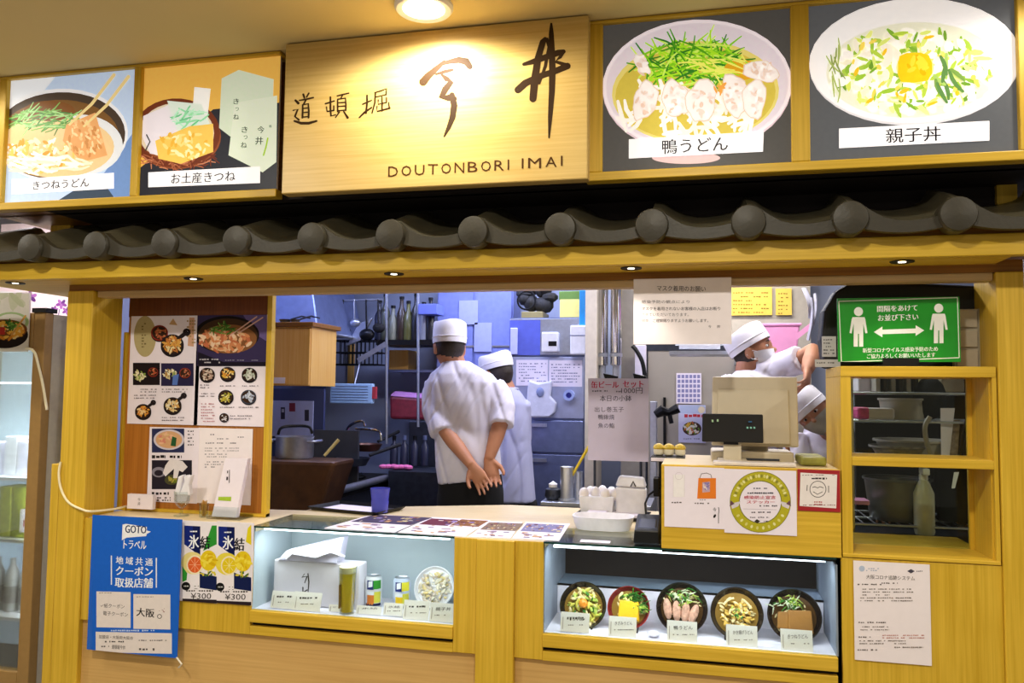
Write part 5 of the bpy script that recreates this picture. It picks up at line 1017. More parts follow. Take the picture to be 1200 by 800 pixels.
# ================================================================== mask notice hanging from the lintel
o, A = sheet('mask_notice', 'large white mask notice hanging from the lintel over the counter', 'notice', -.012, (742.5, 327), (857.5, 403), PINKP, .003)
A.text('マスク着用のお願い', 770, 337.5, 827, 6.5, '#3a343a', .005, y1=338.5); A.text('感染予防の観点により', 752, 353.5, 808, 3.8, '#6a646c'); A.text('マスクを着用されないお客様の入店はお断り', 752, 361.5, 844, 4.2, '#4a444c', .01); A.text('させていただいております。', 752, 368.5, 807, 3.8, '#6a646c'); A.text('何卒、ご理解賜りますようお願いします。', 752, 375.5, 830, 4, '#5a545c'); A.text('今', 830, 382.5, 833.5, 3.6, '#4a444c'); A.text('井', 840, 382.5, 844, 3.6, '#4a444c'); A.finish(o)
# ================================================================== white cords at the left
def cord(name, pts, r, label, mat=WHITE): return simple(name, MB().tube(pts, r, 8), mat, label, 'cord', smooth=True)
def smooth_path(P, n=6):
    P = [Vector(p) for p in P]; out = []
    for i in range(len(P)-1):
        p0, p1, p2, p3 = P[max(i-1, 0)], P[i], P[i+1], P[min(i+2, len(P)-1)]
        for k in range(n):
            t = k/n; out.append(.5*((2*p1)+(p2-p0)*t+(2*p0-5*p1+4*p2-p3)*t*t+(3*p1-p0-3*p2+p3)*t**3))
    return out+[P[-1]]
cord('power_cord', smooth_path([W(71, 541, -.02), W(69, 556, -.022), W(72, 574, -.022), W(81, 589, -.022), W(97, 597, -.022), W(106, 599, -.022), W(120, 598, .05), W(135, 596, .12), W(148, 593, .19)]), .0045, 'white power cord sagging across the left post to the board', mk('ivory cord', '#f0e6c0', .4))
# ================================================================== upright display fridge in the corridor
FY = .34
fx1 = W(47, 500, FY).x; fz = W(45, 366, FY).z; fx0 = fx1-1.0
fr = thing('upright_fridge', ((fx0+fx1)/2, FY, 0), 'tall glass door display fridge with bronze frame, at the far left', 'fridge')
BRONZE = mk('bronze anodised frame', '#a8844c', .4, .15); FRSIDE = mk('beige fridge side', '#bdb49e', .45); FRIN = mk('pale fridge lining', '#cfe0ee', .5)
w = .062
for a, b in ((fx1-w, fx1), (fx0, fx0+w)): boxobj('frame_stile', a, b, FY, FY+.05, .05, fz, BRONZE, fr, .004)
boxobj('frame_rail', fx0+w, fx1-w, FY, FY+.05, fz-.17, fz, BRONZE, fr, .004); boxobj('frame_rail', fx0+w, fx1-w, FY, FY+.05, .05, .2, BRONZE, fr, .004)
boxobj('top_cap', fx1-w-.005, fx1+.01, FY-.01, FY+.06, fz, fz+.02, BLACK, fr); boxobj('side_panel', fx1-.02, fx1-.001, FY+.05, FY+.75, .05, fz-.005, FRSIDE, fr); boxobj('side_panel', fx0, fx0+.02, FY+.05, FY+.75, .05, fz, FRSIDE, fr)
boxobj('back_panel', fx0, fx1, FY+.73, FY+.75, .05, fz, FRIN, fr); boxobj('top_panel', fx0, fx1, FY+.05, FY+.75, fz-.03, fz-.005, FRSIDE, fr); boxobj('plinth', fx0, fx1, FY+.02, FY+.75, 0, .05, BLACKM, fr)
boxobj('door_glass', fx0+w, fx1-w, FY+.02, FY+.026, .2, fz-.17, GLASS, fr)
SHZ = [.42, .78, W(15, 555, FY+.2).z]
for z in SHZ: boxobj('shelf', fx0+.02, fx1-.03, FY+.06, FY+.7, z-.015, z, WHITE, fr)
area('fridge_lamp', ((fx0+fx1)/2, FY+.1, fz-.33), .8, .05, 22, (.78, .9, 1.0), (-.2, 0, 0))
for x in (fx1-.075, fx0+.075): area('fridge_lamp', (x, FY+.06, .85), .03, 1.2, 9, (.84, .92, 1.0), (PI/2, 0, 0))
GF = 'packs in the display fridge'
k = 0
for i, (x, wd, h, c_) in enumerate(((fx1-.12, .07, .20, '#e6e2ea'), (fx1-.2, .075, .17, '#dcd8e6'), (fx1-.28, .07, .19, '#e8e6ea'), (fx1-.37, .08, .16, '#d6d2e2'))):
    b = MB(); b.box(x-wd/2, x+wd/2, FY+.12, FY+.2, SHZ[2]+.001, SHZ[2]+h); simple('paper_pack', b, mk('pack '+c_, c_, .5, var=.1), ['white pack with a small photograph, nearest the bronze frame on the top fridge shelf', 'lilac white pack second from the bronze frame on the top fridge shelf', 'white pack third from the bronze frame on the top fridge shelf', 'grey white pack fourth from the bronze frame on the top fridge shelf'][i], 'pack', GF, bevel=.004)
    if i == 0:
        a_ = SHZ[2]; simple('price_photo', MB().box(x-.03, x+.03, FY+.1, FY+.103, a_+.03, a_+.11), mk('warm photo print', '#b89088', .5, var=.3, scale=60), 'small photograph card before the packs on the top fridge shelf', 'card')
for i, (x, c_) in enumerate(((fx1-.1, '#b8bc2c'), (fx1-.19, '#a8b030'), (fx1-.28, '#b4b83a'))):
    b = MB(); b.box(x-.038, x+.038, FY+.1, FY+.22, SHZ[1]+.001, SHZ[1]+.24); simple('green_pack', b, mk('pack '+c_, c_, .45, var=.15), ['yellow green pack nearest the bronze frame on the middle fridge shelf', 'yellow green pack second from the frame on the middle fridge shelf', 'yellow green pack third from the frame on the middle fridge shelf'][i], 'pack', GF, bevel=.006)
b = MB(); b.box(fx1-.17, fx1-.1, FY+.085, FY+.088, SHZ[1]+.03, SHZ[1]+.14); o = simple('price_photo', b, PAPER, 'white card with a red mark before the yellow green fridge packs', 'card'); MB().box(fx1-.15, fx1-.125, FY+.0838, FY+.0848, SHZ[1]+.06, SHZ[1]+.09).build('print', mk('red print', '#a8303a', .5), o)
for i in range(5):
    x = fx1-.1-.085*i; p = thing('drink_bottle', (x, FY+.16, SHZ[0]), 'grey white bottle in the bottom fridge row, '+['nearest', 'second from', 'third from', 'fourth from', 'fifth from'][i]+' the bronze frame', 'bottle', 'bottles on the lowest fridge shelf'); mt = Matrix.Translation((x, FY+.16, SHZ[0]+.001))
    MB().lathe([(.03, 0), (.034, .01), (.034, .15), (.026, .19), (.013, .22), (.013, .25)], 14, mt).build('bottle', mk('frosted bottle', '#9a9894', .3, var=.2), p, True); MB().lathe([(.035, .04), (.035, .12)], 14, mt).build('wrapper', mk('bottle wrapper', '#6a665e', .5, var=.3, scale=60), p, True)
o, A = sheet('noodle_poster', 'poster of a black noodle bowl stuck at the top of the glass fridge', 'poster', FY-.006, (-40, 344), (33, 412), PAPER)
A.rect_(-40, 344, 34, 412, '#e6e4dc'); A.specks(10, 352, 26, 8, 10, ['#d4d8c0', '#c8d0b0'], 7); A.ring(13, 377, 17, 21, '#a8c48a', 24, .55); A.ell(6, 392, 27, 16, '#1c1210'); A.ell(6, 386, 26, 12, '#7a4a20'); A.specks(6, 387, 22, 10, 70, ['#e8a83a', '#f0c04a', '#d88a2a', '#f4d890'], 3); A.strands(14, 380, 8, 4, 20, ['#4a7a2c', '#2f5a20', '#7ab04a'], 2, 8); A.stroke([(30, 370), (14, 392)], 2.2, '#d8a050'); A.rect_(-8, 383, 6, 392, '#b8342a'); A.finish(o)
A_ = None
o, A = sheet('flower_banner', 'white and pink banner printed with purple flowers, above the fridge at the far left', 'banner', 1.2, (-60, 335), (86, 372), mk('pale pink banner', '#efdce2', .6, var=.02), .004)
A.poly([(0, 341), (36, 343), (36, 372), (0, 372)], '#f2eef2')
for cx, cy, s in ((36, 348, 7), (72, 356, 6), (78, 364, 5), (64, 362, 4)):
    for k in range(5):
        a = k*2*PI/5+cx; A.ell(cx+s*.6*math.cos(a), cy+s*.5*math.sin(a), s*.55, s*.32, ['#8a4a9a', '#a86ab4', '#6a3a84'][k % 3], 10, a)
A.stroke([(33, 350), (34, 372)], 1.2, '#8a70a0'); A.stroke([(70, 362), (68, 372)], 1.2, '#8a70a0'); A.finish(o)
cord('fridge_cord', smooth_path([W(31, 408, FY-.012), W(36, 409, FY-.03), W(41, 414, FY-.02), W(45, 428, FY-.015), W(50, 450, FY-.012), W(55, 480, FY-.01)]), .006, 'ivory cord end hanging down beside the bronze fridge frame', MATS['ivory cord'])
# ================================================================== kitchen, left side
def kbox(name, r, Y, depth, mat, label, cat, bevel=.004, group=None):
    x0, x1, z0, z1 = Rr(*r, Y); return simple(name, MB().box(x0, x1, Y, Y+depth, z0, z1), mat, label, cat, group, bevel=bevel)
wc = thing('wall_cupboard', (W(345, 450, 1.3).x, 1.45, W(345, 451, 1.3).z), 'orange yellow wooden wall cupboard at the left of the kitchen', 'cupboard')
x0, x1, z0, z1 = Rr(296, 379, 363, 452, 1.3)
boxobj('carcass', x0, x1, 1.305, 1.62, z0, z1, CABW, wc); boxobj('door', x0+.12, x1-.002, 1.29, 1.305, z0+.004, z1-.03, CABW, wc, .003); boxobj('cornice', x0, x1+.02, 1.28, 1.64, z1-.02, z1+.005, LINTEL, wc, .003); boxobj('paper_label', W(318, 448, 1.288).x, W(334, 448, 1.288).x, 1.2875, 1.289, W(326, 449, 1.288).z, W(326, 442, 1.288).z, PINKP, wc)
hd = thing('range_hood', (-2.4, 1.9, 1.85), 'blue lit stainless range hood above the wooden cupboard', 'hood')
m = MB(); a = [W(322, 375, 1.75), W(402, 392, 1.75)]
z0 = W(360, 384, 1.75).z
m.hexa([(-2.74, 1.7, z0), (-2.28, 1.7, z0-.03), (-2.28, 2.4, z0-.03), (-2.74, 2.4, z0)], [(-2.74, 1.8, z0+.42), (-2.4, 1.8, z0+.42), (-2.4, 2.4, z0+.42), (-2.74, 2.4, z0+.42)]); m.build('canopy', STEELB, hd, bevel=.006)
m = MB(); m.tube([(-2.28, 1.7, z0-.03), (-2.28, 2.4, z0-.03)], .012, 8); m.tube([(-2.74, 1.7, z0), (-2.28, 1.7, z0-.03)], .012, 8); m.build('lip', STEEL, hd, True)
m = MB(); m.box(-2.62, -2.5, 2.0, 2.2, z0+.42, 2.61); m.build('duct', STEELD, hd)
for i, (px, py, rr, lb) in enumerate(((334, 380, .035, 'dark metal ladle bowl lying on the wooden cupboard, left'), (346, 381, .03, 'dark metal ladle bowl lying on the wooden cupboard, right'))):
    q = W(px, py, 1.45); b = MB(); z = z1+.006; b.lathe([(0, 0), (rr*.7, .006), (rr, .03), (rr*.93, .03), (rr*.6, .01), (0, .006)], 16, Matrix.Translation((q.x, 1.45, z))); b.tube([(q.x+rr, 1.45, z+.03), (q.x+rr+.06, 1.47, z+.05), (q.x+rr+.10, 1.5, z+.04)], .005, 6); simple('ladle', b, STEELD, lb, 'ladle', 'ladles on the wooden cupboard', True)
# dark splash wall with notice
simple('splash_panel', MB().box(-2.738, -2.728, .9, 2.74, .9, 1.75), KWALLD, 'dark blue splash panel along the left kitchen wall', 'panel')
o, A = sheet('wall_notice', 'pale blue wall notice with small dark prints behind the stock pot', 'notice', 1.75, (318, 469), (366, 512), mk('pale blue notice', '#aeb6de', .5), .01)
A.rect_(329, 477, 334, 491, '#3a3a4a'); A.rect_(339, 472, 346, 482, '#8a3a4a'); A.rect_(357, 480, 362, 493, '#3a3a4a'); A.rect_(330, 479, 333, 483, '#b0b0c0'); A.lines(320, 464, 362, 1, 3, '#4a4a6a', 2, 4, 4); A.finish(o)
simple('notice_stand_panel', MB().box(W(316, 470, 1.77).x, W(380, 470, 1.77).x, 1.765, 1.785, .97, W(330, 455, 1.77).z), KWALLD, 'dark panel carrying the pale blue notice behind the stock pot', 'panel')
# stove line
st = thing('gas_range', (-2.33, 1.85, 0), 'dark stained gas range running along the left kitchen wall', 'stove')
boxobj('range_body', -2.72, -1.97, 1.32, 2.5, .02, .9, STEELD, st, .006); boxobj('range_top', -2.72, -1.96, 1.32, 2.5, .9, .925, BLACKM, st)
m = MB(); m.tube([(-1.94, 1.31, .95), (-1.94, 2.42, .95)], .022, 12); m.build('front_bar', STEEL, st, True)
for y in (1.5, 1.8, 2.1): 
    mt = Matrix.Translation((-1.955, y, .8)) @ Matrix.Rotation(PI/2, 4, 'Y'); MB().lathe([(.028, -.02), (.026, .015), (.0, .02)], 14, mt).build('knob', BLACK, st, True)
for y in (1.62, 2.12):
    m = MB()
    for k in range(6):
        a = k*PI/3; m.tube([(-2.3+.06*math.cos(a), y+.06*math.sin(a), .935), (-2.3+.17*math.cos(a), y+.17*math.sin(a), .945)], .008, 6)
    m.lathe([(.16, .93), (.17, .94), (.15, .942), (.14, .93)], 20, Matrix.Translation((-2.3, y, 0))); m.build('burner_grate', BLACKM, st, True)
simple('wooden_tub', MB().hexa([(-2.35, 1.02, .80), (-1.93, 1.02, .80), (-1.93, 1.28, .80), (-2.35, 1.28, .80)], [(-2.35, 1.02, W(370, 541, 1.02).z), (W(393, 541, 1.02).x, 1.02, W(393, 541, 1.02).z), (W(393, 541, 1.02).x, 1.28, W(393, 541, 1.02).z), (-2.35, 1.28, W(370, 541, 1.02).z)]) or None, mk('dark brown oiled steel', '#54361e', .45, .2, .3, 12), 'brown stained steel casing at the near end of the range', 'casing', bevel=.02)
simple('range_plinth', MB().box(-2.5, -1.93, 1.0, 1.3, 0, .80), STEELD, 'dark cabinet under the brown casing', 'cabinet')
def pot(px, pyt, pyb, wpx, Y, label, mat, handles=True, lid=False, name='stock_pot'):
    a, b = W(px, pyt, Y), W(px, pyb, Y); r = (W(px+wpx/2, pyt, Y)-a).length; h = a.z-b.z
    p = thing(name, (b.x, Y, b.z), label, 'pot'); mt = Matrix.Translation((b.x, Y, b.z))
    MB().lathe([(0, 0), (r*.96, 0), (r, .012), (r, h-.006), (r*1.03, h), (r*.98, h), (r*.95, .015), (0, .015)], 30, mt).build('pot_body', mat, p, True)
    if handles:
        for s in (-1, 1): MB().tube(smooth_path([(b.x+s*r, Y-.05, b.z+h*.78), (b.x+s*(r+.035), Y-.045, b.z+h*.8), (b.x+s*(r+.035), Y+.045, b.z+h*.8), (b.x+s*r, Y+.05, b.z+h*.78)], 3), .007, 8).build('handle', mat, p, True)
    if lid: MB().lathe([(r*1.0, h), (r*.9, h+.012), (.02, h+.025), (.02, h+.045), (0, h+.05)], 26, mt).build('lid', mat, p, True)
    return p
pt = pot(345, 511, 536, 40, 1.18, 'steel stock pot with dark arched handles at the left of the kitchen', STEEL, True)
b0 = W(345, 511, 1.18); MB().tube(smooth_path([W(326, 509, 1.15), W(330, 501, 1.15), W(345, 499, 1.15), W(362, 500, 1.15), W(366, 508, 1.15)], 4), .008, 8).build('bail_handle', BLACK, pt, True)
boxobj('pot_stand', -2.38, -1.98, 1.06, 1.3, W(393, 541, 1.02).z+.001, W(345, 536, 1.18).z-.001, BLACKM, None) if W(345, 536, 1.18).z-W(393, 541, 1.02).z > .01 else None
simple('chopstick_stick', MB().tube([W(380, 534, 1.25), W(397, 515, 1.3)], [.008, .010], 8), mk('pale wooden stick', '#d8c070', .5), 'pale wooden stick standing up from the brown casing', 'stick', smooth=True)
simple('steel_guard', MB().box(W(368, 510, 1.65).x, W(420, 510, 1.65).x, 1.65, 1.67, .93, W(390, 504, 1.65).z), mk('grey guard steel', '#56585c', .4, .6), 'grey steel splash guard standing on the range', 'guard')
fc = thing('tap', (W(425, 520, 2.0).x, 2.0, .93), 'chrome swivel tap arching over the range', 'tap')
MB().tube(smooth_path([W(406, 520, 1.9), W(407, 503, 1.9), W(414, 496, 1.9), W(424, 493, 1.9), W(428, 499, 1.9)], 5), .009, 8).tube([W(406, 520, 1.9), W(406, 520, 1.9)*1.0-Vector((0, 0, W(406, 520, 1.9).z-.926))], .009, 8).build('spout', CHROME, fc, True); MB().tube(smooth_path([W(417, 502, 1.95), W(436, 503, 1.95), W(445, 506, 1.95), W(447, 516, 1.95)], 4), .009, 8).build('arm', CHROME, fc, True)
def pan(px, py, Y, r, label, mat, ang, hl=.2):
    q = W(px, py, Y); p = thing('frying_pan', (q.x, Y, q.z), label, 'pan'); mt = Matrix.Translation((q.x, Y, q.z))
    MB().lathe([(0, 0), (r*.75, 0), (r, .045), (r*.96, .045), (r*.72, .006), (0, .006)], 24, mt).build('pan_bowl', mat, p, True)
    d = Vector((math.cos(ang), math.sin(ang), .25)); MB().tube([mt.translation+d*r+Vector((0, 0, .03)), mt.translation+d*(r+hl)+Vector((0, 0, .04))], [.010, .012], 8).build('pan_handle', BLACKM, p, True)
pan(414, 545, 1.62, .10, 'dark frying pan with its handle up on the near burner', STEELD, .8); pan(430, 528, 2.1, .10, 'stained frying pan on the far burner', mk('brown stained pan', '#5a3c2c', .4, .6), 1.2)
q = W(462, 547, 2.0); m = MB()
for k in range(7): m.ball((W(449+k*5, 546+(k % 2), 2.0).x, 2.0+.015*(k % 3), q.z), .028, .03, .016, 8)
simple('pink_cloth', m, mk('pink cloth', '#d86a9c', .8, bump=.3), 'crumpled pink cloth lying on the range end behind the pans', 'cloth', smooth=True)
simple('range_side_table', MB().box(-1.9, W(530, 552, 2.05).x, 1.95, 2.28, .05, W(462, 550, 2.0).z-.002), STEELD, 'dark steel work table at the far end of the range', 'table', bevel=.004)
# wire basket, tilted steel rack, blue pad
bk = thing('wire_basket', (W(415, 420, 2.3).x, 2.3, W(415, 427, 2.3).z), 'black wire basket hung on the kitchen back rail', 'basket')
x0, x1, z0, z1 = Rr(389, 399, 442, 427, 2.25); m = MB()
for k in range(12): x = x0+(x1-x0)*k/11; m.tube([(x, 2.25, z1), (x, 2.25, z0), (x, 2.4, z0), (x, 2.4, z1)], .0035, 5)
for z in (z0, (z0+z1)/2, z1): m.tube([(x0, 2.25, z), (x1, 2.25, z), (x1, 2.4, z), (x0, 2.4, z), (x0, 2.25, z)], .005, 5)
m.build('wires', BLACK, bk, True); tag(bk.children[0], kind='stuff')
simple('orange_wall_strip', MB().box(W(408, 420, 2.74).x, W(415, 420, 2.74).x, 2.735, 2.75, W(411, 452, 2.74).z, W(411, 403, 2.74).z), CABW, 'narrow orange wood strip on the back wall behind the wire basket', 'strip')
a, b = W(414, 402, 2.2), W(428, 376, 2.2); m = MB(); d = (b-a); 
m.hexa([a+Vector((-.05, 0, -.02)), a+Vector((.05, 0, .02)), a+Vector((.05, .02, .02)), a+Vector((-.05, .02, -.02))], [b+Vector((-.05, 0, -.02)), b+Vector((.05, 0, .02)), b+Vector((.05, .02, .02)), b+Vector((-.05, .02, -.02))]); simple('drain_grid', m, STEEL, 'tilted steel drain grid leaning above the wire basket', 'grid', bevel=.003)
m = MB(); m.hexa([W(418, 420, 2.2), W(421, 425, 2.2), W(421, 425, 2.22), W(418, 420, 2.22)], [W(451, 400, 2.2), W(454, 405, 2.2), W(454, 405, 2.22), W(451, 400, 2.22)]); simple('spatula', m, STEEL, 'steel spatula standing slanted out of the wire basket', 'spatula')
hr = thing('utensil_rail', (W(425, 352, 2.2).x, 2.2, W(425, 352, 2.2).z), 'steel rail fixed under the hood end for hanging ladles', 'rail')
MB().tube([W(398, 352, 2.2), W(448, 351, 2.2)], .008, 8).build('bar', STEEL, hr, True); MB().tube([W(398, 352, 2.2), W(398, 352, 2.7)], .006, 6).tube([W(448, 351, 2.2), W(448, 351, 2.7)], .006, 6).build('bracket', STEEL, hr, True)
for i, (px, y1, rr, lb) in enumerate(((403, 388, .05, 'black ladle hanging leftmost from the utensil rail'), (416, 378, .04, 'steel ladle hanging second from the utensil rail'), (430, 392, .055, 'black ladle hanging third from the utensil rail'), (444, 384, .045, 'black skimmer hanging nearest the chrome post'))):
    a, b_ = W(px, 352, 2.2), W(px, y1, 2.2); q_ = thing('hanging_ladle', b_, lb, 'ladle', 'ladles on the utensil rail'); m_ = [BLACK, STEEL, BLACK, BLACKM][i]
    MB().tube([a+Vector((0, -.012, .004)), a+Vector((0, -.014, -.02)), b_+Vector((0, -.01, rr*.6))], .006, 8).build('handle', m_, q_, True); MB().ball(b_, rr, rr*.6, rr*.75, 14).build('scoop', m_, q_, True)
bp = thing('clipboard', (W(411, 461, 2.1).x, 2.1, W(411, 473, 2.1).z), 'pale blue clipboard pad hung below the wire basket', 'clipboard'); x0, x1, z0, z1 = Rr(387, 449, 436, 473, 2.1); boxobj('pad', x0, x1, 2.1, 2.14, z0, z1, mk('pale blue plastic', '#9fc0dc', .35), bp, .006)
MB().tube([((x0+x1)/2, 2.15, z1-.01), ((x0+x1)/2, 2.26, z1+.2)], .005, 6).build('hook', STEEL, bp)
for k in range(6): boxobj('pad_line', x0+.01, x1-.03, 2.098, 2.1, z0+.02+k*.018, z0+.024+k*.018, STEELB, bp)
simple('red_pouch', MB().box(W(436, 460, 2.1).x, W(440, 460, 2.1).x, 2.1, 2.13, W(438, 467, 2.1).z, W(438, 453, 2.1).z), mk('red pouch', '#b0343a', .5), 'narrow red tab beside the pale blue clipboard', 'tab')
ws = thing('post_shelf', (W(453, 500, 2.3).x, 2.3, .9), 'chrome post shelf of tall dark bottles behind the first cook', 'shelf')
for px, y1 in ((453, 520), (490, 500)): m = MB(); m.tube([W(px, y1, 2.25), W(px, 340, 2.25)], .010, 8); m.build('post', STEEL, ws, True)
x0, x1, z0, z1 = Rr(440, 398, 512, 404, 2.25); boxobj('shelf_board', x0, x1, 2.26, 2.6, z0, z1, BLACK, ws)
zs = z1
for i, px in enumerate((444, 451, 460, 470, 478, 487, 496, 504)):
    q = W(px, 400, 2.34); h = (.26, .3, .22, .28, .25, .3, .24, .27)[i]; c_ = ['#2a2c3c', '#55584a', '#8a8c7a', '#3a2c24', '#6a6a3a', '#2c2c30', '#a0a4b4', '#26262c'][i]
    p = thing('tall_bottle', (q.x, 2.34, zs+.001), ['dark blue bottle leftmost in the row on the chrome post shelf', 'olive grey bottle second in the row on the post shelf', 'pale olive bottle third in the row on the post shelf', 'brown bottle fourth in the row on the post shelf', 'olive bottle fifth in the row on the post shelf', 'black bottle just left of the second chrome post', 'pale blue grey bottle just right of the second chrome post', 'black bottle rightmost in the row on the post shelf'][i], 'bottle', 'bottles on the post shelf'); mt = Matrix.Translation((q.x, 2.34, zs+.001)); MB().lathe([(.03, 0), (.032, .01), (.032, h*.65), (.014, h*.82), (.013, h)], 14, mt).build('bottle', mk('bottle '+c_, c_, .25), p, True); MB().lathe([(.016, h), (.016, h+.02), (0, h+.022)], 12, mt).build('cap', BLACK, p, True)
kbox('cardboard_box', (456, 410, 478, 433), 2.5, .2, CABW, 'small tan cardboard box under the post shelf', 'box'); simple('low_shelf', MB().box(W(452, 440, 2.46).x, W(520, 440, 2.46).x, 2.46, 2.74, W(470, 436, 2.48).z, W(470, 433, 2.48).z), STEELB, 'steel shelf board under the tan cardboard box', 'shelf')
rb = thing('red_bag', (W(480, 490, 2.35).x, 2.35, W(480, 492, 2.35).z), 'dark red bag with a pink film top on the back bench', 'bag'); x0, x1, z0, z1 = Rr(457, 458, 506, 492, 2.35)
MB().hexa([(x0, 2.35, z0), (x1, 2.35, z0), (x1, 2.55, z0), (x0, 2.55, z0)], [(x0-.01, 2.36, z1-.03), (x1+.01, 2.36, z1-.05), (x1, 2.54, z1-.05), (x0, 2.54, z1-.03)]).build('bag_body', mk('dark red bag', '#7a2430', .5, var=.2), rb, bevel=.02); m = MB(); m.hexa([(x0-.01, 2.355, z1-.035), (x1+.01, 2.355, z1-.055), (x1, 2.54, z1-.055), (x0, 2.54, z1-.035)], [(x0+.02, 2.38, z1), (x1-.03, 2.38, z1-.02), (x1-.03, 2.5, z1-.02), (x0+.02, 2.5, z1)]); m.build('film_top', mk('pink film', '#c88ac8', .3, bump=.4, bscale=40), rb, bevel=.01)
simple('back_bench', MB().box(-1.9, W(600, 495, 2.3).x, 2.3, 2.74, .05, W(480, 492.5, 2.35).z), STEELD, 'steel back bench carrying the red bag', 'bench', bevel=.006)
for i, px in enumerate((462, 474, 486, 498)):
    q = W(px, 520, 2.2); p = thing('sauce_bottle', (q.x, 2.2, W(px, 545, 2.2).z), 'small dark bottle, '+['leftmost', 'second from left', 'third from left', 'nearest the first cook'][i]+' on the steel table beside his sleeve', 'bottle', 'dark bottles on the steel table'); h = W(px, 512, 2.2).z-W(px, 545, 2.2).z; mt = Matrix.Translation((q.x, 2.2, W(px, 545, 2.2).z)); MB().lathe([(.026, 0), (.026, h*.7), (.012, h*.8), (.012, h)], 12, mt).build('bottle', mk('bottle #2a2c3c', '#2a2c3c', .25), p, True); MB().lathe([(.014, h*.9), (.014, h+.01), (0, h+.012)], 10, mt).build('cap', [BLACK, STEELB][i % 2], p, True)
# pale glass cabinet behind the cooks
gcab = thing('pass_cabinet', (W(540, 440, 2.5).x, 2.5, W(540, 448, 2.5).z), 'pale blue lit glass cabinet with papers, behind the cooks', 'cabinet'); x0, x1, z0, z1 = Rr(512, 335, 600, 448, 2.5)
boxobj('cabinet_body', x0, x1, 2.52, 2.73, z0, z1, mk('pale blue cabinet', '#7c86c4', .4), gcab)
for k in range(2): boxobj('door_pane', x0+.01+k*(x1-x0)/2, x0+(k+1)*(x1-x0)/2-.01, 2.505, 2.518, z0+.03, z1-.01, mk('misty blue pane', '#858fcc', .15), gcab)
boxobj('mid_rail', x0, x1, 2.50, 2.522, z0+.24, z0+.252, STEEL, gcab)
for i, r_ in enumerate(((556, 378, 576, 412), (538, 352, 560, 380), (560, 420, 584, 446))):
    kb = kbox('posted_paper', r_, 2.494, .006, mk('bluish paper', '#a8aedc', .5), ['bluish paper taped beside the first cap on the glass cabinet', 'bluish paper taped high on the glass cabinet', 'bluish paper taped low on the glass cabinet'][i], 'paper', 0, 'papers on the glass cabinet')
kbox('blue_carton', (490, 356, 512, 368), 2.2, .15, mk('blue carton', '#6a78d0', .5), 'small blue carton on the chrome post above the first cook', 'carton'); kbox('white_folder', (598, 384, 606, 415), 2.128, .014, mk('bluish folder', '#c4c8ee', .5), 'bluish white folder hung beside the steel fridge top', 'folder')
# ================================================================== kitchen, middle: steel fridge and its notices
kf = thing('kitchen_fridge', (W(640, 500, 2.15).x, 2.4, 0), 'blue grey steel kitchen fridge behind the second cook', 'fridge'); x0, x1, z0, z1 = Rr(597, 372, 684, 595, 2.15)
boxobj('fridge_body', x0, x1, 2.17, 2.72, .05, z1, STEELB, kf)
ys = [372, 417, 491, 531, 640]
for a, b in zip(ys, ys[1:]): boxobj('door', x0+.004, x1-.004, 2.145, 2.17, W(640, b, 2.15).z+.006, W(640, a, 2.15).z-.006, [STEEL, mk('pale steel door', '#aab0cc', .4, .4), STEELB, STEELB][ys.index(a)], kf, .004)
for py in (495, 536): boxobj('door_handle', x0+.03, x0+.25, 2.13, 2.146, W(640, py+5, 2.15).z, W(640, py+1, 2.15).z, STEEL, kf)
boxobj('blue_label', x0+.004, W(633, 390, 2.14).x, 2.1435, 2.145, W(610, 416, 2.14).z, W(610, 375, 2.14).z, mk('blue label plate', '#5a66c4', .4), kf)
o, A = sheet('price_chart', 'sheet of small print on the steel fridge door, left of two', 'notice', 2.1425, (605, 421.5), (642, 452), PAPER, group='printed sheets on the steel fridge'); A.lines(608, 426, 640, 7, 3.4, '#7a7a9a', 1.3, 4, 2.6); A.finish(o)
o, A = sheet('price_chart', 'sheet of small print on the steel fridge door, right of two', 'notice', 2.1425, (643.5, 422), (682, 453), PAPER, group='printed sheets on the steel fridge'); A.lines(646, 427, 680, 7, 3.4, '#7a7a9a', 1.3, 5, 2.6); A.finish(o)
pb = thing('plastic_bag', (W(632, 490, 2.1).x, 2.1, W(632, 489, 2.1).z), 'white plastic bag hung on the steel fridge by two clips', 'bag'); x0, x1, z0, z1 = Rr(614, 445, 652, 489, 2.1); m = MB()
P_ = [(x0+.02, z1-.06), (x0+.01, z0+.02), (x0+.03, z0), (x1-.05, z0), (x1-.01, z0+.03), (x1, z0+.09), (x1-.04, z1-.1), (x1-.03, z1), (x1-.06, z1-.01), (x0+.09, z1-.02), (x0+.03, z1)]; m.prism(P_, (0, 2.135, 0), (1, 0, 0), (0, 0, 1), .03); m.build('bag_body', mk('white bag film', '#dfe2f2', .3, bump=.6, bscale=25), pb, bevel=.01); m = MB(); m.ball(((x0+x1)/2, 2.1, (z0+z1)/2+.04), .025, .006, .03, 10); m.build('print', mk('blue grey print', '#8a96c0', .5), pb, True)
x0, x1, z0, z1 = Rr(634.5, 389, 654, 412, 2.08); tm = thing('wall_timer', (x0, 2.1, z0), 'white box timer with a dark window on the steel fridge top', 'timer'); boxobj('case', x0, x1, 2.08, 2.142, z0, z1, WHITE, tm, .008); boxobj('window', x0+.045, x1-.01, 2.077, 2.08, z0+.035, z0+.065, BLACK, tm)
x0, x1, z0, z1 = Rr(668, 381, 689, 415, 2.05); td = thing('towel_dispenser', (x0, 2.08, z0), 'white paper towel dispenser beside the beige column', 'dispenser'); boxobj('case', x0, x1, 2.05, 2.14, z0, z1, WHITE, td, .008); boxobj('lid_seam', x0-.001, x1+.001, 2.047, 2.052, z1-.065, z1-.06, STEELB, td)
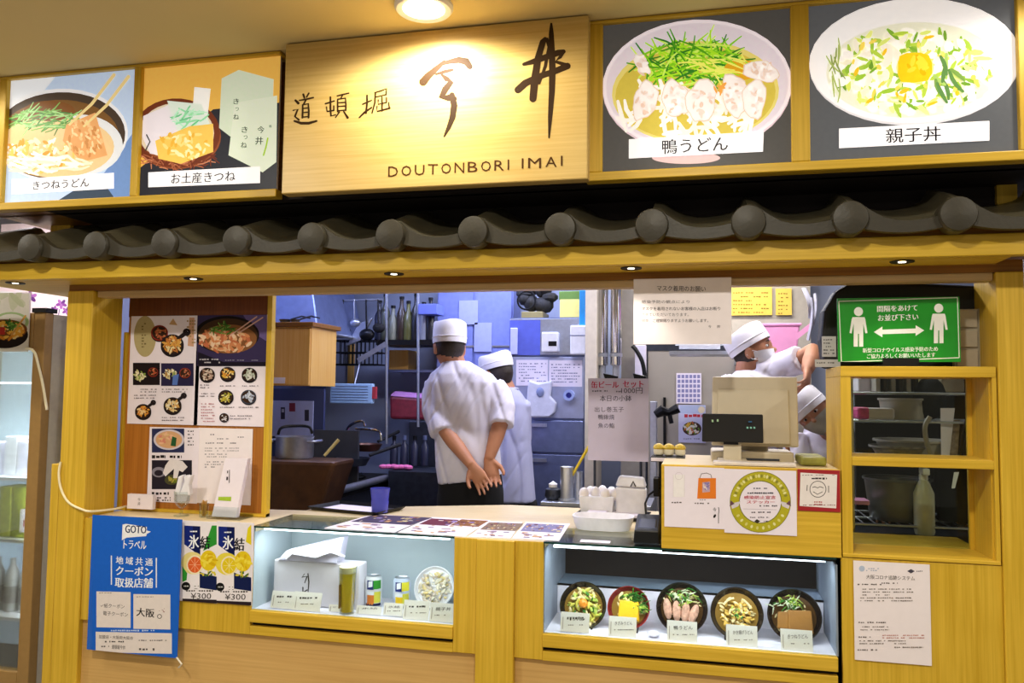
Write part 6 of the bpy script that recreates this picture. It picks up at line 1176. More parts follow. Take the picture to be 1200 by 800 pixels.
q = W(667, 463, 2.122); mt = Matrix.Translation(q) @ Matrix.Rotation(PI/2, 4, 'X'); tr = thing('tape_roll', q, 'pale blue tape roll stuck on the steel fridge door', 'tape'); m = MB(); m.lathe([(.018, -.02), (.034, -.02), (.034, .02), (.018, .02), (.018, -.02)], 24, mt); m.build('ring', mk('pale blue tape', '#a8b8ea', .4), tr, True); MB().lathe([(0, -.01), (.018, -.01)], 20, mt).build('core', BLUEG, tr)
# things on the fridge top
for i, (r_, c_, lb) in enumerate((((656, 350, 679, 372), '#e0cf70', 'pale yellow carton on top of the steel fridge'), ((611, 365, 636, 373), '#8a7c4a', 'flat tan carton lying on top of the steel fridge'), ((655, 341, 680, 351), '#5a7a2c', 'green carton lying on the pale yellow carton'))): kbox('carton', r_, 2.25, .22, mk('carton '+c_, c_, .5), lb, 'carton', .004, 'cartons on the steel fridge')
kbox('blue_file', (679, 340, 691, 381), 2.1, .1, mk('bright blue file', '#1a8fd0', .4), 'bright blue file box hanging beside the beige column', 'file')
m = MB(); r = random.Random(3)
for k in range(9): q = W(r.uniform(604, 652), r.uniform(338, 360), 2.4); m.ball(q, r.uniform(.04, .07), .06, r.uniform(.03, .06), 8)
simple('dark_bundle', m, mk('dark netting', '#23211e', .8, var=.5, scale=40), 'dark bundle of nets heaped on top of the steel fridge', 'bundle', smooth=True)
m = MB(); q = W(617, 352, 2.3)
simple('coiled_cable', MB().tube([(q.x+.06*math.cos(t*.5), 2.3, q.z+.06*math.sin(t*.5)) for t in range(26)], .006, 6), BLACKM, 'coiled black cable on the bundle over the steel fridge', 'cable', smooth=True)
# beige column, pipes
simple('beige_column', MB().box(W(685, 500, 1.75).x, W(699, 500, 1.75).x, 1.75, 2.0, 0, 2.6), mk('beige column paint', '#c9bfae', .5), 'beige square column left of the chrome pipes', 'column', bevel=.004)
for i, (px, lb) in enumerate(((706, 'wide chrome pipe coming down beside the beige column'), (722, 'wide chrome pipe coming down nearest the mask notice'))):
    q = W(px, 400, 1.85); zb_ = W(px, 428, 1.85).z; p = thing('chrome_pipe', (q.x, 1.85, zb_), lb, 'pipe', 'chrome pipes'); mt = Matrix.Translation((q.x, 1.85, 0)); MB().lathe([(.030, zb_), (.033, zb_+.004), (.033, 2.6)], 20, mt).build('pipe', CHROME, p, True); MB().lathe([(.02, zb_-.16), (.02, zb_)], 14, mt).build('stub', STEEL, p, True); MB().lathe([(.037, zb_+.05), (.037, zb_+.07)], 18, mt).build('collar', STEEL, p, True)
kbox('grey_wall_panel', (728, 338, 762, 600), 2.02, .02, mk('warm grey panel', '#9a948c', .5), 'warm grey wall panel behind the chrome pipes', 'panel')
kbox('white_conduit', (744, 404, 757, 500), 1.9, .05, mk('lilac white conduit', '#dcd6e6', .5), 'white wall conduit box right of the chrome pipes', 'conduit')
cord('black_hose', smooth_path([W(741, 405, 1.85), W(746, 411, 1.85), W(753, 425, 1.85), W(756, 445, 1.85), W(757, 460, 1.85)]), .012, 'black hose dropping beside the white conduit', BLACK)
for px, hx in ((716, .045), (750, .04)):
    q = W(px, 444, .715); MB().hexa([q+Vector((-.02, 0, -.02)), q+Vector((.02, 0, -.02)), q+Vector((.02, .02, -.02)), q+Vector((-.02, .02, -.02))], [q+Vector((-hx*.8, 0, .026)), q+Vector((hx*.7, 0, .012)), q+Vector((hx*.7, .02, .012)), q+Vector((-hx*.8, .02, .026))]).build('clip', BLACK, BEERBOARD, bevel=.004)
# steel side table with ladle pot and kettle
sx0, sx1 = W(634, 590, 1.0).x, W(700, 590, 1.0).x; zt_ = W(660, 588, 1.0).z
tb = thing('side_table', ((sx0+sx1)/2, 1.15, 0), 'steel side table behind the counter right of the cooks', 'table'); boxobj('table_top', sx0, sx1+.25, .98, 1.3, zt_-.02, zt_, STEEL, tb, .003)
for x in (sx0+.03, sx1+.2): boxobj('leg', x-.015, x+.015, 1.1, 1.13, 0, zt_-.02, STEELD, tb)
q = W(664, 588, 1.05); h = W(664, 548, 1.05).z-zt_; mt = Matrix.Translation((q.x, 1.05, zt_+.001)); lpot = thing('ladle_pot', (q.x, 1.05, zt_), 'tall steel pot holding a yellow ladle on the side table', 'pot'); r = (W(672, 560, 1.05)-W(657, 560, 1.05)).length/2; MB().lathe([(0, 0), (r, 0), (r, h), (r*1.05, h+.004), (r*.94, h), (r*.94, .01), (0, .01)], 24, mt).build('pot_body', STEEL, lpot, True); MB().lathe([(r*1.3, 0), (r*1.3, .01), (r, .012)], 24, mt).build('base_ring', STEEL, lpot, True)
q2 = W(676, 588, 1.1); MB().lathe([(0, 0), (r*.8, 0), (r*.8, h*.85), (r*.7, h*.85), (r*.7, .01), (0, .01)], 20, Matrix.Translation((q2.x, 1.12, zt_+.001))).build('second_cup', STEEL, lpot, True)
simple('yellow_ladle', MB().tube([W(666, 565, 1.05), W(690, 523, 1.07)], [.012, .015], 8, flat=.5), mk('yellow plastic', '#d8b81c', .35), 'yellow ladle handle standing out of the tall steel pot', 'ladle', smooth=True)
q = W(648, 578, 1.06); mt = Matrix.Translation((q.x, 1.06, zt_+.001)); kt = thing('dark_kettle', (q.x, 1.06, zt_), 'small dark lidded pot on the side table beside the cook', 'pot'); MB().lathe([(0, 0), (.03, 0), (.04, .02), (.036, .05), (.02, .06), (0, .062)], 20, mt).build('kettle_body', STEELD, kt, True); MB().lathe([(.02, .06), (.022, .075), (.008, .085), (0, .09)], 16, mt).build('lid', WHITE, kt, True)
# ================================================================== kitchen, right side
sf = thing('steel_cold_cabinet', (W(800, 480, 1.95).x, 2.1, 0), 'warm steel cold cabinet behind the cash register', 'fridge'); x0, x1, z0, z1 = Rr(757, 405, 880, 600, 1.95); WSTEEL = mk('warm brushed steel', '#b5aea2', .4, .45, .05, 6)
boxobj('cabinet_body', x0, x1, 1.97, 2.6, .05, z1, WSTEEL, sf); boxobj('door', x0+.01, x1-.01, 1.95, 1.97, .1, z1-.02, WSTEEL, sf, .004); boxobj('gap_strip', x0-.002, x0+.008, 1.945, 1.97, .1, z1, STEELD, sf); boxobj('top_band', x0, x1, 1.945, 1.97, z1-.03, z1+.02, STEELD, sf)
boxobj('door_handle', x0+.1, x0+.115, 1.93, 1.95, z1-.6, z1-.3, BLACK, sf)
o, A = sheet('wall_calendar', 'lilac calendar sheet on the steel cold cabinet left of the register', 'calendar', 1.935, (792.5, 437), (822, 473), PAPER)
for k in range(6):
    for j in range(6): A.rect_(794+j*4.6, 439+k*5.6, 797.4+j*4.6, 443+k*5.6, '#8c8ab8')
A.finish(o)
o, A = sheet('dish_poster', 'small poster of a dish with a red title below the lilac calendar', 'poster', 1.94, (795, 474), (827, 519), mk('pale blue poster', '#c8c8e8', .5)); A.rect_(797, 475, 826, 484, '#b6c2e6'); A.lines(802, 487, 823, 1, 3, '#c0303a', 4, 5, 5, 1); A.ell(811, 502, 11, 8, '#4a3430'); A.specks(811, 502, 9, 6, 40, ['#e8b84a', '#e8e0d8', '#c86a3a', '#6a8a3a'], 2); A.lines(801, 514, 820, 1, 2, '#8a8aa8', 1.4, 3, 2.4); A.ell(822, 480, 4, 4, '#e8d8c0'); A.finish(o)
q = W(770, 480, 1.6); m = MB(); m.tube([W(768, 486, 1.6), W(776, 481, 1.6), W(784, 483, 1.6), W(795, 478, 1.6)], [.02, .03, .02, .026], 8); m.tube([W(784, 483, 1.6), W(787, 496, 1.6)], .012, 8); simple('beer_tap', m, BLACK, 'black tap arm sticking out left of the small dish poster', 'tap', smooth=True)
simple('beer_tower', MB().box(W(762, 500, 1.66).x, W(770, 500, 1.66).x, 1.62, 1.7, .0, W(766, 470, 1.66).z), STEEL, 'slim steel tap tower behind the drinks board', 'tower', bevel=.004)
x0, x1, z0, z1 = Rr(796, 397, 844, 409, 1.5); rl = thing('paper_roll', ((x0+x1)/2, 1.5, z0), 'white paper roll on a bracket above the cash register', 'roll'); r = (z1-z0)/2; m = MB(); m.tube([(x0, 1.5, z0+r), (x1, 1.5, z0+r)], r, 18); m.build('roll', WHITE, rl, True); m = MB(); m.tube([(x0-.02, 1.5, z0+r), (x1+.02, 1.5, z0+r)], .008, 8); m.build('rod', STEEL, rl, True); 
simple('roll_shelf', MB().box(x0-.05, x1+.25, 1.44, 1.7, z0-.03, z0-.012), STEEL, 'steel wall shelf under the white paper roll', 'shelf')
for i, (a, b, lb) in enumerate((((856, 337), (905, 369), 'yellow wall notice above the reaching worker, wider one'), ((909, 338), (928, 369), 'narrow yellow wall notice above the reaching worker'))):
    o, A = sheet('yellow_notice', lb, 'notice', 2.55, a, b, mk('yellow card', '#d9b84a', .5), .01, 'yellow notices on the back wall'); A.lines(a[0]+3, a[1]+6, b[0]-4, 6, 4.6, '#8a6a2a', 1.6, i+3, 3); A.finish(o)
simple('notice_wall_panel', MB().box(W(850, 380, 2.57).x, W(950, 380, 2.57).x, 2.57, 2.6, .05, 2.3), mk('warm grey wall panel', '#a8a094', .5), 'warm grey wall panel behind the yellow notices', 'panel')
x0, x1, z0, z1 = Rr(884, 379, 938, 420, 1.75); pk = thing('pink_bin', ((x0+x1)/2, 1.9, z0), 'pink plastic bin behind the reaching worker', 'bin'); PINK = mk('pink plastic', '#e39ac4', .4, var=.03)
MB().hexa([(x0+.01, 1.75, z0), (x1-.02, 1.75, z0), (x1-.02, 2.05, z0), (x0+.01, 2.05, z0)], [(x0, 1.74, z1), (x1, 1.74, z1), (x1, 2.06, z1), (x0, 2.06, z1)]).build('bin_body', PINK, pk, bevel=.01); boxobj('bin_rim', x0-.008, x1+.008, 1.732, 2.07, z1-.014, z1, PINK, pk, .004)
simple('bin_shelf', MB().box(x0-.1, x1+.3, 1.7, 2.1, z0-.03, z0-.002), STEEL, 'steel shelf under the pink plastic bin', 'shelf')
m = MB(); m.hexa([W(932, 392, 1.6), W(934, 398, 1.6), W(934, 398, 1.63), W(932, 392, 1.63)], [W(951, 377, 1.6), W(953, 383, 1.6), W(953, 383, 1.63), W(951, 377, 1.63)]); m.build('strap', PINK, pk)
m = MB()
for a, b in (((942, 338), (950, 372)), ((950, 350), (947, 398)), ((955, 345), (951, 385))): m.tube(smooth_path([W(*a, 1.3), W((a[0]+b[0])/2+3, (a[1]+b[1])/2, 1.28), W(*b, 1.3)], 4), [.02]*9, 8, flat=.4)
simple('clear_bags', m, mk('clear bag film', '#b8b8c8', .15, bump=.6, bscale=30), 'clear plastic bags hanging left of the black machine', 'bags', smooth=True)
# rack of utensils seen through the cabinet panes
rk = thing('wire_rack', (W(1060, 620, .6).x, .62, TOPZ), 'chrome wire rack of utensils behind the glazed cabinet', 'rack')
RX = (.56, 1.12); simple('dark_partition', MB().box(.66, 1.7, .965, .985, 0, 1.8), mk('dark brown partition', '#1c1714', .7), 'dark partition behind the utensil rack', 'partition')  # dark sheet added so the space behind the rack looks dim
simple('rack_counter', MB().box(.45, 1.25, .44, .95, .05, TOPZ-.02), STEELD, 'dark steel counter behind the glazed cabinet', 'counter')
RZs = [TOPZ+.04, W(1060, 538, .6).z, W(1060, 493, .6).z, W(1060, 461, .6).z]
for x in RX:
    for y in (.48, .85): m = MB(); m.tube([(x, y, TOPZ-.018), (x, y, 1.72)], .009, 8); m.build('post', CHROME, rk, True)
for z in RZs:
    m = MB()
    for k in range(14): x = RX[0]+(RX[1]-RX[0])*k/13; m.tube([(x, .48, z), (x, .85, z)], .003, 5)
    for y in (.48, .66, .85): m.tube([(RX[0], y, z), (RX[1], y, z)], .005, 6)
    tag(m.build('wire_shelf', STEEL, rk, True), kind='stuff')
def onz(name, px, w_, Y, zi, h, mat, label, cat, d=.12, grp=None, bev=.006):
    a = W(px, 500, Y); z = RZs[zi]+.006; return simple(name, MB().box(a.x-w_/2, a.x+w_/2, Y, Y+d, z, z+h), mat, label, cat, grp, bevel=bev)
def tub(name, px, Y, zi, r0, r1, h, mat, label, cat, lid=None):
    a = W(px, 500, Y); z = RZs[zi]+.006; p = thing(name, (a.x, Y, z), label, cat); mt = Matrix.Translation((a.x, Y, z)); MB().lathe([(0, 0), (r0, 0), (r1, h), (r1*1.05, h), (r1*1.05, h-.008), (r1*.95, h-.01), (r0*.95, .006), (0, .006)], 24, mt).build('tub', mat, p, True)
    if lid: MB().lathe([(r1*1.07, h-.006), (r1*1.07, h+.006), (r1*.9, h+.012), (0, h+.012)], 24, mt).build('lid', lid, p, True)
    return p
GREYW = mk('grey white plastic', '#b0a89c', .5)
tub('round_tub', 1058, .62, 2, .075, .085, .082, GREYW, 'grey white round tub on the upper rack shelf behind the pane', 'tub')
tub('flat_basin', 1070, .64, 1, .11, .14, .07, GREYW, 'flat grey basin on the rack, above the lower pane shelf', 'basin'); tub('stacked_bowls', 1052, .56, 1, .07, .10, .05, mk('patterned grey bowl', '#8f8880', .4, var=.3, scale=70), 'patterned grey bowls behind the upper pane, in front of the basin', 'bowls')
tub('steel_basin', 1050, .62, 0, .10, .12, .16, mk('dull steel pan', '#6e6c68', .35, .6), 'large dull steel basin behind the lower pane', 'basin')
q = W(1018, 490, .52); o = thing('pink_pack', (q.x, .52, RZs[2]+.006), 'pink and white food pack on the rack behind the upper pane', 'pack'); boxobj('pack_body', q.x-.04, q.x+.09, .5, .6, RZs[2]+.006, RZs[2]+.05, mk('white pack film', '#d8d0d4', .3), o, .01); boxobj('pack_end', q.x-.045, q.x-.0, .495, .605, RZs[2]+.006, RZs[2]+.052, mk('pink pack film', '#d84a8c', .35, var=.3, scale=50), o, .01)
onz('white_bin', 1022, .10, .7, 3, .10, PAPER, 'white bin on the top rack shelf behind the upper pane', 'bin'); onz('yellow_box', 1100, .09, .66, 3, .09, mk('dull yellow box', '#9a8c5a', .5), 'dull yellow box on the top rack shelf behind the pane', 'box'); onz('label_box', 1118, .08, .58, 3, .12, mk('cream box', '#b8a890', .5), 'cream box with print on the top rack shelf, rightmost', 'box')
for i, px in enumerate((1030, 1039, 1048, 1057, 1066, 1075)): onz('file_folder', px, .016, .6, 3, .11, [GREYW, mk('dark file', '#3a3834', .5)][i % 2], ['grey white', 'dark'][i % 2]+' thin file on the top rack shelf, '+['first', 'second', 'third', 'fourth', 'fifth', 'sixth'][i]+' from the white bin', 'file', .1, 'files on the top rack shelf', .002)
simple('black_kit_bag', MB().ball((W(1090, 475, .6).x, .6, RZs[2]+.09), .06, .06, .085, 12), BLACKM, 'black bag slumped on the rack right of the round tub', 'bag', smooth=True)
m = MB(); m.hexa([W(1103, 540, .5), W(1112, 540, .5), W(1112, 540, .52), W(1103, 540, .52)], [W(1102, 478, .5), W(1119, 478, .5), W(1119, 478, .52), W(1102, 478, .52)]); simple('white_cloth', m, PAPER, 'white cloth strip hanging in the upper pane', 'cloth'); m = MB(); m.hexa([W(1112, 538, .54), W(1122, 538, .54), W(1122, 538, .57), W(1112, 538, .57)], [W(1112, 492, .54), W(1125, 492, .54), W(1125, 492, .57), W(1112, 492, .57)]); simple('printed_pack', m, mk('tan printed pack', '#9a8468', .5, var=.4, scale=60), 'tan printed pack standing beside the white cloth strip', 'pack')
cord('grey_hose', smooth_path([W(1090, 488, .47), W(1084, 500, .47), W(1086, 518, .47), W(1092, 536, .47)]), .009, 'grey hose loop in the upper pane beside the cloth', GREYW); cord('dark_cable', smooth_path([W(1136, 462, .47), W(1134, 490, .47), W(1128, 515, .47), W(1126, 540, .47)]), .008, 'black cord hanging at the right of the upper pane', BLACK)
q = W(1083, 612, .4); o = thing('spray_bottle', (q.x, .40, GZ0+.012), 'white spray bottle standing behind the lower pane', 'bottle'); 
zb_ = TOPZ+.01; h = W(1083, 562, .5).z-zb_; q = W(1083, 600, .5); mt = Matrix.Translation((q.x, .5, zb_)); o.location = (q.x, .5, zb_); MB().lathe([(0, 0), (.032, 0), (.036, .01), (.036, h*.75), (.02, h*.95), (.014, h)], 20, mt).build('bottle_body', mk('milky bottle', '#c9c4a8', .35), o, True); MB().lathe([(.016, h), (.016, h+.02), (0, h+.022)], 14, mt).build('collar', WHITE, o, True); MB().box(q.x-.012, q.x+.012, .455, .52, h+zb_+.02, h+zb_+.045).build('spray_head', WHITE, o, bevel=.004)
m = MB(); m.hexa([W(1115, 572, .5), W(1119, 572, .5), W(1119, 572, .52), W(1115, 572, .52)], [W(1118, 553, .5), W(1124, 553, .5), W(1124, 553, .52), W(1118, 553, .52)]); simple('white_scoop', m, WHITE, 'white scoop handle hanging in the lower pane', 'scoop'); tub('black_sack', 1120, .64, 0, .07, .08, .22, BLACKM, 'black sack behind the lower pane right of the spray bottle', 'sack')
simple('pink_tray', MB().box(W(998, 590, .55).x, W(1016, 590, .55).x, .5, .6, RZs[0]+.07, RZs[0]+.085), PINK, 'pink tray edge low behind the lower pane', 'tray')
# the pale passage wall right of the right post
simple('passage_panel', MB().box(1.08, 1.3, .25, .28, 0, 2.1), mk('lilac grey passage wall', '#b9b6c8', .5), 'lilac grey wall strip beyond the right post', 'panel')
# kitchen lamps
for i, (x, y, pw, c_) in enumerate(KITCHEN_TUBES):
    p = thing('kitchen_lamp', (x, y, 2.56), 'long fluorescent kitchen ceiling lamp '+['over the gas range', 'over the pale glass cabinet', 'over the first cook', 'over the reaching worker', 'over the steel cold cabinet'][i], 'lamp', 'kitchen ceiling lamps'); boxobj('lamp_tray', x-.45, x+.45, y-.07, y+.07, 2.575, 2.615, WHITE, p); m = MB(); m.tube([(x-.42, y, 2.565), (x+.42, y, 2.565)], .014, 10); m.build('tube', mk('fluorescent tube', '#ffffff', .4, emit=5, emitcol='#eef2ff'), p, True)
    area('kitchen_lamp_light', (x, y, 2.54), .85, .12, pw*2.2, c_)

p = thing('corridor_lamp', (-3.5, .75, 2.6), 'flat ceiling lamp of the pink corridor behind the fridge', 'lamp'); boxobj('lamp_tray', -3.8, -3.2, .65, .85, 2.6, 2.62, WHITE, p); boxobj('diffuser', -3.77, -3.23, .67, .83, 2.592, 2.6, MATS['fluorescent tube'], p)  # unseen lamp added to brighten the flower banner
area('corridor_lamp_light', (-3.5, .75, 2.58), .5, .15, 13, (1, .93, .95))
# ================================================================== people
def solid(mb, voxel, smooth=4):
    """joins overlapping shapes into one continuous surface; returns the mesh"""
    me = bpy.data.meshes.new('shape'); me.from_pydata([tuple(v) for v in mb.v], [], mb.f); me.update()
    o = bpy.data.objects.new('shape', me); COL.objects.link(o)
    r = o.modifiers.new('r', 'REMESH'); r.mode = 'VOXEL'; r.voxel_size = voxel; r.use_smooth_shade = True
    if smooth: s = o.modifiers.new('s', 'SMOOTH'); s.iterations = smooth; s.factor = .5
    bpy.context.view_layer.update()
    out = bpy.data.meshes.new_from_object(o.evaluated_get(bpy.context.evaluated_depsgraph_get()))
    bpy.data.objects.remove(o); bpy.data.meshes.remove(me)
    return out
def attach(me, name, mat, parent, shift=None):
    base = world_loc(parent)
    me.name = name; me.materials.clear(); me.materials.append(mat)
    co = [0.0]*(3*len(me.vertices)); me.vertices.foreach_get('co', co)
    for i in range(0, len(co), 3):
        v = Vector(co[i:i+3])
        if shift: v = v+shift(v)
        co[i:i+3] = v-base
    me.vertices.foreach_set('co', co); me.polygons.foreach_set('use_smooth', [True]*len(me.polygons)); me.update()
    o = bpy.data.objects.new(name, me); COL.objects.link(o); o.parent = parent
    return o
def loft(m, rings, n=28, p=2.4):
    """rings: (centre, half width along x, half depth along y, yaw, dz per x)"""
    V = []
    for c, a, b, yaw, sl in rings:
        cy, sy = math.cos(yaw), math.sin(yaw)
        for i in range(n):
            t = 2*PI*i/n; u = a*math.copysign(abs(math.cos(t))**(2/p), math.cos(t)); v = b*math.copysign(abs(math.sin(t))**(2/p), math.sin(t))
            V.append((c.x+u*cy-v*sy, c.y+u*sy+v*cy, c.z+sl*u))
    k = len(rings); F = [(j*n+i, (j+1)*n+i, (j+1)*n+(i+1) % n, j*n+(i+1) % n) for j in range(k-1) for i in range(n)]
    F += [tuple(range(n)), tuple(range((k-1)*n, k*n))[::-1]]
    return m.add(V, F)
def prings(rows, Y, yaw=0.0):
    out = []
    for r in rows:
        x0, x1, py, b = r[:4]; a, c = W(x0, py, Y), W(x1, py, Y); y = Y+(r[5] if len(r) > 5 else 0)
        cc = (a+c)/2; cc.y = y; out.append((cc, (c.x-a.x)/2, b, yaw, r[4] if len(r) > 4 else 0))
    return out
def headM(px, py, Y, yaw, pitch=0, roll=0, s=1.0):
    return Matrix.Translation(W(px, py, Y)) @ Matrix.Rotation(yaw, 4, 'Z') @ Matrix.Rotation(roll, 4, 'Y') @ Matrix.Rotation(pitch, 4, 'X') @ Matrix.Scale(s, 4)
def skull(k=1.0, keep=None, n=26, h=18):
    v = []; f = []; ok = []
    for j in range(h+1):
        ph = PI*j/h
        for i in range(n):
            a = 2*PI*i/n; x, y, z = math.sin(ph)*math.cos(a), math.sin(ph)*math.sin(a), math.cos(ph)
            w = 1-.30*max(0, -z)**1.4
            X, Y, Zz = .077*x*w, (.098*y*(1-.12*max(0, -z)) if y < 0 else .094*y*(1-.05*max(0, -z))), .117*z
            if y < 0 and z < -.3: Y *= 1-.45*(-z-.3)
            for sx in (-1, 1):
                d = ((X-sx*.031)**2+(Zz-.008)**2)/.0004
                if y > 0: Y -= .010*math.exp(-d)
            v.append((X*k, Y*k, Zz*k)); ok.append((x, y, z))
    for j in range(h):
        for i in range(n):
            q = (j*n+i, (j+1)*n+i, (j+1)*n+(i+1) % n, j*n+(i+1) % n)
            if keep is None or all(keep(*ok[t]) for t in q): f.append(q)
    if keep is None: return v, f
    u = sorted({t for q in f for t in q}); ix = {t: i for i, t in enumerate(u)}
    return [v[t] for t in u], [tuple(ix[t] for t in q) for q in f]
def add_head(m, H):
    m.add(*skull(), 0, H)
    m.add(*MBv([((0, .092, .012), .009, .008, .02), ((0, .102, -.018), .013, .014, .014), ((0, .077, -.058), .023, .010, .007), ((0, .074, -.068), .018, .010, .006), ((0, .054, -.100), .024, .02, .016)]), 0, H)
    for s in (-1, 1): m.add(*MBv([((s*.077, -.008, -.012), .009, .02, .032), ((s*.081, -.004, .004), .006, .016, .014)]), 0, H)
def MBv(balls):
    b = MB()
    for c, x, y, z in balls: b.ball(c, x, y, z, 12)
    return b.v, b.f
def face_parts(par, H, brow=True):
    e = MB(); d = MB(); b = MB(); l = MB()
    for s in (-1, 1):
        e.ball((s*.031, .074, .008), .0135, .0112, .0068, 12, 0, H); d.ball((s*.031, .0815, .008), .0068, .005, .0062, 10, 0, H)
        b.tube([H @ Vector(p) for p in ((s*.016, .089, .028), (s*.03, .090, .033), (s*.046, .078, .028))], [.003, .004, .002], 6)
    l.tube([H @ Vector(p) for p in ((-.02, .0800, -.0630), (0, .0862, -.0630), (.02, .0800, -.0630))], .0022, 6)
    e.build('eyes', EYEW, par, True); d.build('irises', EYED, par, True); b.build('eyebrows', HAIR, par, True); l.build('mouth_line', mk('lip', '#9a5248', .5), par, True)
def hair(par, H, low=-.42, front=.35):
    v, f = skull(1.03, lambda x, y, z: z > low-.22*max(0, -y)**2 and (y < .1 or z > front+.35), 72, 54)
    me = MB().add(v, f, 0, H).build('hair', HAIR, par, True, angle=None)
def cap(par, H, rise=.105, z0=.028, tilt=.0, wide=1.0, mat=None, top=.97):
    T = H @ Matrix.Translation((0, -.004, z0)) @ Matrix.Rotation(tilt, 4, 'X'); m = MB(); n = 32; R = []
    for k, (s, z) in enumerate(((1.0, 0), (1.02, .012), (1.03, .03), (1.03, .034), (1.02, rise*.6), (top+.02, rise*.92), (top-.04, rise), (top*.72, rise-.004), (top*.35, rise-.008), (0.02, rise-.009))):
        R.append([T @ Vector((.086*wide*s*math.cos(2*PI*i/n), .108*wide*s*math.sin(2*PI*i/n), z+(.004*math.sin(6*PI*i/n) if 3 < k < 8 else 0))) for i in range(n)])
    vs = [p for r in R for p in r]; fs = [(j*n+i, j*n+(i+1) % n, (j+1)*n+(i+1) % n, (j+1)*n+i) for j in range(len(R)-1) for i in range(n)]+[tuple(range(9*n, 10*n))]
    m.add(vs, fs); o = m.build('cap', mat or CAPW, par, True, angle=60)
    b = MB(); 
    b.tube([T @ Vector((.0885*wide*math.cos(2*PI*i/n), .111*wide*math.sin(2*PI*i/n), .031)) for i in range(n+1)], .0022, 6); b.build('cap_band', mat or CAPW, o, True)
def hand(m, wrist, d, nrm, thumb, curl=.25, s=1.0, spread=.06):
    """palm with five separate fingers; d along the hand, nrm out of the palm, thumb +1/-1 for the side"""
    d = d.normalized(); nrm = (nrm-d*nrm.dot(d)).normalized(); w = d.cross(nrm)
    def P(u, v, t): return wrist+(w*u+d*v+nrm*t)*s
    V = []; n = 14; st = [(.026, .018, -.01), (.031, .018, .02), (.040, .016, .05), (.042, .0135, .078), (.038, .010, .09)]
    for a, b, v in st: V += [P(a*math.cos(2*PI*i/n), v, b*math.sin(2*PI*i/n)) for i in range(n)]
    F = [(j*n+i, j*n+(i+1) % n, (j+1)*n+(i+1) % n, (j+1)*n+i) for j in range(4) for i in range(n)]+[tuple(range(n)), tuple(range(4*n, 5*n))]
    m.add(V, F)
    for u, L, r in ((-.0315, .060, .0072), (-.0105, .074, .0080), (.0105, .080, .0082), (.0315, .070, .0080)):
        if thumb < 0: u = -u
        p = P(u, .082, 0); a = 0; path = [P(u*.95, .06, 0), p]; seg = (.45, .32, .26)
        for q in seg:
            a += curl*(1 if q == .45 else 1.3); dd = d*math.cos(a)+nrm*math.sin(a)+w*(u*spread/.03)
            p = p+dd*(L*q*s); path.append(p)
        m.tube(path, [r*1.05*s, r*1.05*s, r*s, r*.92*s, r*.75*s], 9)
    p = P(thumb*.024, .018, .006); t1 = P(thumb*.052, .05, .014); t2 = P(thumb*.060, .078, .022); t3 = P(thumb*.058, .096, .028)
    m.tube([p, t1, t2, t3], [.014*s, .0115*s, .0098*s, .0075*s], 9)
def legs(m, hips, floor_pts, r0, r1, knee_fwd=.03, shoe=True):
    for h, f in zip(hips, floor_pts):
        k = (h+f)/2+Vector((0, knee_fwd, .02)); m.tube([h+Vector((0, 0, .05)), h, (h*.55+k*.45), k, (k*.5+f*.5)+Vector((0, -.01, 0)), f], [r0, r0, r0*.86, r0*.70, r1*1.15, r1], 14)
def folds(amp, sx=9, seed=0.0, lean=.35):
    def fn(v):
        q = noise.noise(Vector(((v.x+lean*v.z)*sx+seed, v.y*4, v.z*1.7))); q2 = noise.noise(Vector(((v.x-.5*v.z)*sx*1.3+seed+4, v.y*3, v.z*2.2)))
        n = noise.noise_vector(Vector((v.x*5+seed, v.y*5, v.z*3)))
        return Vector((n.x*.5, .9*math.exp(-(q/.11)**2)+.6*math.exp(-(q2/.08)**2)-abs(q)*.8, n.z*.2))*amp
    return fn
def shoes(par, pts, yaw):
    for p in pts:
        m = MB(); mt = Matrix.Translation(p) @ Matrix.Rotation(yaw, 4, 'Z'); m.ball((0, .05, .035), .05, .13, .045, 14, 0, mt); m.box(-.045, .045, -.07, .17, 0.001, .02, 0, mt); m.build('shoe', BLACK, par, True)
def human(label, base):
    return thing('person', base, label, 'person')
V3 = Vector
# ---------------------------------------------------------------- the cook with clasped hands, seen from behind
Y1 = 1.2; b = W(548, 560, Y1)
per = human('cook in a white cap and shirt standing with hands clasped behind the back', (b.x, Y1, 0))
H1 = headM(526.5, 407, Y1, .55, -.12, .03, 1.0)
body = MB(); add_head(body, H1)
neck = W(534, 432, Y1)
body.tube([H1 @ V3((0, -.02, -.06)), W(531, 420, Y1), neck, W(540, 446, Y1)], [.058, .056, .062, .08], 16)
loft(body, prings([(515, 572, 446, .07), (512, 578, 470, .085), (520, 576, 520, .085), (520, 580, 560, .09), (522, 580, 590, .09)], Y1))
sl, sr = W(512, 446, Y1), W(577, 451, Y1)
eL, eR = W(518, 499, 1.12), W(588, 491, 1.13); wL, wR = W(553, 545, 1.02), W(573, 538, 1.075)
for s_, e_, w_ in ((sl, eL, wL), (sr, eR, wR)): body.tube([s_, (s_+e_)/2, e_, e_*.6+w_*.4, e_*.25+w_*.75, w_], [.05, .046, .041, .040, .032, .026], 14)
hand(body, wL, W(570, 573, 1.0)-wL, V3((-.15, -1, .1)), 1, .14, 1.0)
hand(body, wR, W(578, 566, 1.06)-wR, V3((.3, -1, .0)), -1, .30, .98)
hipL, hipR = W(534, 585, Y1), W(567, 585, Y1); fL, fR = V3((hipL.x-.03, Y1, .06)), V3((hipR.x+.03, Y1, .06))
legs(body, (hipL, hipR), (fL, fR), .075, .045)
attach(solid(body, .005, 3), 'body', SKIN, per)
face_parts(per, H1); hair(per, H1, -.40); cap(per, H1, .115, .018, .05)
sh = MB()
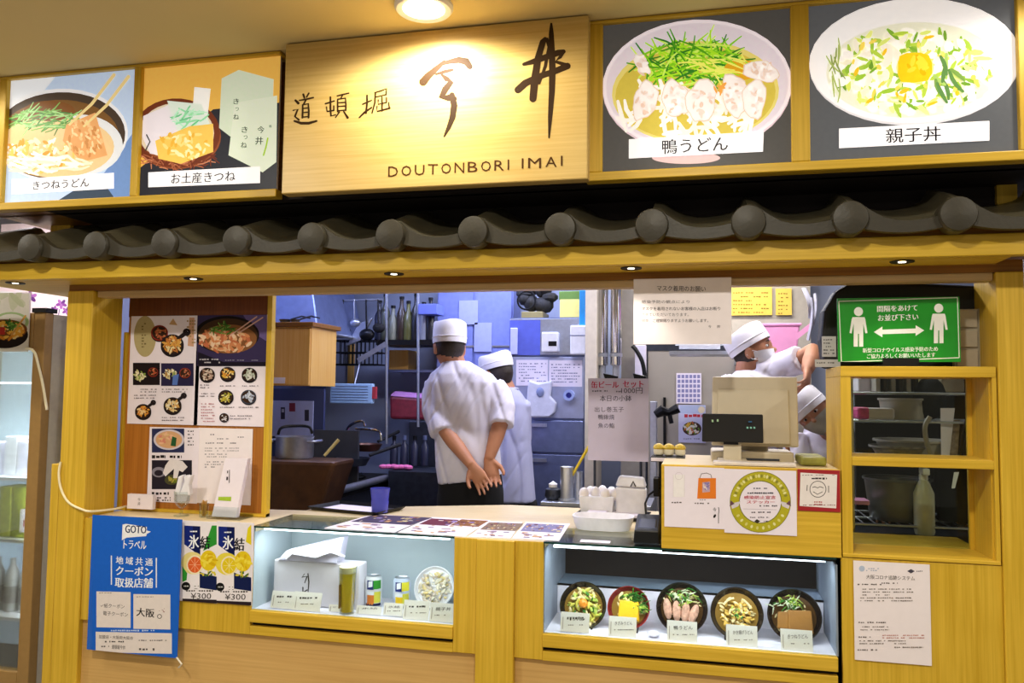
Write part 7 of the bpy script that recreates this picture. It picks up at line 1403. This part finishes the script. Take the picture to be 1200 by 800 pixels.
loft(sh, prings([(521, 549, 423, .064), (516, 560, 430, .085), (506, 576, 438, .105), (502, 584, 448, .118), (504, 585, 470, .128), (508, 584, 495, .128), (511, 584, 520, .13), (512, 586, 545, .135), (516, 587, 562, .138, .16)], Y1), 32, 2.6)
sh.tube([W(513, 449, Y1), W(510, 462, Y1-.01), W(509, 480, 1.16), W(517, 502, 1.115)], [.07, .072, .068, .064], 16)
sh.tube([W(577, 453, Y1), W(585, 465, Y1-.01), W(590, 478, 1.16), W(588.5, 494, 1.13)], [.068, .07, .064, .06], 16)
for a, c_, r in ((W(514, 494, 1.13), W(519, 507, 1.105), .067), (W(589.5, 487, 1.145), W(588, 498, 1.12), .063)): sh.tube([a, c_], r, 18)
attach(solid(sh, .008, 3), 'shirt', SHIRT, per, folds(.009, 10, 0, .30))
co = MB(); co.tube([H1 @ V3((.0, 0, 0))*0+neck+V3((.064*math.cos(t), .06*math.sin(t), .012+.010*math.sin(t))) for t in [2*PI*i/20 for i in range(21)]], .016, 8, flat=.5); co.build('collar', SHIRT, per, True)
tr_ = MB(); loft(tr_, prings([(516, 586, 545, .12), (515, 589, 575, .13), (518, 588, 600, .125)], Y1)); legs(tr_, (W(533, 590, Y1), W(569, 590, Y1)), (fL-V3((0, 0, .02)), fR-V3((0, 0, .02))), .095, .07); attach(solid(tr_, .012, 2), 'trousers', TROUS, per); shoes(per, [V3((fL.x, Y1, 0)), V3((fR.x, Y1, 0))], 0)
# ---------------------------------------------------------------- second cook behind, head bowed to the left
Y2 = 1.55; b = W(598, 560, Y2)
per = human('shorter cook in white cap and pale blue coat, head bowed, behind the first cook', (b.x, Y2, 0))
H2 = headM(583.5, 437, Y2, .95, -.38, -.10, .98)
body = MB(); add_head(body, H2)
body.tube([H2 @ V3((0, -.02, -.05)), W(589, 447, Y2), W(592, 456, Y2), W(593, 470, Y2)], [.055, .054, .058, .07], 16)
loft(body, prings([(575, 610, 468, .08), (573, 612, 500, .085), (574, 616, 550, .09), (575, 616, 590, .09)], Y2))
sr, er, wr = W(609, 472, Y2), W(612, 512, 1.62), W(592, 520, 1.82); sl, el, wl = W(572, 472, Y2), W(566, 512, 1.65), W(572, 520, 1.85)
for s_, e_, w_ in ((sr, er, wr), (sl, el, wl)): body.tube([s_, (s_+e_)/2, e_, e_*.5+w_*.5, w_], [.048, .045, .040, .036, .026], 14)
hand(body, wr, V3((-.3, 1, -.1)), V3((0, -.1, -1)), 1, .3); hand(body, wl, V3((.1, 1, -.1)), V3((0, -.1, -1)), -1, .3)
fL, fR = V3((W(586, 590, Y2).x, Y2, .06)), V3((W(608, 590, Y2).x+.03, Y2, .06)); legs(body, (W(584, 592, Y2), W(608, 592, Y2)), (fL, fR), .07, .045)
attach(solid(body, .006, 3), 'body', SKIN, per); face_parts(per, H2); hair(per, H2, -.62); cap(per, H2, .085, .022, .16)
sh = MB(); loft(sh, prings([(580, 606, 455, .07), (574, 612, 462, .09), (569, 618, 472, .105), (566, 621, 490, .115), (566, 622, 520, .118), (567, 625, 555, .125), (568, 628, 587, .13)], Y2), 30, 2.5)
for s_, e_, w_ in ((sr, er, wr), (sl, el, wl)): sh.tube([s_, s_*.5+e_*.5, e_, e_*.45+w_*.55], [.064, .062, .058, .05], 14)
attach(solid(sh, .009, 3), 'coat', SHIRT2, per, folds(.009, 11, 3.1, .12))
co = MB(); nk = W(592, 457, Y2); co.tube([nk+V3((.062*math.cos(t), .058*math.sin(t), .008)) for t in [2*PI*i/20 for i in range(21)]], .016, 8, flat=.5); co.build('collar', SHIRT2, per, True)
tr_ = MB(); loft(tr_, prings([(570, 622, 570, .115), (571, 623, 596, .12)], Y2)); legs(tr_, (W(583, 596, Y2), W(611, 596, Y2)), (fL-V3((0, 0, .02)), fR-V3((0, 0, .02))), .09, .068); attach(solid(tr_, .014, 2), 'trousers', TROUS, per); shoes(per, [V3((fL.x, Y2, 0)), V3((fR.x, Y2, 0))], .6)
# ---------------------------------------------------------------- worker reaching to the right behind the register
Y3 = 1.3; b = W(885, 480, Y3)
per = human('masked worker in white cap and shirt reaching an arm to the right behind the register', (b.x, Y3, 0))
H3 = headM(882, 411, Y3, -1.78, .22, .0, .98)
body = MB(); add_head(body, H3)
body.tube([H3 @ V3((0, -.02, -.05)), W(876, 428, Y3), W(876, 440, Y3), W(878, 455, Y3)], [.055, .056, .062, .08], 16)
loft(body, prings([(858, 905, 448, .085), (858, 904, 490, .09), (862, 902, 560, .09), (862, 905, 600, .1)], Y3))
sr, er, wr = W(916, 436, 1.26), W(953, 412, 1.16), W(946, 434, 1.06); sl, el, wl = W(858, 446, 1.24), W(850, 500, 1.12), W(890, 512, 1.0)
for s_, e_, w_ in ((sr, er, wr), (sl, el, wl)): body.tube([s_, s_*.5+e_*.5, e_, e_*.5+w_*.5, w_], [.052, .046, .042, .037, .027], 14)
hand(body, wr, V3((-.1, -.6, -.6)), V3((-.8, 0, -.2)), 1, .5); hand(body, wl, V3((1, -.2, -.1)), V3((0, 0, -1)), -1, .4)
fL, fR = V3((b.x-.1, Y3, .06)), V3((b.x+.1, Y3, .06)); hips = (W(872, 600, Y3), W(898, 600, Y3)); legs(body, hips, (fL, fR), .075, .045)
attach(solid(body, .0055, 3), 'body', SKIN, per); face_parts(per, H3); hair(per, H3, -.45); cap(per, H3, .10, .016, .34)
v, f = skull(1.13, lambda x, y, z: y > .12 and -.90 < z < -.04, 48, 36)
mo = MB().add(v, f, 0, H3).build('face_mask', MASKM, per, True, angle=None); lp_ = MB()
for s in (-1, 1): lp_.tube([H3 @ V3(p) for p in ((s*.066, .05, -.02), (s*.08, .01, -.005), (s*.083, -.02, -.02), (s*.078, .0, -.045), (s*.062, .05, -.06))], .0016, 5)
lp_.build('ear_loop', MASKM, mo, True)
sh = MB(); loft(sh, prings([(862, 892, 434, .075), (856, 908, 440, .1), (850, 920, 448, .115), (849, 918, 475, .12), (852, 912, 520, .12), (852, 914, 600, .125)], Y3), 30, 2.5)
sh.tube([W(893, 436, Y3), W(912, 432, 1.27), W(928, 425, 1.22), W(938, 421, 1.19)], [.085, .075, .068, .064], 16); sh.tube([sl, sl*.5+el*.5, el*.85+sl*.15], [.068, .064, .06], 14); sh.tube([W(931, 424, 1.21), W(939, 420.5, 1.186)], .069, 16)
attach(solid(sh, .008, 3), 'shirt', SHIRT, per, folds(.009, 10, 7.7, .6)); tr_ = MB(); loft(tr_, prings([(853, 912, 590, .12), (855, 912, 625, .125)], Y3)); legs(tr_, hips, (fL-V3((0, 0, .02)), fR-V3((0, 0, .02))), .09, .068); attach(solid(tr_, .014, 2), 'trousers', TROUS, per); shoes(per, [V3((fL.x, Y3, 0)), V3((fR.x, Y3, 0))], -1.6)
# ---------------------------------------------------------------- worker bending low beside the glazed cabinet
Y4 = 1.0; c4 = W(953, 490, Y4)
per = human('masked worker in a white cap bending low beside the glazed cabinet', (c4.x+.05, Y4+.38, 0))
H4 = headM(954, 484, Y4, 2.70, -.26, .74, .92)
body = MB(); add_head(body, H4); n4 = H4 @ V3((0, -.05, -.09)); s4 = n4+V3((.05, .14, -.04)); hp = V3((c4.x+.12, Y4+.45, .95))
body.tube([H4 @ V3((0, -.02, -.05)), n4, s4], [.054, .056, .08], 16); body.tube([s4, s4*.5+hp*.5, hp], [.12, .12, .115], 18)
ar = []
for s in (-1, 1):
    a = s4+V3((s*.16, .02, -.02)); e = a+V3((s*.03, -.06, -.22)); w_ = e+V3((-s*.06, -.16, -.04)); ar.append((a, e, w_)); body.tube([a, a*.5+e*.5, e, e*.5+w_*.5, w_], [.05, .045, .04, .036, .026], 12); hand(body, w_, V3((-s*.1, -1, -.3)), V3((0, 0, -1)), s, .4)
fL, fR = V3((hp.x-.11, hp.y, .06)), V3((hp.x+.11, hp.y, .06)); hips = (hp+V3((-.09, 0, -.05)), hp+V3((.09, 0, -.05))); legs(body, hips, (fL, fR), .08, .045, -.05)
attach(solid(body, .006, 3), 'body', mk('skin in shade', '#b98262', .55, var=.08, scale=18), per); face_parts(per, H4); hair(per, H4, -.3); cap(per, H4, .10, .012, .10, 1.03)  # slightly lighter skin tone for this worker
v, f = skull(1.13, lambda x, y, z: y > .12 and -.90 < z < -.04, 48, 36); MB().add(v, f, 0, H4).build('face_mask', mk('grey face mask', '#a8a498', .8), per, True, angle=None)
sh = MB(); sh.tube([n4+V3((.01, .06, -.01)), s4, s4*.5+hp*.5, hp+V3((0, 0, -.03))], [.085, .145, .145, .14], 20)
for a, e, w_ in ar: sh.tube([a, a*.5+e*.5, e], [.075, .066, .06], 14)
attach(solid(sh, .01, 3), 'shirt', SHIRT, per, folds(.008, 10, 2.2, .3)); tr_ = MB(); legs(tr_, hips, (fL-V3((0, 0, .02)), fR-V3((0, 0, .02))), .11, .07, -.05); tr_.ball(hp+V3((0, 0, -.06)), .17, .14, .14, 14); attach(solid(tr_, .014, 2), 'trousers', TROUS, per); shoes(per, [V3((fL.x, hp.y, 0)), V3((fR.x, hp.y, 0))], 3.0)
